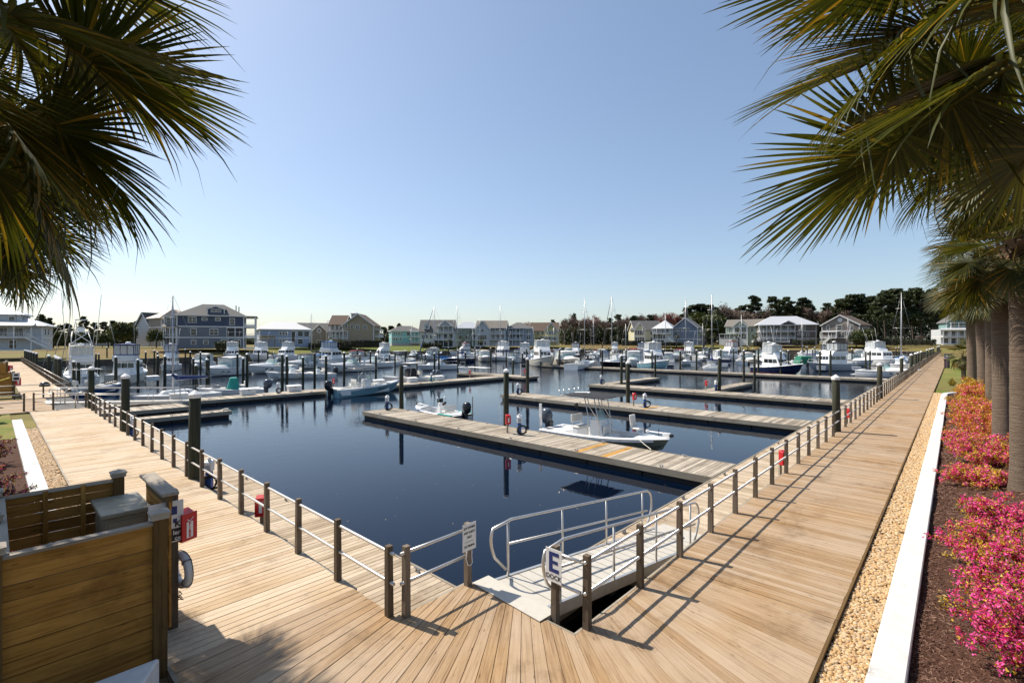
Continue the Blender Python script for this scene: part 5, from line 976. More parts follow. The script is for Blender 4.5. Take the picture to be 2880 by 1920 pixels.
t = house_root('large beige house with brown gabled roof and small cupola', *HP['h8'], -14); b = (-3.5, 8.5, -6, 6); body(t, b, 0, 8.6, 'w_tan'); gable(t, b, 8.6, 4.4, 'y', .6, 'r_brown', 'w_tan'); b2 = (-9.0, -3.4, -4, 6); body(t, b2, 0, 9.0, 'w_tan', nm='wing_wall'); gable(t, b2, 9.0, 3.6, 'x', .6, 'r_brown', 'w_tan'); porch(t, b2, 'f', 0, 1.35, 2.6, (.1, 3.4), 2.7, posts=6); winrow(t, b, 'f', 8.2, (.12, .30), .9, 1.4); winrow(t, b, 'f', 7.8, (.48, .72), 1.3, 1.5, mull=1); winrow(t, b, 'f', 4.6, (.15,), 1.1, 1.6); winrow(t, b, 'f', 1.3, (.62, .8), .9, 1.1); winrow(t, b2, 'f', 7.8, (.2, .5, .8), 1.1, 1.6); winrow(t, b2, 'f', 4.8, (.2, .5, .8), 1.4, 2.2, mull=1); bc_ = (-1.4, .6, -1, 1); body(t, bc_, 12, 13.6, 'trim', nm='cupola_wall'); hip(t, bc_, 13.6, .9, .35, 'r_metal', nm='cupola_roof'); winrow(t, bc_, 'f', 12.9, (.3, .7), .5, .8)
porch(t, b, 'r', .2, .8, 2, (4,), 2.6, posts=3)
t = house_root('distant aqua house with grey hip roof behind the lawn', *HP['h9'], 10); b = (-8, 8, -5, 5); body(t, b, 1.5, 8.0, 'w_aqua', (4.8,)); hip(t, b, 8.0, 2.8, .7, 'r_grey'); winrow(t, b, 'f', 6.6, (.08, .16, .24, .32), .7, 1.3); winrow(t, b, 'f', 3.6, (.08, .16, .28), .8, 1.4); winrow(t, b, 'f', 6.5, (.55,), 1.8, 1.5, 'screen'); porch(t, b, 'f', .6, 1, 2.0, (1.6, 4.8), 2.6, posts=4); m = MB(); m.bb(-8, 8, -5, 5, 0, 1.5); m.build('base_lattice', 'lattice', t)
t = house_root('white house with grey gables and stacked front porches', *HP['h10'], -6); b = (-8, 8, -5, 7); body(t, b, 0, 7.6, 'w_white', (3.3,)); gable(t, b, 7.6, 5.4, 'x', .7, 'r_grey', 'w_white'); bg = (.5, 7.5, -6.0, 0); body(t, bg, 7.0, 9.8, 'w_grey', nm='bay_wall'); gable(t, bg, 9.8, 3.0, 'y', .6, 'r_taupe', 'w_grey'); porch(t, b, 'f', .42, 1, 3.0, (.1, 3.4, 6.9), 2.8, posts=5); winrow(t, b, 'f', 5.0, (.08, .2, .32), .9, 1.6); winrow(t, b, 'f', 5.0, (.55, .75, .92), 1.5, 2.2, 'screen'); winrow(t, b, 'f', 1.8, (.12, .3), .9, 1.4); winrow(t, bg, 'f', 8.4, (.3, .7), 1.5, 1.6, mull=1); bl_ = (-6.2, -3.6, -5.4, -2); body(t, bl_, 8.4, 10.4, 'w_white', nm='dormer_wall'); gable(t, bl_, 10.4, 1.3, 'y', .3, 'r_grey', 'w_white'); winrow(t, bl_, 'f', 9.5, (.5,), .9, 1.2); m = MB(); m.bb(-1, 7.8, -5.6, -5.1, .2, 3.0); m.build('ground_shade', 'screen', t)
t = house_root('sage green house with pale metal hip roof', *HP['h11'], 6); b = (-7.5, 7.5, -5, 6); body(t, b, 0, 9.2, 'w_green', (3.2,)); hip(t, b, 9.2, 3.4, .7, 'r_metal'); bg = (1.5, 7.7, -7, -4); body(t, bg, 0, 8.6, 'w_green', (3.1, 6), 'bay_wall'); gable(t, bg, 8.6, 1.8, 'y', .5, 'r_grey', 'w_green'); porch(t, bg, 'f', 0, 1, 1.8, (.1, 3.2, 6.2), 2.5, posts=4, roof=None); winrow(t, bg, 'f', 7.4, (.5,), 3.2, 1.6, 'screen'); winrow(t, bg, 'f', 4.6, (.25, .75), 2.0, 2.0, 'screen'); winrow(t, b, 'f', 7.6, (.2, .45), 1.1, 1.2); winrow(t, b, 'f', 4.6, (.2, .42), 1.3, 2.0); winrow(t, b, 'f', 1.8, (.2, .42), 1.3, 1.8)
t = house_root('white house with tan twin gables and outside stair', *HP['h12'], -8); b = (-7.5, 7.5, -5, 7); body(t, b, 0, 8.8, 'w_pale', (3.2,)); gable(t, b, 8.8, 4.2, 'x', .6, 'r_taupe', 'w_pale'); bg = (-7.6, -.5, -6.2, 0); body(t, bg, 0, 8.8, 'w_pale', nm='bay_wall'); gable(t, bg, 8.8, 3.9, 'y', .6, 'r_taupe', 'w_pale'); winrow(t, bg, 'f', 4.6, (.5,), 4.2, 2.0, mull=3); winrow(t, bg, 'f', 8.0, (.5,), 1.2, 1.5); porch(t, b, 'f', .5, 1, 2.4, (3.3, 6.3), 2.6, posts=4); winrow(t, b, 'f', 7.6, (.62, .85), 1.5, 1.8); winrow(t, b, 'f', 4.6, (.6, .75, .9), 1.3, 2.0); winrow(t, bg, 'f', 1.6, (.3, .7), 1.2, 1.6); stairs(t, 7.4, -5.6, 3.3, -5.0, 8)
t = house_root('grey house with three levels of white porches', *HP['h13'], 5); b = (-6.8, 6.8, -5, 6); body(t, b, 0, 9.2, 'w_grey', (3.2, 6.3)); hip(t, b, 9.2, 3.2, .7, 'r_grey'); porch(t, b, 'f', .05, .62, 2.4, (.2, 3.3, 6.4), 2.6, posts=5); winrow(t, b, 'f', 7.7, (.2, .45), 1.7, 1.9, 'screen'); winrow(t, b, 'f', 4.7, (.2, .45), 1.9, 2.0, 'screen'); winrow(t, b, 'f', 7.7, (.82,), 1.8, 1.7, mull=1); winrow(t, b, 'f', 4.6, (.82,), 1.8, 1.8, mull=1); winrow(t, b, 'f', 1.7, (.82,), 1.6, 1.4)
t = house_root('yellow house with brown roof and skylight', *HP['h14'], -5); b = (-7.4, 7.4, -5, 6); body(t, b, 0, 8.0, 'w_yellow'); gable(t, b, 8.0, 4.3, 'x', .6, 'r_brown', 'w_yellow'); bg = (.8, 7.3, -6.4, 0); body(t, bg, 0, 8.0, 'w_yellow', nm='bay_wall'); gable(t, bg, 8.0, 3.8, 'y', .6, 'r_brown', 'w_yellow'); winrow(t, bg, 'f', 6.8, (.2, .4, .6, .8), .9, 1.6); winrow(t, b, 'f', 6.6, (.1, .3, .45), 1.1, 1.6); winrow(t, bg, 'f', 3.6, (.3, .7), 1.8, 1.6, mull=1); winrow(t, b, 'f', 3.2, (.12, .32), 1.2, 1.6); porch(t, bg, 'f', -.4, 1, 1.8, (2.2,), 2.2, posts=5, rail=True)
m = MB(); m.beam((2.0, -5.2, 10.2), (3.2, -5.2, 11.6), 1.6, .12); m.build('skylight', 'r_metal', t)
# right-hand shore
t = house_root('pale yellow house with grey roof and screened porches', *HP['h15'], 20); b = (-7.6, 8.4, -5, 6); body(t, b, 0, 8.0, 'w_cream'); gable(t, b, 8.0, 5.2, 'x', .6, 'r_grey', 'w_cream'); bg = (-8.4, -2.2, -7.0, -1); body(t, bg, 0, 8.0, 'w_cream', (4.0,), 'bay_wall'); gable(t, bg, 8.0, 4.0, 'y', .6, 'r_dark', 'w_cream'); winrow(t, bg, 'f', 6.2, (.17, .39, .61, .83), 1.1, 2.4, 'screen'); winrow(t, bg, 'f', 2.2, (.17, .39, .61, .83), 1.1, 2.6, 'screen'); winrow(t, b, 'f', 6.0, (.62, .72), 1.0, 1.7); winrow(t, b, 'f', 2.4, (.65,), 1.8, 1.8, mull=1)
t = house_root('blue grey gabled house with white screened porch wing and stairs', *HP['h16'], -14); b = (-1, 11.5, -5, 6); body(t, b, 0, 9.4, 'w_bluegrey', (3.3, 7.4)); gable(t, b, 9.4, 5.0, 'y', .6, 'r_grey', 'w_bluegrey'); b2 = (-11.5, -1.1, -6, 4); body(t, b2, 0, 9.0, 'w_pale', (3.2, 6.1), 'wing_wall'); hip(t, b2, 9.0, 4.6, .7, 'r_metal'); winrow(t, b2, 'f', 4.7, (.08, .2, .32, .44, .58), 1.0, 2.2, 'screen'); winrow(t, b2, 'f', 1.7, (.1, .3, .5), 1.6, 2.2, 'screen'); winrow(t, b2, 'f', 7.6, (.2, .45, .75), 1.5, 1.9); porch(t, b2, 'f', 0, .95, 1.9, (6.3,), 2.4, posts=5); winrow(t, b, 'f', 8.2, (.12, .3, .5, .62), .9, 1.6); winrow(t, b, 'f', 4.9, (.2,), 1.8, 1.7, mull=1); winrow(t, b, 'f', 1.6, (.15, .6), .8, 1.6); stairs(t, -2.6, -6.4, 3.2, 4.4)
t = house_root('sage green house with white bay windows and raised terrace', *HP['h17'], -12); b = (-7.5, 10.5, -5, 7); body(t, b, 0, 10.2, 'w_sage'); gable(t, b, 10.2, 3.6, 'x', .7, 'r_taupe', 'w_sage'); bg = (-3.5, 3.5, -6.2, 0); body(t, bg, 0, 10.2, 'trim', (3.2, 6.5), 'bay_wall'); gable(t, bg, 10.2, 3.0, 'y', .7, 'r_taupe', 'w_sage'); winrow(t, bg, 'f', 8.4, (.26, .74), 2.2, 2.6, mull=1); winrow(t, bg, 'f', 4.8, (.26, .74), 2.2, 2.6, mull=1); winrow(t, b, 'f', 8.2, (.12, .72, .86), 1.3, 2.2); winrow(t, b, 'f', 4.6, (.1, .74, .9), 1.3, 2.2); porch(t, b, 'f', -.15, .30, 3.4, (3.2,), 2.6, posts=4, rail=True); winrow(t, b, 'f', 1.5, (.1,), 1.5, 1.8); m = MB(); m.bb(-10.2, -3.6, -8.4, -8.2, 0, 2.9); m.build('terrace_arch', 'trim', t)
t = house_root('large charcoal house with pale metal hip roof and wraparound decks', *HP['h18'], 12); b = (-13, 13, -6, 8); body(t, b, 0, 10.4, 'w_brown', (3.4, 7.0)); hip(t, b, 10.4, 4.6, 1.2, 'r_metal'); porch(t, b, 'f', .0, .62, 3.2, (.2, 3.5, 7.0), 3.0, posts=6); winrow(t, b, 'f', 8.6, (.1, .24, .38, .52), 2.6, 2.3, 'pane'); winrow(t, b, 'f', 5.2, (.1, .24, .38, .52), 2.6, 2.3, 'pane'); winrow(t, b, 'f', 1.8, (.12, .3, .5), 2.4, 2.2, 'screen'); winrow(t, b, 'f', 8.6, (.76,), 3.2, 2.4, mull=2); winrow(t, b, 'f', 5.6, (.74,), 2.6, 1.0); winrow(t, b, 'f', 5.2, (.86,), .9, 1.9); winrow(t, b, 'f', 1.9, (.70, .86), .9, 2.0); bg = (-3, 3, -9, -5); gable(t, bg, 10.7, 1.5, 'y', .3, 'r_metal', 'w_brown'); porch(t, b, 'f', -.12, .5, 6.0, (1.6,), 0.1, posts=5)
t = house_root('brown house with white trimmed front gable and round attic window', *HP['h19'], -16); b = (-8.2, 6.8, -6, 9); body(t, b, 0, 9.4, 'w_brown', (3.2, 6.5)); gable(t, b, 9.4, 4.4, 'y', .7, 'r_brown', 'w_taupe'); winrow(t, b, 'f', 8.1, (.17, .80), 1.2, 1.9); winrow(t, b, 'f', 8.0, (.47,), 2.2, 2.2, 'pane'); winrow(t, b, 'f', 4.8, (.38,), 1.6, 1.7); winrow(t, b, 'f', 4.7, (.58, .72, .88), 1.3, 2.2); winrow(t, b, 'f', 1.4, (.1,), 1.5, 1.8); winrow(t, b, 'f', 1.3, (.88,), 1.8, 1.6); winrow(t, b, 'r', 8.3, (.06, .45, .65, .9), .7, 1.1); winrow(t, b, 'r', 5.0, (.1, .4), 1.2, 1.5); porch(t, b, 'f', 0, .45, 2.2, (3.3,), 2.6, posts=3); stairs(t, -4, -8.2, 3.3, -3.0, 8)
m = MB(); m.lathe((0, 0, 0), [(1.0, -.08), (1.0, .06), (.72, .09)], 16); o = m.build('round_window', 'trim', t); o.location = (-.7, -6.05, 11.6); o.rotation_euler = (PI/2, 0, 0); m = MB(); m.lathe((0, 0, 0), [(.7, 0), (.7, .12)], 16); o = m.build('round_pane', 'r_metal', t); o.location = (-.7, -6.05, 11.6); o.rotation_euler = (PI/2, 0, 0)
t = house_root('white and teal house with wide verandas beyond the right boardwalk', *HP['h20'], 18); t.scale = (.85, .85, .95); b = (-8.5, 8.5, -6, 8); body(t, b, 0, 7.0, 'w_pale', (3.4,)); porch(t, b, 'f', 0, 1, 3.2, (.1, 3.5), 2.9, roof='r_metal', posts=7); winrow(t, b, 'f', 5.0, (.12, .3, .5, .7, .88), 1.5, 2.2, 'pane'); winrow(t, b, 'f', 1.7, (.12, .3, .5, .7, .88), 1.8, 2.2, 'screen'); b2 = (-5.5, 6, -4, 7); body(t, b2, 7.0, 10.6, 'w_teal', nm='upper_wall'); gable(t, b2, 10.6, 4.2, 'y', .8, 'r_grey', 'w_teal'); winrow(t, b2, 'f', 9.0, (.2, .5, .8), 1.4, 1.9); porch(t, b2, 'f', .1, .9, 1.8, (7.6,), 2.2, posts=4)

# ================================================================ trees and planting beyond the basin
RN = np.random.RandomState(11)
leafmat('pine_needles', [(0.15, (.010, .018, .007)), (0.5, (.026, .040, .014)), (0.9, (.060, .075, .024))], 0.12, .7, .25)
leafmat('broad_leaves', [(0.15, (.012, .022, .006)), (0.5, (.035, .05, .012)), (0.9, (.085, .10, .025))], 0.15, .55, .4)
leafmat('twig_brown', [(0.15, (.07, .045, .035)), (0.5, (.13, .09, .07)), (0.9, (.20, .15, .12))], 0.0, .9, .3)
leafmat('bud_red', [(0.15, (.10, .03, .03)), (0.5, (.20, .06, .055)), (0.9, (.28, .12, .10))], 0.1, .8, .3)
leafmat('hedge_leaves', [(0.15, (.008, .014, .005)), (0.9, (.04, .055, .018))], 0.1, .6, .5)
plain('bark', (.075, .055, .042), .95, var=.35, scale=3, bmp=.5); plain('bark_grey', (.13, .11, .10), .95, var=.3, scale=3)
def leaf_quads(C, size, stretch=1.0, flat=0.0):
    """C (n,3) centres -> randomly turned quads"""
    n = len(C); a = RN.normal(size=(n, 3)); a /= np.linalg.norm(a, axis=1)[:, None]; b = RN.normal(size=(n, 3)); b[:, 2] *= (1-flat); b -= a*(a*b).sum(1)[:, None]; b /= np.linalg.norm(b, axis=1)[:, None]
    s = (size*(0.6+0.8*RN.rand(n)))[:, None] if np.isscalar(size) else size[:, None]
    a *= s*stretch; b *= s
    V = np.stack([C-a, C-b*.6, C+a, C+b*.6], 1).reshape(-1, 3); Fq = np.arange(4*n).reshape(n, 4); return V, Fq
def clump(c, r, n): p = RN.normal(size=(n, 3)); p /= np.linalg.norm(p, axis=1)[:, None]; p *= (RN.rand(n)**.45)[:, None]; return p*np.array(r)+np.array(c)
def mk_pine(seed, H=20.0, spread=1.0, dense=1.0, base=.45):
    r = random.Random(seed); m = MB(); lean = (r.uniform(-.6, .6), r.uniform(-.6, .6)); tr = lambda z: Vector((lean[0]*math.sin(z/H*2.5), lean[1]*math.sin(z/H*2.1), z))
    m.tube([tr(H*i/8) for i in range(9)], [.28*(1-.85*i/8) for i in range(9)], 6); Cs = []
    for i in range(int(30*dense)):
        z = H*(base+(1-base)*((i+.5)/(30*dense))**.9); k = (z/H-base)/(1-base); R = spread*H*.20*(1.05-.75*k)*(.55+.6*r.random()); a = r.uniform(0, 2*PI); p = tr(z); q = p+Vector((math.cos(a)*R, math.sin(a)*R, R*.18)); m.tube([p, (p+q)/2+Vector((0, 0, -.1)), q], [.09, .06, .03], 4)
        Cs.append(clump((q.x, q.y, q.z+.15), (1.15*spread, 1.15*spread, .55), int(95)));  Cs.append(clump(tuple((p+q)/2+Vector((0, 0, .2))), (.9*spread, .9*spread, .4), 40))
    Cs.append(clump(tuple(tr(H)), (1.0, 1.0, .8), 120)); V, Fq = leaf_quads(np.concatenate(Cs), .34, 1.5)
    return m.mesh('trunk', 'bark', True), np_mesh('crown', V, Fq, 'pine_needles')
def mk_bare(seed, H=15.0, mat='twig_brown', leaf=None):
    r = random.Random(seed); m = MB(); tips = []
    def grow(p, d, L, rad, lv):
        q = p+d*L; m.tube([p, (p+q)/2+Vector((r.uniform(-.1, .1), r.uniform(-.1, .1), 0))*L*.4, q], [rad, rad*.85, rad*.65], 5 if lv < 2 else 3, cap=False)
        if lv >= 4: tips.append(q); return
        for k in range(3 if lv else 5):
            nd = (d+Vector((r.uniform(-1, 1), r.uniform(-1, 1), r.uniform(-.15, .8)))*(.62 if lv else .55)).normalized(); grow(q if r.random() < .6 else p+(q-p)*.7, nd, L*r.uniform(.6, .8), rad*.6, lv+1)
    grow(Vector((0, 0, 0)), Vector((0, 0, 1)), H*.30, .22, 0); T = np.array([tuple(t) for t in tips]); C = np.repeat(T, 16, axis=0)+RN.normal(size=(len(T)*16, 3))*.45
    V, Fq = leaf_quads(C, .13 if leaf is None else .17, 3.2 if leaf is None else 1.3); return m.mesh('branches', 'bark_grey'), np_mesh('twigs', V, Fq, leaf or mat)
def mk_round(seed, R=3.0, Hh=6.0, mat='broad_leaves', n=3200):
    r = random.Random(seed); m = MB(); m.tube([(0, 0, 0), (.1, 0, Hh*.5), (0, .1, Hh*.75)], [.2, .14, .05], 6); Cs = []
    for i in range(26):
        a = r.uniform(0, 2*PI); e = r.uniform(-.5, 1.0); k = math.sqrt(max(0, 1-e*e*.8)); c = (math.cos(a)*R*.62*k, math.sin(a)*R*.62*k, Hh*.56+e*Hh*.34); m.tube([(0, 0, Hh*.4), c], [.07, .02], 4, cap=False); Cs.append(clump(c, (R*.42, R*.42, Hh*.15), n//26))
    V, Fq = leaf_quads(np.concatenate(Cs), .20, 1.4); return m.mesh('trunk', 'bark', True), np_mesh('crown', V, Fq, mat)
def mk_smallpalm(seed, H=4.0):
    r = random.Random(seed); m = MB(); m.tube([(0, 0, -.3), (.05, 0, H*.5), (0, 0, H)], [.24, .2, .2], 8); V = []; Fq = []
    for k in range(26):
        a = k*2.4; e = 1.3-2.0*(k/26); d = Vector((math.cos(a)*math.cos(e), math.sin(a)*math.cos(e), math.sin(e))); s = d.cross(Vector((0, 0, 1))).normalized(); hub = Vector((0, 0, H))+d*.9
        for j in range(11):
            t_ = (j-5)*.21; q = (d*math.cos(t_)+s*math.sin(t_)); tip = hub+q*.95+Vector((0, 0, -.35)); w = q.cross(Vector((0, 0, 1))).normalized()*.06; o = len(V); V += [tuple(hub), tuple((hub+tip)/2+w+Vector((0, 0, .1))), tuple(tip), tuple((hub+tip)/2-w+Vector((0, 0, .1)))]; Fq.append((o, o+1, o+2, o+3))
    return m.mesh('trunk', 'bark_grey', True), np_mesh('crown', np.array(V), np.array(Fq), 'broad_leaves')
TR = {'pine': [mk_pine(i, 20, [1, .85, 1.15, .75][i], [1, .8, 1.1, .7][i], [.45, .55, .35, .6][i]) for i in range(4)], 'bare': [mk_bare(20+i) for i in range(3)], 'red': [mk_bare(30+i, leaf='bud_red') for i in range(2)], 'round': [mk_round(40+i) for i in range(2)], 'smallpalm': [mk_smallpalm(50+i) for i in range(2)]}
TH = {'pine': 20.8, 'bare': 13.5, 'red': 13.5, 'round': 6.0, 'smallpalm': 4.9}
TN = {'pine': 'pine_tree', 'bare': 'bare_tree', 'red': 'budding_tree', 'round': 'evergreen_tree', 'smallpalm': 'palm_tree'}
TW = {'pine': 'dark green pine', 'bare': 'leafless brown tree', 'red': 'reddish budding tree', 'round': 'rounded dark evergreen tree', 'smallpalm': 'short fan palm'}
CNT = {}
def tree(kind, x, y, z, h, where, wd=1.0):
    CNT[(kind, where)] = k = CNT.get((kind, where), 0)+1; v = rnd.randrange(len(TR[kind])); s = h/TH[kind]
    t = thing(TN[kind], f'{TW[kind]} {where}, {ordw(k)} from the left', 'tree', (x, y, z-.15), rnd.uniform(0, 6.28), f'{TW[kind]}s {where}'); t.scale = (s*wd, s*wd, s)
    a, b = TR[kind][v]; link('trunk', a, t); link('twigs' if kind in ('bare', 'red') else 'crown', b, t); return t
# (kind, x, y, ground z, height, width factor) by stretch of shore
SHORE = {'behind the left lawn': [('pine', 10.601608401969827, 209.6758249734662, 2.3922222222222222, 10.444444444444445, 1), ('pine', 13.485467490000516, 228.66749042861738, 2.214444444444444, 10.266666666666667, 1), ('round', 13.880650898439598, 220.86724491493678, 2.1551851851851853, 5.57037037037037, 1.4), ('pine', 16.0293019189794, 233.2834068247103, 2.1551851851851853, 8.059259259259258, 1.2), ('pine', 19.76723456660163, 251.34971168158816, 1.9774074074074073, 9.318518518518518, 1.3), ('round', 20.043447649059672, 228.93421201282558, 2.1551851851851853, 5.037037037037037, 1.3), ('pine', 22.74302490361113, 233.38138618217454, 2.2255555555555553, 11.277777777777779, 1.1), ('pine', 27.889376542167, 257.2937927010852, 2.0033333333333334, 10.11111111111111, 1), ('round', 25.028927666047338, 230.9046857573841, 1.9662962962962962, 5.055555555555555, 1.5), ('pine', 29.65610160806783, 248.00752693253028, 2.0588888888888888, 10.133333333333333, 1.1), ('round', 27.986331753261055, 220.32835844888348, 2.1551851851851853, 5.162962962962963, 1.3), ('pine', 30.80819369724361, 232.01511847531214, 2.17, 10.0, 1), ('round', 30.479019344814674, 210.25553617179628, 2.214444444444444, 8.8, 1.05), ('pine', 38.665775279366215, 245.6179192699303, 2.0033333333333334, 10.11111111111111, 1), ('pine', 38.54178099126993, 231.00810841248529, 2.1144444444444446, 10.551851851851852, 1.2), ('round', 32.54285572402688, 171.15905089474745, 2.510740740740741, 5.288888888888889, 1.0)], 'behind the houses in the middle': [('smallpalm', 79.80267462749933, 171.55913327105972, 1.7070370370370371, 2.7222222222222223, 1.2), ('smallpalm', 86.15216035877583, 172.05175170719934, 1.77, 3.7333333333333334, 1), ('smallpalm', 89.39530934742064, 171.48673741248894, 1.7433333333333332, 3.5051851851851854, 1), ('pine', 156.57548076398456, 257.9361018222396, 1.592222222222222, 12.459259259259259, 1.2), ('pine', 165.89332572297815, 262.58467800415394, 1.5033333333333334, 12.0, 1.4), ('round', 161.38341250827347, 252.72686598372437, 1.592222222222222, 7.303703703703704, 1.6), ('pine', 169.20914071903945, 258.9921015637986, 1.5033333333333334, 12.666666666666666, 1.4), ('pine', 178.27578757227076, 263.912842627558, 1.4144444444444444, 14.696296296296296, 1), ('smallpalm', 138.76501089604113, 166.65200045139255, 1.4625925925925927, 4.618518518518519, 1), ('smallpalm', 142.8695879441958, 162.2048262820436, 1.4625925925925927, 4.618518518518519, 1), ('round', 155.16664243752928, 163.62552696527501, 1.3366666666666664, 3.6666666666666665, 0.8), ('smallpalm', 152.2711306604833, 159.39064140376524, 1.3996296296296298, 4.074074074074074, 1), ('red', 250.7884472141387, 214.8360711332493, 2.214444444444444, 16.133333333333333, 1), ('red', 245.60029911387605, 205.7131042938015, 2.2737037037037036, 14.696296296296296, 1), ('smallpalm', 173.7050626427811, 143.53975868510653, 1.5033333333333334, 6.0, 1.2), ('pine', 253.7994052859549, 196.8296425503774, 2.2737037037037036, 16.59259259259259, 1)], 'on the right shore': [('bare', 242.75994608621733, 179.30222415955288, 2.3922222222222222, 16.0, 1.1), ('bare', 250.4834854560132, 178.3061006919998, 2.3625925925925926, 17.622222222222224, 1.1), ('pine', 271.1807094399157, 192.74172602506397, 2.6, 21.022222222222222, 0.7), ('bare', 250.5973269859986, 170.8106798459857, 2.3922222222222222, 16.88888888888889, 1.2), ('red', 262.37691338146186, 172.79204018581805, 2.6, 18.82962962962963, 1), ('bare', 251.16332510635596, 162.82536221265042, 2.4218518518518515, 16.17037037037037, 1.2), ('bare', 259.6404587934385, 161.01274409956204, 2.3922222222222222, 16.0, 1.1), ('pine', 270.787025962381, 163.67995994164403, 2.6, 16.992592592592594, 1.1), ('smallpalm', 219.1302281579165, 131.18347304933891, 1.9477777777777776, 5.0, 1), ('pine', 278.31965477179756, 162.89068178429324, 2.6, 19.6, 1.1), ('smallpalm', 220.88861489825203, 129.2783188764232, 1.9477777777777776, 5.555555555555555, 1), ('bare', 276.3937676829937, 157.60523977886137, 2.332962962962963, 17.91111111111111, 1), ('pine', 290.1326993034023, 157.4637140403019, 2.6, 18.962962962962962, 1.2), ('bare', 301.52041665387657, 159.86965159581263, 2.6, 21.022222222222222, 1), ('pine', 307.15730214718076, 153.76227164720854, 2.6, 20.044444444444444, 1.2), ('bare', 317.83161687729034, 156.94115746715931, 2.6, 22.666666666666668, 1), ('red', 313.45735063969727, 146.9363764105334, 2.6, 21.022222222222222, 1), ('pine', 325.00583477785926, 149.1681284416632, 2.6, 20.651851851851852, 1.2), ('red', 319.09423613300146, 140.8289964619293, 2.6, 22.488888888888887, 1.2), ('smallpalm', 232.18911046022149, 102.29044919266295, 2.0366666666666666, 6.044444444444444, 1), ('pine', 296.5665803404848, 121.00450646833212, 2.6, 24.444444444444443, 1.6), ('pine', 296.07001047346796, 114.17044628520163, 2.6, 24.91111111111111, 1.5), ('smallpalm', 236.44269677316828, 90.30975109384158, 2.081111111111111, 7.311111111111111, 1.2), ('round', 292.5088237161521, 110.65679766058138, 2.4514814814814816, 19.762962962962963, 1.3), ('pine', 304.856117830638, 112.02306536744378, 2.6, 24.88888888888889, 1.5), ('smallpalm', 242.5699419356964, 88.09432895562243, 2.0544444444444445, 5.994074074074074, 1), ('bare', 309.377683734358, 107.12409749423195, 2.6, 23.11111111111111, 1.2), ('bare', 323.11661535476657, 106.9825717556725, 2.6, 24.8, 1.2), ('bare', 316.6121891803099, 99.28574889709303, 2.6, 23.11111111111111, 1.3), ('smallpalm', 249.06825548851043, 78.10478913237985, 2.072222222222222, 7.691851851851852, 1.1), ('pine', 343.6496533536508, 106.85193261238685, 2.6, 26.0, 1.1), ('bare', 331.3709851101131, 98.03923373824247, 2.6, 22.962962962962962, 1.3), ('smallpalm', 254.7593997726593, 71.93862156929723, 2.072222222222222, 5.9437037037037035, 1), ('pine', 334.95307009828235, 94.15816252313132, 2.6, 31.22962962962963, 1), ('bare', 342.2545966503977, 93.619276057078, 2.6, 21.933333333333334, 1.3), ('bare', 351.7063789878376, 90.75065820243064, 2.6, 23.703703703703702, 1.3), ('pine', 337.2121434514771, 84.33845358616006, 2.6, 30.5, 1), ('pine', 347.41249614408844, 80.65878438361429, 2.6, 30.54074074074074, 1.1), ('pine', 360.8700858860434, 80.82208331272133, 2.6, 28.68148148148148, 1.2), ('bare', 363.7638880644241, 77.68674387386577, 2.6, 24.651851851851852, 1.3), ('pine', 350.08353439073323, 70.39272504041705, 2.6, 29.37037037037037, 1.1), ('pine', 358.6259795853139, 68.50934405804895, 2.6, 26.177777777777777, 1.3), ('bare', 349.4689014140082, 63.68658235175374, 2.6, 23.555555555555557, 1.3), ('pine', 354.5933427715575, 58.13441876211368, 2.6, 25.77777777777778, 1.2), ('bare', 345.687462706014, 53.03949217397337, 2.6, 22.340740740740742, 1.3), ('pine', 347.43580152211905, 51.145224596331474, 2.6, 27.496296296296297, 1.4), ('pine', 345.74101669061645, 45.60939089960212, 2.6, 29.555555555555557, 1.4), ('round', 258.8869193123354, 32.080618952845796, 2.1285185185185185, 5.810370370370371, 1.2), ('pine', 349.7501384585815, 41.26563938535429, 2.6, 29.977777777777778, 1.5), ('round', 264.92674753405834, 29.959910193508776, 2.2588888888888885, 7.644444444444445, 1.4), ('round', 270.59480255925314, 28.242005459302476, 2.0707407407407405, 5.328888888888889, 1.2), ('pine', 347.83429929400813, 35.9693107846486, 2.6, 28.20740740740741, 1.4), ('pine', 313.0783197129866, 29.393807239270956, 2.6, 23.703703703703702, 1.3), ('pine', 303.2078389213162, 25.343993797415862, 2.6, 27.377777777777776, 1.2), ('pine', 312.72493276625426, 22.404613073488747, 2.6, 28.674074074074074, 1.2), ('pine', 309.59831873190706, 18.420119203276442, 2.6, 27.022222222222222, 1.2), ('pine', 325.63822500109757, 15.785563147015864, 2.6, 29.62962962962963, 1.2), ('bare', 262.31920636236606, 10.668863368327962, 2.6, 4.148148148148148, 1.1), ('pine', 315.7476483609662, 11.757522895708377, 2.6, 27.377777777777776, 1.2), ('pine', 325.525988235897, 8.535090694662358, 2.6, 28.674074074074074, 1.2), ('pine', 335.6861492315864, 4.898967873211802, 2.6, 27.962962962962962, 1.2), ('pine', 346.4994253022575, 0.5552163589640031, 2.6, 29.844444444444445, 1.2), ('pine', 343.4732905102152, -3.53814346398633, 2.6, 29.62962962962963, 1.2), ('pine', 347.61805925529177, -8.028864014430496, 2.6, 28.51851851851852, 1.2), ('pine', 337.93346506188544, -12.280079468851, 2.6, 28.444444444444443, 1.2), ('pine', 349.28179309783013, -17.203542181428872, 2.6, 28.674074074074074, 1.2), ('pine', 346.373721415496, -21.424819498846404, 2.6, 28.444444444444443, 1.2)]}
for w, L in SHORE.items():
    for k, x, y, z, h, wd in L: tree(k, x, y, z, h, w, wd)
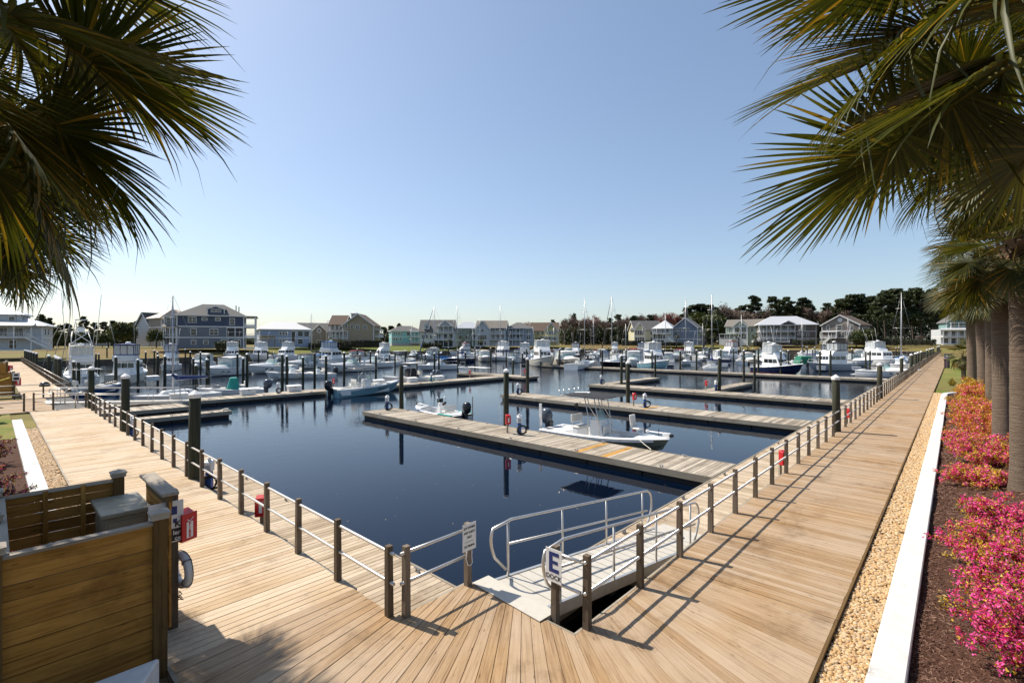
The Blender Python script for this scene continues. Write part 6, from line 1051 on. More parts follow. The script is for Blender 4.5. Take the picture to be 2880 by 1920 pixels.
def hedge(label, x, y, z, L, W, H, rz, n=2500, mat='hedge_leaves', name='hedge', cat='hedge'):
    t = thing(name, label, cat, (x, y, z), rz, 'hedges and shrubs on the far lawns'); C = (RN.rand(n, 3)-.5)*np.array([L, W, H])+np.array([0, 0, H*.5]); C += RN.normal(size=C.shape)*.15; V, Fq = leaf_quads(C, .2, 1.3); link('foliage', np_mesh('foliage', V, Fq, mat), t)
    m = MB(); m.bb(-L*.46, L*.46, -W*.3, W*.3, 0, H*.8); m.build('stems', 'bark', t); return t
HG = {'a': (95.75198910213697, 170.49714590210016, 1.8277777777777775), 'b': (238.5991700140159, 127.78250068580255, 2.035185185185185), 'c': (138.04093941230812, 177.75741629020007, 1.21), 'd': (235.7692277970968, 107.25800261609973, 1.9833333333333334), 'e': (261.97115787939026, 70.02258080110771, 2.0366666666666666), 'f': (269.50036749147637, 54.492852643026225, 2.2551851851851854), 'g': (266.91991378165426, 26.325964691112972, 2.5848148148148145), 'h': (45.94409322318675, 153.69042011840145, 2.0233333333333334), 'i': (276.8084179366113, 17.086511282235477, 2.5774074074074074), 'j': (82.51211836302669, 173.04678651522505, 1.6648148148148145)}
hz = lambda k: math.atan2(-HG[k][0], HG[k][1])
hedge('long clipped dark hedge in front of the beige house', *HG['a'], 18, 2, 2.6, hz('a'), 4000); hedge('dark hedge in front of the pale yellow house', *HG['b'], 16, 2.5, 2.6, hz('b'), 3000); hedge('low shrubs before the white porch house', *HG['c'], 9, 2, 2.2, hz('c'), 1800); hedge('low dark shrubs before the blue grey gabled house', *HG['d'], 12, 2, 1.8, hz('d'), 2200); hedge('shrub row between green and charcoal houses', *HG['e'], 10, 2, 2.2, hz('e'), 2000); hedge('shrub row at the corner of the charcoal house', *HG['f'], 9, 2, 2.6, hz('f'), 2000); hedge('broad dark shrub mass right of the brown house', *HG['g'], 16, 4, 3.2, hz('g'), 4000); hedge('dark shrubs at the foot of the blue house', *HG['h'], 6, 2, 2.0, hz('h'), 1500); hedge('low shrubs under the right hand pines', *HG['i'], 22, 3, 2.4, hz('i'), 4000); hedge('low shrubs beside the taupe house', *HG['j'], 8, 2, 1.8, hz('j'), 1600)
# the wood behind everything, too deep to tell its trees apart
WD = [(281.25, 203.94, 15.08), (286.8, 197.93, 15.08), (292.35, 191.93, 15.84), (297.89, 185.92, 16.36), (303.44, 179.91, 15.84), (308.99, 173.9, 16.36), (314.53, 167.89, 16.87), (320.08, 161.88, 16.87), (325.63, 155.87, 16.87), (331.17, 149.86, 17.38), (336.72, 143.85, 17.38), (342.26, 137.84, 18.4), (347.81, 131.83, 19.93), (353.36, 125.82, 20.44), (358.9, 119.81, 20.96), (364.45, 113.8, 21.47), (370, 107.79, 21.98), (375.54, 101.78, 22.49), (381.09, 95.77, 24.02), (386.64, 89.77, 24.53), (392.18, 83.76, 25.04), (397.73, 77.75, 25.04), (403.28, 71.74, 24.53), (408.82, 65.73, 24.53), (414.37, 59.72, 25.56), (419.92, 53.71, 26.58), (425.46, 47.7, 26.58), (431.01, 41.69, 27.09), (436.55, 35.68, 29.13), (442.1, 29.67, 31.18), (447.65, 23.66, 32.2), (453.19, 17.65, 32.71), (458.74, 11.64, 33.22), (464.29, 5.63, 33.73), (469.83, -0.38, 34.24), (475.38, -6.38, 34.76), (480.93, -12.39, 34.76), (486.47, -18.4, 35.27), (492.02, -24.41, 35.27), (497.57, -30.42, 35.27), (16.02, 365.99, 8.09), (20.47, 361.17, 7.7), (24.91, 356.36, 7.32), (29.35, 351.55, 7.7), (33.79, 346.74, 7.7), (38.23, 341.93, 8.09), (42.67, 337.11, 7.32), (47.11, 332.3, 6.74), (51.55, 327.49, 6.74), (56, 322.68, 6.74), (60.44, 317.87, 6.16), (222.12, 378.59, 6.84), (230.56, 369.45, 6.84), (239, 360.3, 6.84), (247.44, 351.16, 6.84), (255.88, 342.01, 6.84), (264.32, 332.87, 6.84), (272.76, 323.72, 6.84), (281.2, 314.58, 6.84), (289.64, 305.43, 6.84), (298.08, 296.29, 6.84), (306.52, 287.14, 6.84), (314.97, 278, 6.84), (323.41, 268.86, 6.84), (331.85, 259.71, 6.84), (122.69, 427.34, 6.19), (131.29, 418.03, 6.19), (139.88, 408.73, 6.19), (148.47, 399.42, 6.19), (157.06, 390.11, 6.19), (165.65, 380.8, 6.19), (174.24, 371.49, 6.19), (182.83, 362.19, 6.19), (191.42, 352.88, 6.19)]
Cs = []
for x, y, h in WD: Cs.append(clump((x, y, h*.5+1), (9, 9, h*.55), 1500))
V, Fq = leaf_quads(np.concatenate(Cs), .62, 1.6); o = link('far_woods', np_mesh('far_woods', V, Fq, 'pine_needles')); tag(o, 'hazy mass of woodland behind the houses', 'woods', kind='stuff')

# ================================================================ foreground fan palms
leafmat('palm_leaf', [(0.10, (.014, .021, .005)), (0.45, (.036, .047, .008)), (0.78, (.085, .085, .013)), (1.0, (.34, .20, .03))], 0.30, .5, 1.3, .35)
leafmat('palm_dead', [(0.1, (.10, .06, .03)), (0.9, (.30, .20, .11))], 0.2, .8, 2.0)
plain('petiole', (.12, .115, .03), .5, var=.25, scale=6); plain('boot', (.16, .10, .06), .9, var=.35, scale=6, bmp=.5)
def trunk_mat():
    m, n, l, b = nt_new('palm_trunk'); v = coords(n, l, (1.2, 1.2, 17), 11.0); f = noise(n, l, v, 2.2, 6, .7); f2 = noise(n, l, coords(n, l, (1, 1, 1), 3.0), 1.5, 4)
    c = ramp(n, l, f, [(.30, (.040, .025, .015)), (.5, (.13, .088, .058)), (.72, (.29, .22, .155))]); c = mixc(n, l, c, (.16, .12, .088), f2); l.new(c, b.inputs['Base Color']); b.inputs['Roughness'].default_value = .9; bump(n, l, f, b, 1.0, .07); MATS['palm_trunk'] = m
trunk_mat()
def frond_mesh(seed, nseg=74, Lb=1.1, droop=.3, pet=1.1, mat='palm_leaf', half=1.95, bend=.6, vee=.22):
    """fan leaf: petiole along +X to the hub, short rib, stiff pleated segments that split and droop at the tips"""
    r = random.Random(seed); V = []; Fq = []; cb, sb = math.cos(bend), math.sin(bend)
    B = lambda p: Vector((pet+p.x*cb+p.z*sb, p.y, -p.x*sb+p.z*cb))
    for i in range(nseg):
        u = (i+.5)/nseg*2-1; a = abs(u); k = (1-a)**.8; L = Lb*(1.0-.30*a*a)*r.uniform(.90, 1.06); ang = u*half+r.uniform(-.015, .015)
        d = Vector((math.cos(ang), math.sin(ang), 0)); nrm = Vector((-d.y, d.x, 0)); s0 = Vector((.28*k, 0, -.06*k*k)); sg = r.uniform(.6, 1.4)*droop; tw = r.uniform(-.03, .03); hang = r.random() < .10
        o = len(V); W = [.005, .0125, .0155, .013, .0072, .0008]
        for j in range(6):
            s = [0, .2, .42, .65, .85, 1][j]; p = s0+d*L*s*(1-.05*s*s)+nrm*tw*s*s; p.z += vee*a*L*s-sg*L*s**2.6*(3.5 if hang else 1)
            w = W[j]*(1.12-.25*a)
            for q in (p-nrm*w, p+Vector((0, 0, -w*.6)), p+nrm*w): V.append(tuple(B(q)))
        for j in range(5):
            e = o+3*j; Fq.append((e, e+1, e+4, e+3)); Fq.append((e+1, e+2, e+5, e+4))
    o = len(V)
    for p, w in [(Vector((0, 0, 0)), .036), (Vector((pet*.5, 0, .05)), .022), (Vector((pet, 0, 0)), .018), (B(Vector((.15, 0, -.015))), .012), (B(Vector((.30, 0, -.06))), .006)]:
        V.append(tuple(p+Vector((0, -w, 0)))); V.append(tuple(p+Vector((0, w, 0)))); V.append(tuple(p+Vector((0, 0, -w*1.1))))
    for i in range(4):
        e = o+3*i
        for j in range(3): Fq.append((e+j, e+(j+1) % 3, e+3+(j+1) % 3, e+3+j))
    return np_mesh('frond', np.array(V), np.array(Fq), mat)
FR = [frond_mesh(i, 74, [1.15, 1.05, 1.1, 1.0, 1.2][i], [.07, .16, .11, .20, .05][i], [1.1, 1.0, 1.2, .95, 1.15][i], bend=[.15, .45, .3, .6, .05][i]) for i in range(5)]
FD = [frond_mesh(20+i, 30, .8, .9, .8, 'palm_dead', 1.2, 1.0) for i in range(2)]
BOOT = MB(); BOOT.add([(0, -.085, 0), (0, .085, 0), (.10, .05, .30), (.10, -.05, .30), (.05, -.085, 0), (.05, .085, 0), (.15, .045, .29), (.15, -.045, .29)], [(0, 1, 2, 3), (7, 6, 5, 4), (0, 4, 5, 1), (1, 5, 6, 2), (2, 6, 7, 3), (3, 7, 4, 0)]); BOOT = BOOT.mesh('leaf_base', 'boot')
def palm(label, x, y, z, H, r=.27, n=36, seed=0, lean=(0, 0), size=1.0, boots=34, dead=5, elr=122):
    t = thing('palm_tree', label, 'palm tree', (x, y, z), 0, 'fan palms beside the boardwalks'); q = random.Random(seed); m = MB(); N = 26; pts = []; rs = []
    for i in range(N+1):
        u = i/N; pts.append((lean[0]*u*u, lean[1]*u*u, -.3+(H+.3)*u)); rs.append(r*(1.10-.22*u+.18*max(0, .12-u)/.12)*(1+.018*(i % 2)+q.uniform(-.012, .012)))
    m.tube(pts, rs, 16); m.build('trunk', 'palm_trunk', t, True); top = Vector((lean[0], lean[1], H))
    for i in range(boots):
        a = i*2.39996; zz = H-1.15+1.15*i/boots; o = link('leaf_base', BOOT, t, (lean[0]*.92+math.cos(a)*r*.86, lean[1]*.92+math.sin(a)*r*.86, zz)); o.rotation_euler = (q.uniform(-.1, .1), q.uniform(0, .35), a); o.scale = (1, q.uniform(.8, 1.3), q.uniform(.7, 1.3))
    for i in range(n):
        u = (i+.5)/n; a = i*2.39996+q.uniform(-.25, .25); el = math.radians(80-elr*u**.9+q.uniform(-8, 8)); s = size*q.uniform(.9, 1.1)
        o = link('frond', FR[q.randrange(5)], t, tuple(top+Vector((math.cos(a)*.10, math.sin(a)*.10, .30-.6*u))))
        o.rotation_euler = Matrix.Rotation(a, 3, 'Z').to_4x4().to_3x3().to_euler(); o.rotation_euler = (Matrix.Rotation(a, 3, 'Z') @ Matrix.Rotation(-el, 3, 'Y') @ Matrix.Rotation(q.uniform(-.5, .5), 3, 'X')).to_euler(); o.scale = (s, s, s)
    for i in range(dead):
        a = q.uniform(0, 6.28); o = link('dead_frond', FD[i % 2], t, tuple(top+Vector((math.cos(a)*.18, math.sin(a)*.18, -.35)))); o.rotation_euler = (Matrix.Rotation(a, 3, 'Z') @ Matrix.Rotation(math.radians(q.uniform(55, 80)), 3, 'Y')).to_euler()
    return t
palm('nearest right palm, only its fronds hanging into the upper right corner', 5.06, -0.90, 0.1, 6.55, .24, 44, 3, dead=0, elr=108)
palm('right palm behind the nearest one, fronds above the dark trunks', 9.7, -1.18, 0.2, 7.1, .24, 40, 5, dead=2, elr=112)
palm('thick palm trunk at the right edge rising out of pink shrubs', 18.2, -1.35, 0.28, 6.7, .28, 34, 8, (-.1, .1), elr=128)
palm('second palm trunk from the right edge, behind pink and gold shrubs', 23.9, -1.25, 0.25, 6.7, .28, 34, 11, (.1, .1), elr=128)
palm('slim middle palm of the right hand row', 38.5, -1.55, 0.25, 7.0, .27, 32, 13, (-.35, .1), elr=128)
palm('dark trunked palm behind the end of the white kerb', 49.0, -1.55, 0.2, 7.4, .33, 32, 17, (-.5, .3), elr=128)
palm('pale trunked palm standing on the grass beyond the white kerb', 58.5, -1.15, 0.0, 7.7, .35, 32, 19, (-1.0, .25), elr=128)
palm('nearest left palm, only its fronds hanging into the upper left corner', -0.80, 5.35, 0.0, 6.55, .25, 44, 23, dead=0, elr=128)
palm('second left palm, dark fronds below the nearest left crown', -0.62, 11.9, 0.0, 6.7, .25, 40, 29, dead=0, elr=122)
palm('third left palm, lowest dark fronds over the distant white house', -1.3, 19.5, 0.0, 7.4, .27, 36, 31, dead=1, elr=120)
t = palm('young palm with yellowing fronds on the grass beside the boardwalk', 72.5, -0.7, -.05, 2.6, .20, 22, 37, size=.8, boots=10, dead=2)

# ================================================================ shrubs in the beds
leafmat('pink_bloom', [(0.1, (.42, .012, .15)), (0.5, (.74, .035, .29)), (0.9, (.88, .17, .48))], 0.3, .6, 4)
leafmat('gold_leaf', [(0.1, (.18, .09, .008)), (0.5, (.50, .32, .025)), (0.9, (.70, .54, .08))], 0.3, .5, 4)
leafmat('rust_leaf', [(0.1, (.18, .03, .02)), (0.5, (.42, .10, .025)), (0.9, (.55, .22, .04))], 0.3, .5, 4)
leafmat('maroon_leaf', [(0.1, (.018, .004, .010)), (0.6, (.06, .010, .025)), (0.95, (.16, .03, .06))], 0.2, .5, 4)
leafmat('grass_blade', [(0.1, (.20, .13, .05)), (0.5, (.38, .28, .11)), (0.9, (.30, .30, .08))], 0.3, .6, 2)
def shrub(label, x, y, z, R, H, parts, seed, size=.022, nb=60, n=9000, twigs=True, cat='shrub'):
    """arching stems, leaves crowded on short side shoots; parts = [(name, material, share)]"""
    t = thing('shrub', label, cat, (x, y, z), 0, 'shrubs in the boardwalk beds'); q = random.Random(seed); m = MB(); shoots = []
    for i in range(nb):
        a = q.uniform(0, 6.28); e = q.uniform(.15, 1.35); L = q.uniform(.65, 1.05); p0 = Vector((q.uniform(-.12, .12)*R, q.uniform(-.12, .12)*R, 0)); p1 = p0+Vector((math.cos(a)*R*L*math.cos(e)*.6, math.sin(a)*R*L*math.cos(e)*.6, H*L*(.35+.5*math.sin(e)))); p2 = p0+Vector((math.cos(a)*R*L*math.cos(e*.75), math.sin(a)*R*L*math.cos(e*.75), H*L*(.15+.85*math.sin(e))))
        m.tube([p0, p1, p2], [.012, .008, .004], 4, cap=False)
        for k in range(9):
            u = .35+.65*k/8; b = p0*(1-u)**2+p1*2*u*(1-u)+p2*u*u; d = Vector((q.gauss(0, 1), q.gauss(0, 1), q.gauss(.3, .7))).normalized(); shoots.append((b, b+d*R*.16))
    m.build('stems', 'bark', t); S = np.array([[tuple(a), tuple(b)] for a, b in shoots]); w = np.clip(S[:, 1, 2]/H, .2, 1.2)
    for nm, mat, sh in parts:
        k = int(n*sh); idx = RN.randint(0, len(S), k); u = RN.rand(k, 1)**.8; idx = idx if nm != 'blooms' else RN.choice(np.arange(len(S))[RN.rand(len(S)) < .6], k); C = S[idx, 0]*(1-u)+S[idx, 1]*u+RN.normal(size=(k, 3))*R*.028; V, Fq = leaf_quads(C, size, 1.35); link(nm, np_mesh(nm, V, Fq, mat), t)
    return t
PK = [('blooms', 'pink_bloom', .58), ('leaves', 'gold_leaf', .25), ('green_leaves', 'broad_leaves', .10), ('dark_leaves', 'maroon_leaf', .14)]; PG_ = [('blooms', 'pink_bloom', .48), ('leaves', 'gold_leaf', .42), ('dark_leaves', 'maroon_leaf', .10)]; RG = [('leaves', 'rust_leaf', .45), ('gold_leaves', 'gold_leaf', .35), ('blooms', 'pink_bloom', .25)]; GG = [('leaves', 'gold_leaf', .72), ('rust_leaves', 'rust_leaf', .28)]
shrub('big magenta shrub filling the lower right corner', 8.5, -0.85, .1, 1.06, 1.05, PK, 1, 0.0173, 80, 25500); shrub('magenta shrub next along from the corner one', 10.2, -0.80, .1, 0.92, .9, PK, 2, 0.0173, 70, 20400)
shrub('pink and gold shrub leaning over the white kerb', 12.2, -0.80, .05, 1.06, .85, PG_, 3, 0.0187, 70, 20400); shrub('pink shrub at the foot of the right edge trunk', 14.8, -0.95, .1, 1.0, .68, PK, 4, 0.0202, 70, 18700)
shrub('gold tipped pink shrub before the second trunk', 19.0, -0.62, .05, 0.95, .6, PG_, 5, 0.0216, 70, 15300); shrub('pink and gold tipped shrub left of the second trunk', 22.0, -0.85, .05, 1.24, 1.05, PG_, 6, 0.0245, 70, 15300)
shrub('rust and pink shrub in the middle of the bed', 25.5, -0.85, .05, 1.38, 1.15, RG, 7, 0.0259, 70, 15300); shrub('rusty gold shrub in the middle of the bed', 29.3, -1.02, .05, 1.38, 1.2, RG, 8, 0.0302, 60, 12750); shrub('red and orange shrub further along the bed', 33.5, -1.07, .05, 1.47, 1.2, RG, 9, 0.0324, 60, 11900)
shrub('gold shrub further along the bed', 38.0, -1.12, .05, 1.47, 1.1, GG, 10, 0.036, 60, 10200); shrub('orange shrub near the end of the bed', 43.0, -1.22, .05, 1.66, 1.3, RG, 12, 0.0396, 60, 10200); shrub('golden shrub at the end of the kerb', 48.0, -1.52, .05, 1.75, 1.4, GG, 13, 0.0432, 60, 10200)
shrub('wide gold and pink shrub behind the trunks', 14.0, -3.02, .3, 1.38, 1.1, PG_, 14, 0.0216, 60, 15300); shrub('wide magenta shrub behind the lower right one', 11.2, -2.62, .3, 1.2, 1.1, PK, 15, 0.0202, 60, 15300); shrub('rusty shrub behind the second trunk', 27.5, -2.82, .3, 1.56, 1.1, RG, 16, 0.0324, 50, 10200)
MR = [('leaves', 'maroon_leaf', .8), ('gold_leaves', 'gold_leaf', .12), ('blooms', 'pink_bloom', .08)]
for i, (x, y, R, H, lb) in enumerate([(-.15, 11.4, 1.0, .9, 'dark maroon shrub behind the bin enclosure'), (-.2, 13.6, 1.0, .85, 'second dark maroon shrub along the left kerb'), (-.1, 16.2, .95, .9, 'third dark maroon shrub along the left kerb'), (-.3, 19.0, 1.0, 1.0, 'fourth dark maroon shrub along the left kerb'), (-.2, 24.0, .9, 1.0, 'small maroon shrub on the grass beside the left kerb'), (-.5, 28.5, .9, .9, 'farthest maroon shrub beside the left kerb')]): shrub(lb, x, y, -.05, R, H, MR, 30+i, .02, 60, 11000)
def tuft(label, x, y, z, R, H, n, seed):
    q = np.random.RandomState(seed); t = thing('ornamental_grass', label, 'grass', (x, y, z), 0); a = q.rand(n)*6.28; e = q.rand(n)**.7; base = np.stack([np.cos(a)*.15*q.rand(n), np.sin(a)*.15*q.rand(n), 0*a], 1); tip = np.stack([np.cos(a)*R*e, np.sin(a)*R*e, H*(1.05-e*.75)], 1); mid = base*.4+tip*.55+np.array([0, 0, H*.18]); w = np.stack([-np.sin(a), np.cos(a), 0*a], 1)*.012
    V = np.stack([base-w, base+w, mid+w*.8, mid-w*.8, tip+w*.1, tip-w*.1], 1).reshape(-1, 3); i = np.arange(n)[:, None]*6; Fq = np.concatenate([i+np.array([0, 1, 2, 3]), i+np.array([3, 2, 4, 5])]); link('blades', np_mesh('blades', V, Fq, 'grass_blade'), t); return t
tuft('tuft of dry ornamental grass at the foot of the pale trunk', 55.0, -.9, 0, 1.3, 1.3, 900, 3); tuft('small yellow grass tuft on the pine straw beyond the kerb', 61.5, .2, 0, .7, .8, 350, 4); tuft('second dry grass tuft behind the end of the kerb', 52.0, -1.7, 0.1, 1.2, 1.2, 700, 5)

# ================================================================ bin enclosure in the left foreground
def enclosure_fence():
    t = thing('bin_enclosure', 'brown slatted wood enclosure with capped posts in the lower left corner', 'fence')
    Y0, Y1, X0, X1, H = 7.42, 10.2, 0.06, 1.38, 1.86
    bm = {}
    def board(L, w=.154, mat='fence'):
        k = (round(L, 2), w, mat)
        if k not in bm: m = MB(); m.box((0, 0, 0), (L, .028, w)); bm[k] = m.mesh('board', mat)
        return bm[k]
    for i in range(11): link('board', board(X1-X0), t, ((X0+X1)/2, Y0+rnd.uniform(-.008, .008), .185+.1625*i), (0, rnd.uniform(-.002, .002), 0))
    for i in range(11): link('board', board(X1-X0), t, ((X0+X1)/2, Y1+rnd.uniform(-.006, .006), .17+.166*i), (0, rnd.uniform(-.004, .004), 0))
    for i in range(11): link('board', board(Y1-Y0), t, (X0-.02, (Y0+Y1)/2, .19+.162*i), (0, 0, PI/2))
    for i in range(11): link('board', board(1.5), t, (1.72, 8.95, .19+.162*i), (0, 0, PI/2))
    for x in (.55, .98): m = MB(); m.bb(-.9, .9, -.02, .02, -.03, .03); o = m.build('batten', 'fence', t); o.location = (x, Y1-.045, 1.0); o.rotation_euler = (0, PI/2, 0)
    for (x0, x1, y) in ((X0, X1, Y0), (X0, X1, Y1)): m = MB(); m.box((0, 0, 0), (x1-x0, .115, .035)); o = m.build('cap_rail', 'fence_cap', t); o.location = ((x0+x1)/2, y, H+.025)
    m = MB(); m.box((0, 0, 0), (Y1-Y0, .20, .035)); o = m.build('cap_rail', 'fence_cap', t); o.location = (X0-.03, (Y0+Y1)/2, H+.027); o.rotation_euler.z = PI/2
    m = MB(); m.box((0, 0, 0), (1.5, .21, .045)); o = m.build('cap_rail', 'fence_cap', t, bev=.006); o.location = (1.72, 8.93, H+.14); o.rotation_euler.z = PI/2
    m = MB(); m.box((0, 0, 0), (1.46, .05, .16)); o = m.build('rail_board', 'fence_post', t); o.location = (1.72, 8.93, H+.035); o.rotation_euler.z = PI/2
    for x, y in ((X1+.06, Y0), (X0-.06, Y0), (X1+.04, Y1), (X0-.05, Y1), (X0-.06, 8.8)):
        p = MB(); p.box((0, 0, 0), (2.2, .145, .145)); o = p.build('post', 'fence_post', t); o.location = (x, y, .87); o.rotation_euler = (0, -PI/2, 0)
        c = MB(); c.box((0, 0, -.03), (.185, .185, .05)); c.add([(-.105, -.105, 0), (.105, -.105, 0), (.105, .105, 0), (-.105, .105, 0), (-.105, -.105, .025), (.105, -.105, .025), (.105, .105, .025), (-.105, .105, .025), (0, 0, .07)], [(3, 2, 1, 0), (0, 1, 5, 4), (1, 2, 6, 5), (2, 3, 7, 6), (3, 0, 4, 7), (4, 5, 8), (5, 6, 8), (6, 7, 8), (7, 4, 8)]); o = c.build('post_cap', 'fence_cap', t); o.location = (x, y, 1.99)
enclosure_fence()
plain('cabinet_paint', (.36, .33, .24), .55, var=.18, scale=5); plain('stain', (.36, .30, .12), .7)
t = thing('utility_cabinet', 'grey green metal utility cabinet inside the wood enclosure', 'cabinet', (1.36, 9.62, -.05)); m = MB(); m.bb(-.24, .26, -.48, .48, 0, 1.62); m.build('cabinet_body', 'cabinet_paint', t, bev=.01); m = MB(); m.bb(-.29, .31, -.54, .54, 1.625, 1.69); m.build('lid', 'cabinet_paint', t, bev=.01); m = MB(); m.bb(-.20, .22, -.50, -.482, .12, 1.55); m.build('door', 'cabinet_paint', t, bev=.005); m = MB(); m.bb(.12, .15, -.53, -.502, .8, .95); m.build('handle', 'steel', t)
# post with sign, fire box and life ring
t = thing('sign_post', 'tall square timber post standing beside the wood enclosure', 'post', (1.78, 8.42, 0)); m = MB(); m.box((0, 0, 0), (2.2, .14, .14)); o = m.build('shaft', 'post', t); o.location = (0, 0, .9); o.rotation_euler = (0, -PI/2, 0)
t = thing('dock_sign', 'white rounded dock sign half hidden behind the enclosure post', 'sign', (1.70, 8.335, 1.56)); m = MB(); m.box((0, 0, 0), (.42, .012, .60)); m.build('sign_panel', 'sign_white', t, bev=.03); m = MB(); m.bb(-.20, .20, -.0085, -.0065, -.28, -.10); m.build('black_band', 'black_ink', t); m = MB(); m.bb(-.13, .13, -.0085, -.0065, .10, .22); m.bb(.08, .13, -.0085, -.0065, -.02, .04); m.build('symbol', 'navy_ink', t)
text_on('letter', 'K', .11, 'black_ink', t, (.135, -.0085, -.045), (PI/2, 0, 0), bold=.004); text_on('letter', 'ler', .085, 'sign_white', t, (.125, -.010, -.165), (PI/2, 0, 0), bold=.002); text_on('letter', 'ce', .085, 'sign_white', t, (.14, -.010, -.245), (PI/2, 0, 0), bold=.002)
def fire_box(label, x, y, z, rz, s=1.0, letters=True, post=True, group='red fire extinguisher boxes'):
    t = thing('fire_extinguisher_box', label, 'fire box', (x, y, z), rz, group); t.scale = (s, s, s); m = MB(); m.add([(-.13, -.1, 0), (.13, -.1, 0), (.13, .1, 0), (-.13, .1, 0), (-.13, -.1, .50), (.13, -.1, .50), (.13, .1, .57), (-.13, .1, .57)], [(3, 2, 1, 0), (4, 5, 6, 7), (0, 1, 5, 4), (1, 2, 6, 5), (2, 3, 7, 6), (3, 0, 4, 7)]); m.build('case', 'red_paint', t, bev=.012)
    m = MB(); m.bb(-.145, .145, -.125, -.102, .02, .52); m.build('door', 'red_paint', t, bev=.006); w_ = .06 if letters else .04; m = MB(); m.bb(-w_, w_, -.129, -.1255, .07 if letters else .12, .36); m.build('label_plate', 'sign_white', t)
    if letters:
        for i, ch in enumerate('FIRE'): text_on('letter', ch, .085, 'red_paint', t, (0, -.131, .32-.07*i), (PI/2, 0, 0), bold=.003)
    m = MB(); m.tube([(-.05, -.131, .41), (.0, -.131, .37), (.06, -.131, .43)], .01, 4); m.build('mark', 'sign_white', t)
    if post: m = MB(); m.bb(-.05, .05, .10, .17, -.53, .55); m.build('stand', 'dock_edge', t)
    return t
fire_box('red fire box with a white FIRE label on the enclosure post', 1.95, 8.42, 1.22, math.radians(22), .80, True, False)
def life_ring():
    t = thing('life_ring', 'grubby white life ring hanging on the enclosure post', 'life ring', (1.90, 8.40, .80), math.radians(12)); t.scale = (.9, .9, .9); m = MB(); pts = [(0, .235*math.cos(2*PI*k/28), .235*math.sin(2*PI*k/28)) for k in range(28)]; m.tube(pts, .062, 10, closed=True); m.build('ring', 'canvas_white', t, True)
    m = MB()
    for k in range(4): a = PI/4+k*PI/2; c = Vector((0, .235*math.cos(a), .235*math.sin(a))); d = Vector((0, -math.sin(a), math.cos(a))); n_ = Vector((0, math.cos(a), math.sin(a))); m.tube([c+(n_*math.cos(q)+Vector((1, 0, 0))*math.sin(q))*.066 for q in [2*PI*j/12 for j in range(12)]], .014, 5, closed=True)
    m.build('band', 'steel', t); m = MB(); m.tube([(.03, .31*math.cos(2*PI*k/20), .31*math.sin(2*PI*k/20)+.01*math.sin(k)) for k in range(20)], .008, 5, closed=True); m.build('grab_line', 'rubber', t)
    m = MB(); q = random.Random(4); m.tube([(-.05+q.uniform(-.03, .05), q.uniform(-.10, .10), -.32-.012*k) for k in range(14)], .008, 4); m.build('rope', 'rubber', t)
life_ring()
# signs at the ramp
t = thing('notice_sign', 'white notice sign about slip owners on the platform post', 'sign', (5.50, 6.062, .86)); m = MB(); m.box((0, 0, 0), (.305, .006, .46)); m.build('sign_panel', 'sign_white', t, bev=.002)
for i, (s, z) in enumerate((('SLIP OWNERS', .155), ('AND GUESTS', .075), ('ONLY', -.005), ('NO FISHING', -.155))): text_on('lettering', s, .052, 'black_ink', t, (0, -.0045, z), (PI/2, 0, 0), bold=.0012, sx=.80)
m = MB(); m.bb(-.10, .10, -.005, -.0035, -.083, -.077); m.build('rule_line', 'black_ink', t); m = MB(); m.tube([(-.06, .0, -.24), (-.065, .01, -.36), (-.05, -.02, -.46), (0, -.03, -.48), (.05, -.02, -.45), (.065, .01, -.34), (.06, 0, -.24)], .008, 5); m.build('chain', 'white_plastic', t)
t = thing('dock_letter_sign', 'white sign with a big blue letter E above the word DOCK', 'sign', (5.735, 4.44, .80), -PI/2); m = MB(); m.box((0, 0, 0), (.30, .006, .50)); m.build('sign_panel', 'sign_white', t, bev=.002)
m = MB(); m.bb(-.085, -.02, -.006, -.0035, -.10, .20); m.bb(-.02, .10, -.006, -.0035, .145, .20); m.bb(-.02, .08, -.006, -.0035, .025, .075); m.bb(-.02, .10, -.006, -.0035, -.10, -.045); m.build('letter', 'navy_ink', t); text_on('lettering', 'DOCK', .098, 'black_ink', t, (0, -.0045, -.175), (PI/2, 0, 0), bold=.001)

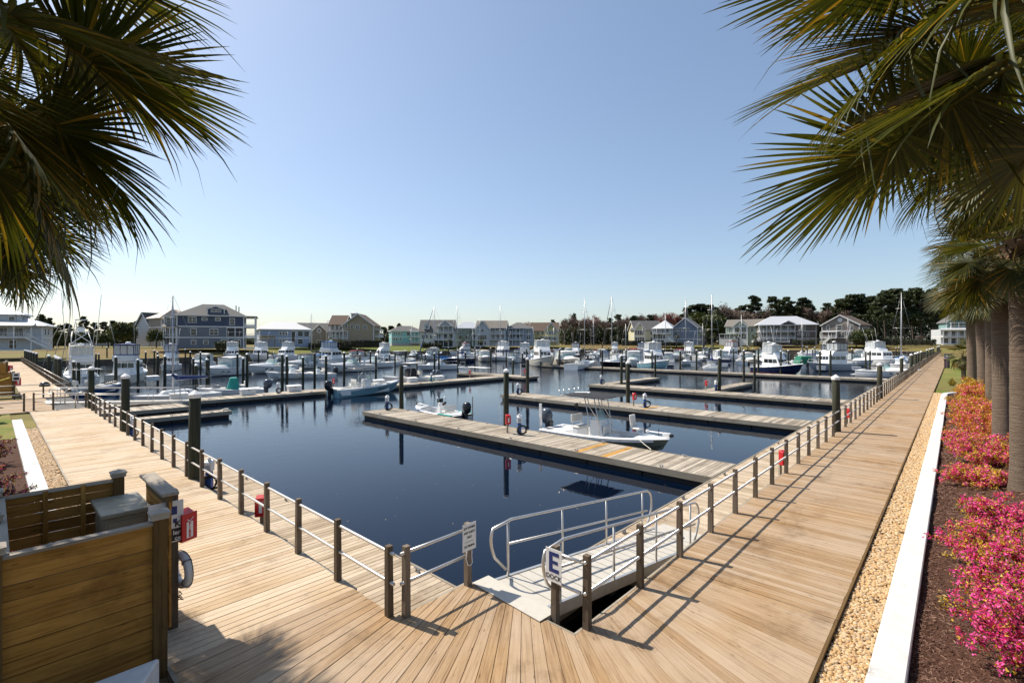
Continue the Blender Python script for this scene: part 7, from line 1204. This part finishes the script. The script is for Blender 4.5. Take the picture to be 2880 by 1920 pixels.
# ================================================================ loose stones and mulch
def pebble_field(name, x0, x1, y0, y1, n, seed, near, parent):
    q = np.random.RandomState(seed); phi = (1+5**.5)/2; I = np.array([(-1, phi, 0), (1, phi, 0), (-1, -phi, 0), (1, -phi, 0), (0, -1, phi), (0, 1, phi), (0, -1, -phi), (0, 1, -phi), (phi, 0, -1), (phi, 0, 1), (-phi, 0, -1), (-phi, 0, 1)])/1.9
    Ft = np.array([(0, 11, 5), (0, 5, 1), (0, 1, 7), (0, 7, 10), (0, 10, 11), (1, 5, 9), (5, 11, 4), (11, 10, 2), (10, 7, 6), (7, 1, 8), (3, 9, 4), (3, 4, 2), (3, 2, 6), (3, 6, 8), (3, 8, 9), (4, 9, 5), (2, 4, 11), (6, 2, 10), (8, 6, 7), (9, 8, 1)])
    X = x0+(x1-x0)*q.rand(n)**(1.7 if x1-x0 > y1-y0 else 1); Y = y0+(y1-y0)*q.rand(n)**(1.7 if y1-y0 > x1-x0 else 1); far = (np.maximum(X-x0, Y-y0) if True else 0)
    s = .017+.015*q.rand(n)+.0009*far; Vs = []
    a = q.rand(n)*6.28; ca, sa = np.cos(a)[:, None], np.sin(a)[:, None]; J = I[None]*(1+.22*(q.rand(n, 12, 1)-.5)); J = J*np.stack([s*1.35, s*.95, s*.62], 1)[:, None, :]; V = np.stack([J[..., 0]*ca-J[..., 1]*sa, J[..., 0]*sa+J[..., 1]*ca, J[..., 2]], -1); V += np.stack([X, Y, -.075+s*.45+.022*q.rand(n)], 1)[:, None, :]
    order = np.argsort(X+Y if True else X); keep = order[near:]; k = len(keep); Fq = (Ft[None]+12*np.arange(k)[:, None, None]).reshape(-1, 3)
    o = link('loose_stones', np_mesh('loose_stones', V[keep].reshape(-1, 3), Fq, 'pebble', True), parent); o['kind'] = 'stuff'
    for i in order[:near]:
        c = V[i].mean(0); o = link('stone', np_mesh('stone', V[i]-c, Ft, 'pebble', True), parent, tuple(c))
def pebble_mat():
    m, n, l, b = nt_new('pebble'); ge = n.new('ShaderNodeNewGeometry'); oi = n.new('ShaderNodeObjectInfo'); a = n.new('ShaderNodeMath'); a.operation = 'ADD'; l.new(ge.outputs['Random Per Island'], a.inputs[0]); l.new(oi.outputs['Random'], a.inputs[1]); fr = n.new('ShaderNodeMath'); fr.operation = 'FRACT'; l.new(a.outputs[0], fr.inputs[0])
    c = ramp(n, l, fr.outputs[0], [(0, (.38, .19, .05)), (.3, (.54, .34, .13)), (.6, (.47, .31, .16)), (.85, (.60, .46, .28)), (1, (.30, .20, .11))]); f = noise(n, l, ge.outputs['Position'], 60, 3); l.new(mixc(n, l, c, (.45, .36, .26), ramp(n, l, f, [(.4, (0, 0, 0)), (.7, (.5, .5, .5))])), b.inputs['Base Color']); b.inputs['Roughness'].default_value = .7; MATS['pebble'] = m
pebble_mat()
P_ = {o.name: o for o in col.objects if o.name in ('stone_bed_right', 'stone_bed_left', 'planting_bed_right')}
pebble_field('r', 6.3, 52.2, .815, 1.265, 15000, 1, 300, P_['stone_bed_right']); pebble_field('l', 1.095, 1.495, 9.6, 32.9, 8000, 2, 200, P_['stone_bed_left'])
n = 30000; q = np.random.RandomState(5); X = 6+34*q.rand(n)**1.8; Y = .42-3.2*q.rand(n)**1.3; Z = np.array([mound(a, b_)+.02*math.sin(a*2.1+b_*3.3) for a, b_ in zip(X, Y)])+.012; C = np.stack([X, Y, Z], 1); a = q.rand(n)*6.28; L = (.009+.022*q.rand(n))*(1+.03*(X-6)); d = np.stack([np.cos(a)*L, np.sin(a)*L, (q.rand(n)-.5)*L*.7], 1); w = np.stack([-np.sin(a)*.004, np.cos(a)*.004, (q.rand(n)-.3)*.008], 1)*(1+.05*(X-6))[:, None]
leafmat('bark_chip', [(.1, (.03, .013, .009)), (.5, (.10, .05, .034)), (.9, (.22, .13, .09))], 0, .9, 20)
V = np.stack([C-d-w, C+d-w, C+d+w, C-d+w], 1).reshape(-1, 3); o = link('bark_chips', np_mesh('bark_chips', V, np.arange(4*n).reshape(n, 4), 'bark_chip'), P_['planting_bed_right']); o['kind'] = 'stuff'

# ================================================================ things on the docks
def dock_box(label, x, y, rz, s=1.0, mat='white_plastic'):
    t = thing('dock_box', label, 'dock box', (x, y, ZF+.003), rz, 'white dock boxes'); t.scale = (s, s, s); m = MB(); m.add([(-.58, -.24, 0), (.58, -.24, 0), (.58, .24, 0), (-.58, .24, 0), (-.62, -.28, .48), (.62, -.28, .48), (.62, .30, .56), (-.62, .30, .56)], [(3, 2, 1, 0), (4, 5, 6, 7), (0, 1, 5, 4), (1, 2, 6, 5), (2, 3, 7, 6), (3, 0, 4, 7)]); m.build('chest', mat, t, bev=.02); m = MB(); m.add([(-.66, -.32, .485), (.66, -.32, .485), (.66, .33, .565), (-.66, .33, .565), (-.64, -.30, .545), (.64, -.30, .545), (.64, .31, .63), (-.64, .31, .63)], [(3, 2, 1, 0), (4, 5, 6, 7), (0, 1, 5, 4), (1, 2, 6, 5), (2, 3, 7, 6), (3, 0, 4, 7)]); m.build('lid', mat, t, bev=.012); m = MB(); m.bb(-.05, .05, -.345, -.31, .42, .52); m.build('latch', 'steel', t); return t
DB = [(10.43, 44.8), (15.66, 45.33), (19.79, 45.65), (29.07, 46.51), (33.52, 45.68), (37.51, 45.79), (15.53, 73.68), (13.45, 72.64), (48.52, 70.43), (94.7, 27.04), (94.84, 32.38), (94.74, 42.72), (91.01, 36.52), (95.32, 16.65), (98.14, 12.11)]
DBL = ['white dock box near the foot of the left gangway', 'white dock box left of the hose pedestal on the long dock', 'white dock box right of the hose pedestal on the long dock', 'white dock box hidden behind the pale blue boat bow', 'white dock box right of the twin outboards', 'last white dock box before the fuel dock', 'white dock box beyond the left gangway', 'leftmost small dock box behind the left gangway', 'dock box beside the low white cruiser', 'dock box left of the lobster boat', 'dock box right of the navy bimini sailboat', 'dock box below the small daysailer', 'dock box left of the navy bimini sailboat', 'dock box below the grey and white trawler', 'dock box below the blue striped cruiser']
for i, ((x, y), lb) in enumerate(zip(DB, DBL)): dock_box(lb, x, (46.9 if i in (0, 1, 2, 3, 4, 5) else y), [0, 0, 0, 0, 0, 0, .3, .3, 0, 1.57, 1.57, 1.57, 1.57, 1.57, 1.57][i])
def pedestal(label, x, y, z=ZF, rz=0.0, hose='rubber', body_='blue_plastic', s=1.0):
    t = thing('power_pedestal', label, 'pedestal', (x, y, z), rz, 'power pedestals with coiled hoses'); t.scale = (s, s, s); m = MB(); m.loft([[(a*.10, b*.09, 0) for a, b in ((-1, -1), (1, -1), (1, 1), (-1, 1))], [(a*.085, b*.075, .62) for a, b in ((-1, -1), (1, -1), (1, 1), (-1, 1))]]); m.build('column', body_, t, bev=.01)
    m = MB(); m.add([(-.12, -.10, .62), (.12, -.10, .62), (.12, .10, .62), (-.12, .10, .62), (-.13, -.11, .92), (.13, -.11, .92), (.13, .11, 1.0), (-.13, .11, 1.0)], [(3, 2, 1, 0), (4, 5, 6, 7), (0, 1, 5, 4), (1, 2, 6, 5), (2, 3, 7, 6), (3, 0, 4, 7)]); m.build('head', 'white_plastic', t, bev=.02); m = MB(); m.lathe((0, 0, .98), [(.06, 0), (.06, .06), (.03, .09)], 8); m.build('lamp', 'white_plastic', t); m = MB(); m.bb(-.07, .07, -.122, -.10, .68, .82); m.build('outlet_cover', 'hull_grey', t)
    q = random.Random(int(x*10)); m = MB(); pts = []
    for k in range(66): a = k*.62; R = .25+.05*math.sin(k*.9)+q.uniform(-.02, .02); pts.append((R*math.cos(a)*.95+.12, -.13-.02*math.sin(k*.35)-.06*math.cos(a*.5), .28+R*math.sin(a)*.85))
    m.tube(pts, .018, 5); m.build('hose', hose, t, True); return t
PD = [(18.83, 29.31), (18.51, 16.56), (32.46, 29.22), (32.28, 16.61), (46.68, 29.37), (47.9, 17.12), (4.78, 17.78), (4.74, 30.4), (18.02, 46.19), (35.75, 46.17)]
PL = ['hose pedestal at the outer end of the nearest plank dock', 'hose pedestal beside the tall piling midway on the nearest dock', 'hose pedestal at the tip of the second plank dock', 'hose pedestal beside the piling on the second plank dock', 'hose pedestal at the tip of the third plank dock', 'hose pedestal right of the piling on the third plank dock', 'blue and white pedestal below the left railing, nearest the camera', 'farther pedestal below the left railing', 'white pedestal between two dock boxes on the long dock', 'pedestal with green cover right of the twin outboards']
for i, ((x, y), lb) in enumerate(zip(PD, PL)): pedestal(lb, max(x, 4.5) if i in (6, 7) else x, y, ZF, -.75, 'canvas_teal' if i == 9 else 'rubber', 'white_plastic' if i == 8 else 'blue_plastic')
FE = [(18.39, 17.26), (32.45, 17.55), (47.61, 17.94), (4.55, 12.7), (18.9, 4.45), (33.2, 4.45), (48.4, 4.45), (23.79, 46.9), (42.68, 46.91), (50.03, 43.7)]
FL = ['red extinguisher box left of the tall piling on the nearest dock', 'red extinguisher box left of the piling on the second dock', 'red extinguisher box left of the piling on the third dock', 'red extinguisher box below the left railing', 'red extinguisher box behind the right railing, nearest the camera', 'second red extinguisher box behind the right railing', 'third red extinguisher box behind the right railing', 'red extinguisher box above the pale blue boat', 'red extinguisher box beside the fish cleaning table', 'red extinguisher box at the right end of the fuel dock']
for (x, y), lb in zip(FE, FL): fire_box(lb, x, y, ZF+.48, -.5, .9, False, True, 'red extinguisher boxes on the docks')
t = thing('cleaning_table', 'white fish cleaning table on the fuel dock', 'table', (49.6, 52.6, ZF), .0); m = MB(); m.bb(-.5, .5, -2.2, 2.2, .88, .96); m.build('table_top', 'white_plastic', t, bev=.02)
for x in (-.4, .4):
    for y in (-2, 2): m = MB(); m.tube([(x, y, 0), (x, y, .88)], .03, 6); m.build('leg', 'aluminium', t)
m = MB(); m.tube([(.0, -2.3+.28*math.cos(k*.6), .45+.3*math.sin(k*.6)) for k in range(40)], .02, 5); m.build('coiled_hose', 'rubber', t)
dock_box('large white ice chest beside the fish cleaning table', 48.9, 55.0, 1.57, 1.5)
def dispenser(label, x, y):
    t = thing('fuel_dispenser', label, 'fuel pump', (x, y, ZF), -.7, 'fuel pumps on the fuel dock'); m = MB(); m.bb(-.35, .35, -.22, .22, 0, 1.75); m.build('cabinet_body', 'hull_grey', t, bev=.02); m = MB(); m.bb(-.3, .3, -.24, -.222, 1.2, 1.62); m.build('display', 'black_plastic', t); m = MB(); m.bb(-.38, .38, -.25, .25, 1.755, 2.0); m.build('canopy_head', 'canvas_black', t, bev=.02); m = MB(); m.tube([(.38, -.1, 1.3), (.55, -.15, .8), (.42, -.15, .3), (.37, -.1, .9)], .025, 5); m.build('fuel_hose', 'rubber', t)
dispenser('dark fuel pump at the left end of the fuel dock', 49.0, 55.5); dispenser('grey fuel pump beside the dark piling on the fuel dock', 50.3, 44.3)
m = MB(); m.tube([(20.35, 10.75, ZW+.72), (20.1, 10.4, -.48), (19.72, 9.85, ZF+.06)], .016, 5); tag(m.build('mooring_rope', 'rope'), 'white bow rope from the bay boat to the nearest dock', 'rope')
m = MB(); q = random.Random(9); m.tube([(11.0+.18*math.cos(k*.7)*q.uniform(.6, 1.2), 37.3+.2*math.sin(k*.7), ZF+.04+.004*k) for k in range(30)], .022, 5); tag(m.build('coiled_rope', 'rope'), 'white rope coiled on the tip of the short finger dock', 'rope')
# hoop rails at the openings of the walkway
for i, (x, y, lb) in enumerate([(3.55, 40.45, 'bent aluminium hoop at the end of the left boardwalk'), (3.3, 43.6, 'second aluminium hoop beside the left gangway')]): m = MB(); m.tube([(x, y, 0), (x, y, .7)]+[(x+.32-.32*math.cos(a), y, .7+.3*math.sin(a)) for a in (.4, .8, 1.2, 1.57, 2.0, 2.5, 2.9)]+[(x+.64, y, .6), (x+.64, y, 0)], .03, 8); tag(m.build('hoop_rail', 'aluminium', None, True), lb, 'hoop rail')
# left background furniture: more enclosures, picnic table
def slat_box(label, x0, x1, y0, y1, H):
    t = thing('bin_enclosure', label, 'fence', ((x0+x1)/2, (y0+y1)/2, 0)); w, d = (x1-x0)/2, (y1-y0)/2; k = int(H/.16)
    for i in range(k):
        for (L, c, r) in ((2*w, (0, -d), 0), (2*d, (w, 0), PI/2), (2*w, (0, d), 0)): m = MB(); m.box((0, 0, 0), (L-.1, .03, .145)); o = m.build('board', 'fence', t); o.location = (c[0], c[1], .12+.16*i); o.rotation_euler.z = r
    for a, b_ in ((-w, -d), (w, -d), (w, d), (-w, d)): m = MB(); m.box((0, 0, 0), (H+.2, .14, .14)); o = m.build('post', 'fence_post', t); o.location = (a, b_, H/2); o.rotation_euler = (0, -PI/2, 0); m = MB(); m.box((0, 0, 0), (.2, .2, .05)); o = m.build('post_cap', 'fence_cap', t); o.location = (a, b_, H+.13)
    m = MB(); m.box((0, 0, 0), (2*d, .18, .05)); o = m.build('cap_rail', 'fence_cap', t); o.location = (w, 0, H+.03); o.rotation_euler.z = PI/2
slat_box('second wood enclosure beyond the gangway recess at the left edge', -1.4, 1.1, 52.5, 57.5, 1.75); slat_box('farthest wood enclosure beside the distant left boardwalk', -1.2, 1.1, 74, 79, 1.9)
fire_box('red fire box on the second wood enclosure', 1.32, 53.2, .75, .4, 1.2, False, False); fire_box('red fire box on the farthest wood enclosure', 1.32, 74.5, .95, .4, 1.2, False, False)
t = thing('dock_sign', 'small white dock sign on the second wood enclosure', 'sign', (1.25, 52.4, 1.5)); m = MB(); m.box((0, 0, 0), (.4, .02, .6)); m.build('sign_panel', 'sign_white', t); m = MB(); m.bb(-.15, .15, -.016, -.011, -.25, -.05); m.bb(-.12, .12, -.016, -.011, .05, .2); m.build('printed_marks', 'black_ink', t)
m = MB(); m.tube([(.9, 51.2, 1.5), (-.4, 50.6, 1.05), (-2.2, 50.2, .9)], .035, 6); tag(m.build('caution_tape', plain('tape_yellow', (.75, .62, .02), .5)), 'yellow caution tape strung to the second wood enclosure', 'tape')
t = thing('picnic_table', 'dark wooden picnic table on the grass at the left edge', 'table', (-.55, 36.6, -.04), .2); W_ = 'fence_post'
for i in range(4): m = MB(); m.box((0, 0, 0), (1.8, .17, .04)); o = m.build('top_board', W_, t); o.location = (0, -.28+.19*i, .76)
for s in (-1, 1): m = MB(); m.box((0, 0, 0), (1.8, .26, .04)); o = m.build('bench_board', W_, t); o.location = (0, s*.72, .45)
for x in (-.65, .65):
    for s in (-1, 1): m = MB(); m.beam((x, s*.2, .74), (x, s*.62, 0), .09, .05); m.build('leg', W_, t)
    m = MB(); m.beam((x+.05, -.75, .42), (x+.05, .75, .42), .05, .1); m.build('crossbeam', W_, t)
# far end of the right walk
t = thing('waste_station', 'dark pet waste bin with blue sign beside the right boardwalk', 'bin', (104, .95, -.08)); m = MB(); m.bb(-.35, .35, -.35, .35, 0, 1.3); m.build('bin_body', plain('bin_brown', (.09, .05, .06), .6), t, bev=.03); m = MB(); m.bb(-.42, .42, -.42, .42, 1.305, 1.45); m.build('bin_lid', 'black_plastic', t, bev=.02); m = MB(); m.box((0, 0, 0), (.05, .62, .72)); o = m.build('sign_panel', 'navy_ink', t); o.location = (-.45, 0, 1.95); m = MB(); m.lathe((0, 0, 0), [(.2, 0), (.2, .02)], 12); o = m.build('symbol', 'sign_white', t); o.location = (-.48, 0, 1.98); o.rotation_euler = (0, -PI/2, 0); m = MB(); m.tube([(-.42, 0, 0), (-.42, 0, 2.3)], .04, 6); m.build('pole', 'steel', t)
t = thing('park_bench', 'brown slatted bench with its back to the lawn beyond the bin', 'bench', (97, -2.2, -.05), 1.57)
for i in range(4): m = MB(); m.box((0, 0, 0), (5, .10, .04)); o = m.build('seat_slat', 'fence', t); o.location = (0, -.2+.13*i, .45); m = MB(); m.box((0, 0, 0), (5, .03, .11)); o = m.build('back_slat', 'fence', t); o.location = (0, .33, .55+.14*i)
for x in (-2.3, 0, 2.3): m = MB(); m.bb(x-.05, x+.05, -.2, .3, 0, .43); m.bb(x-.05, x+.05, .31, .36, 0, 1.1); m.build('leg', 'fence_post', t)
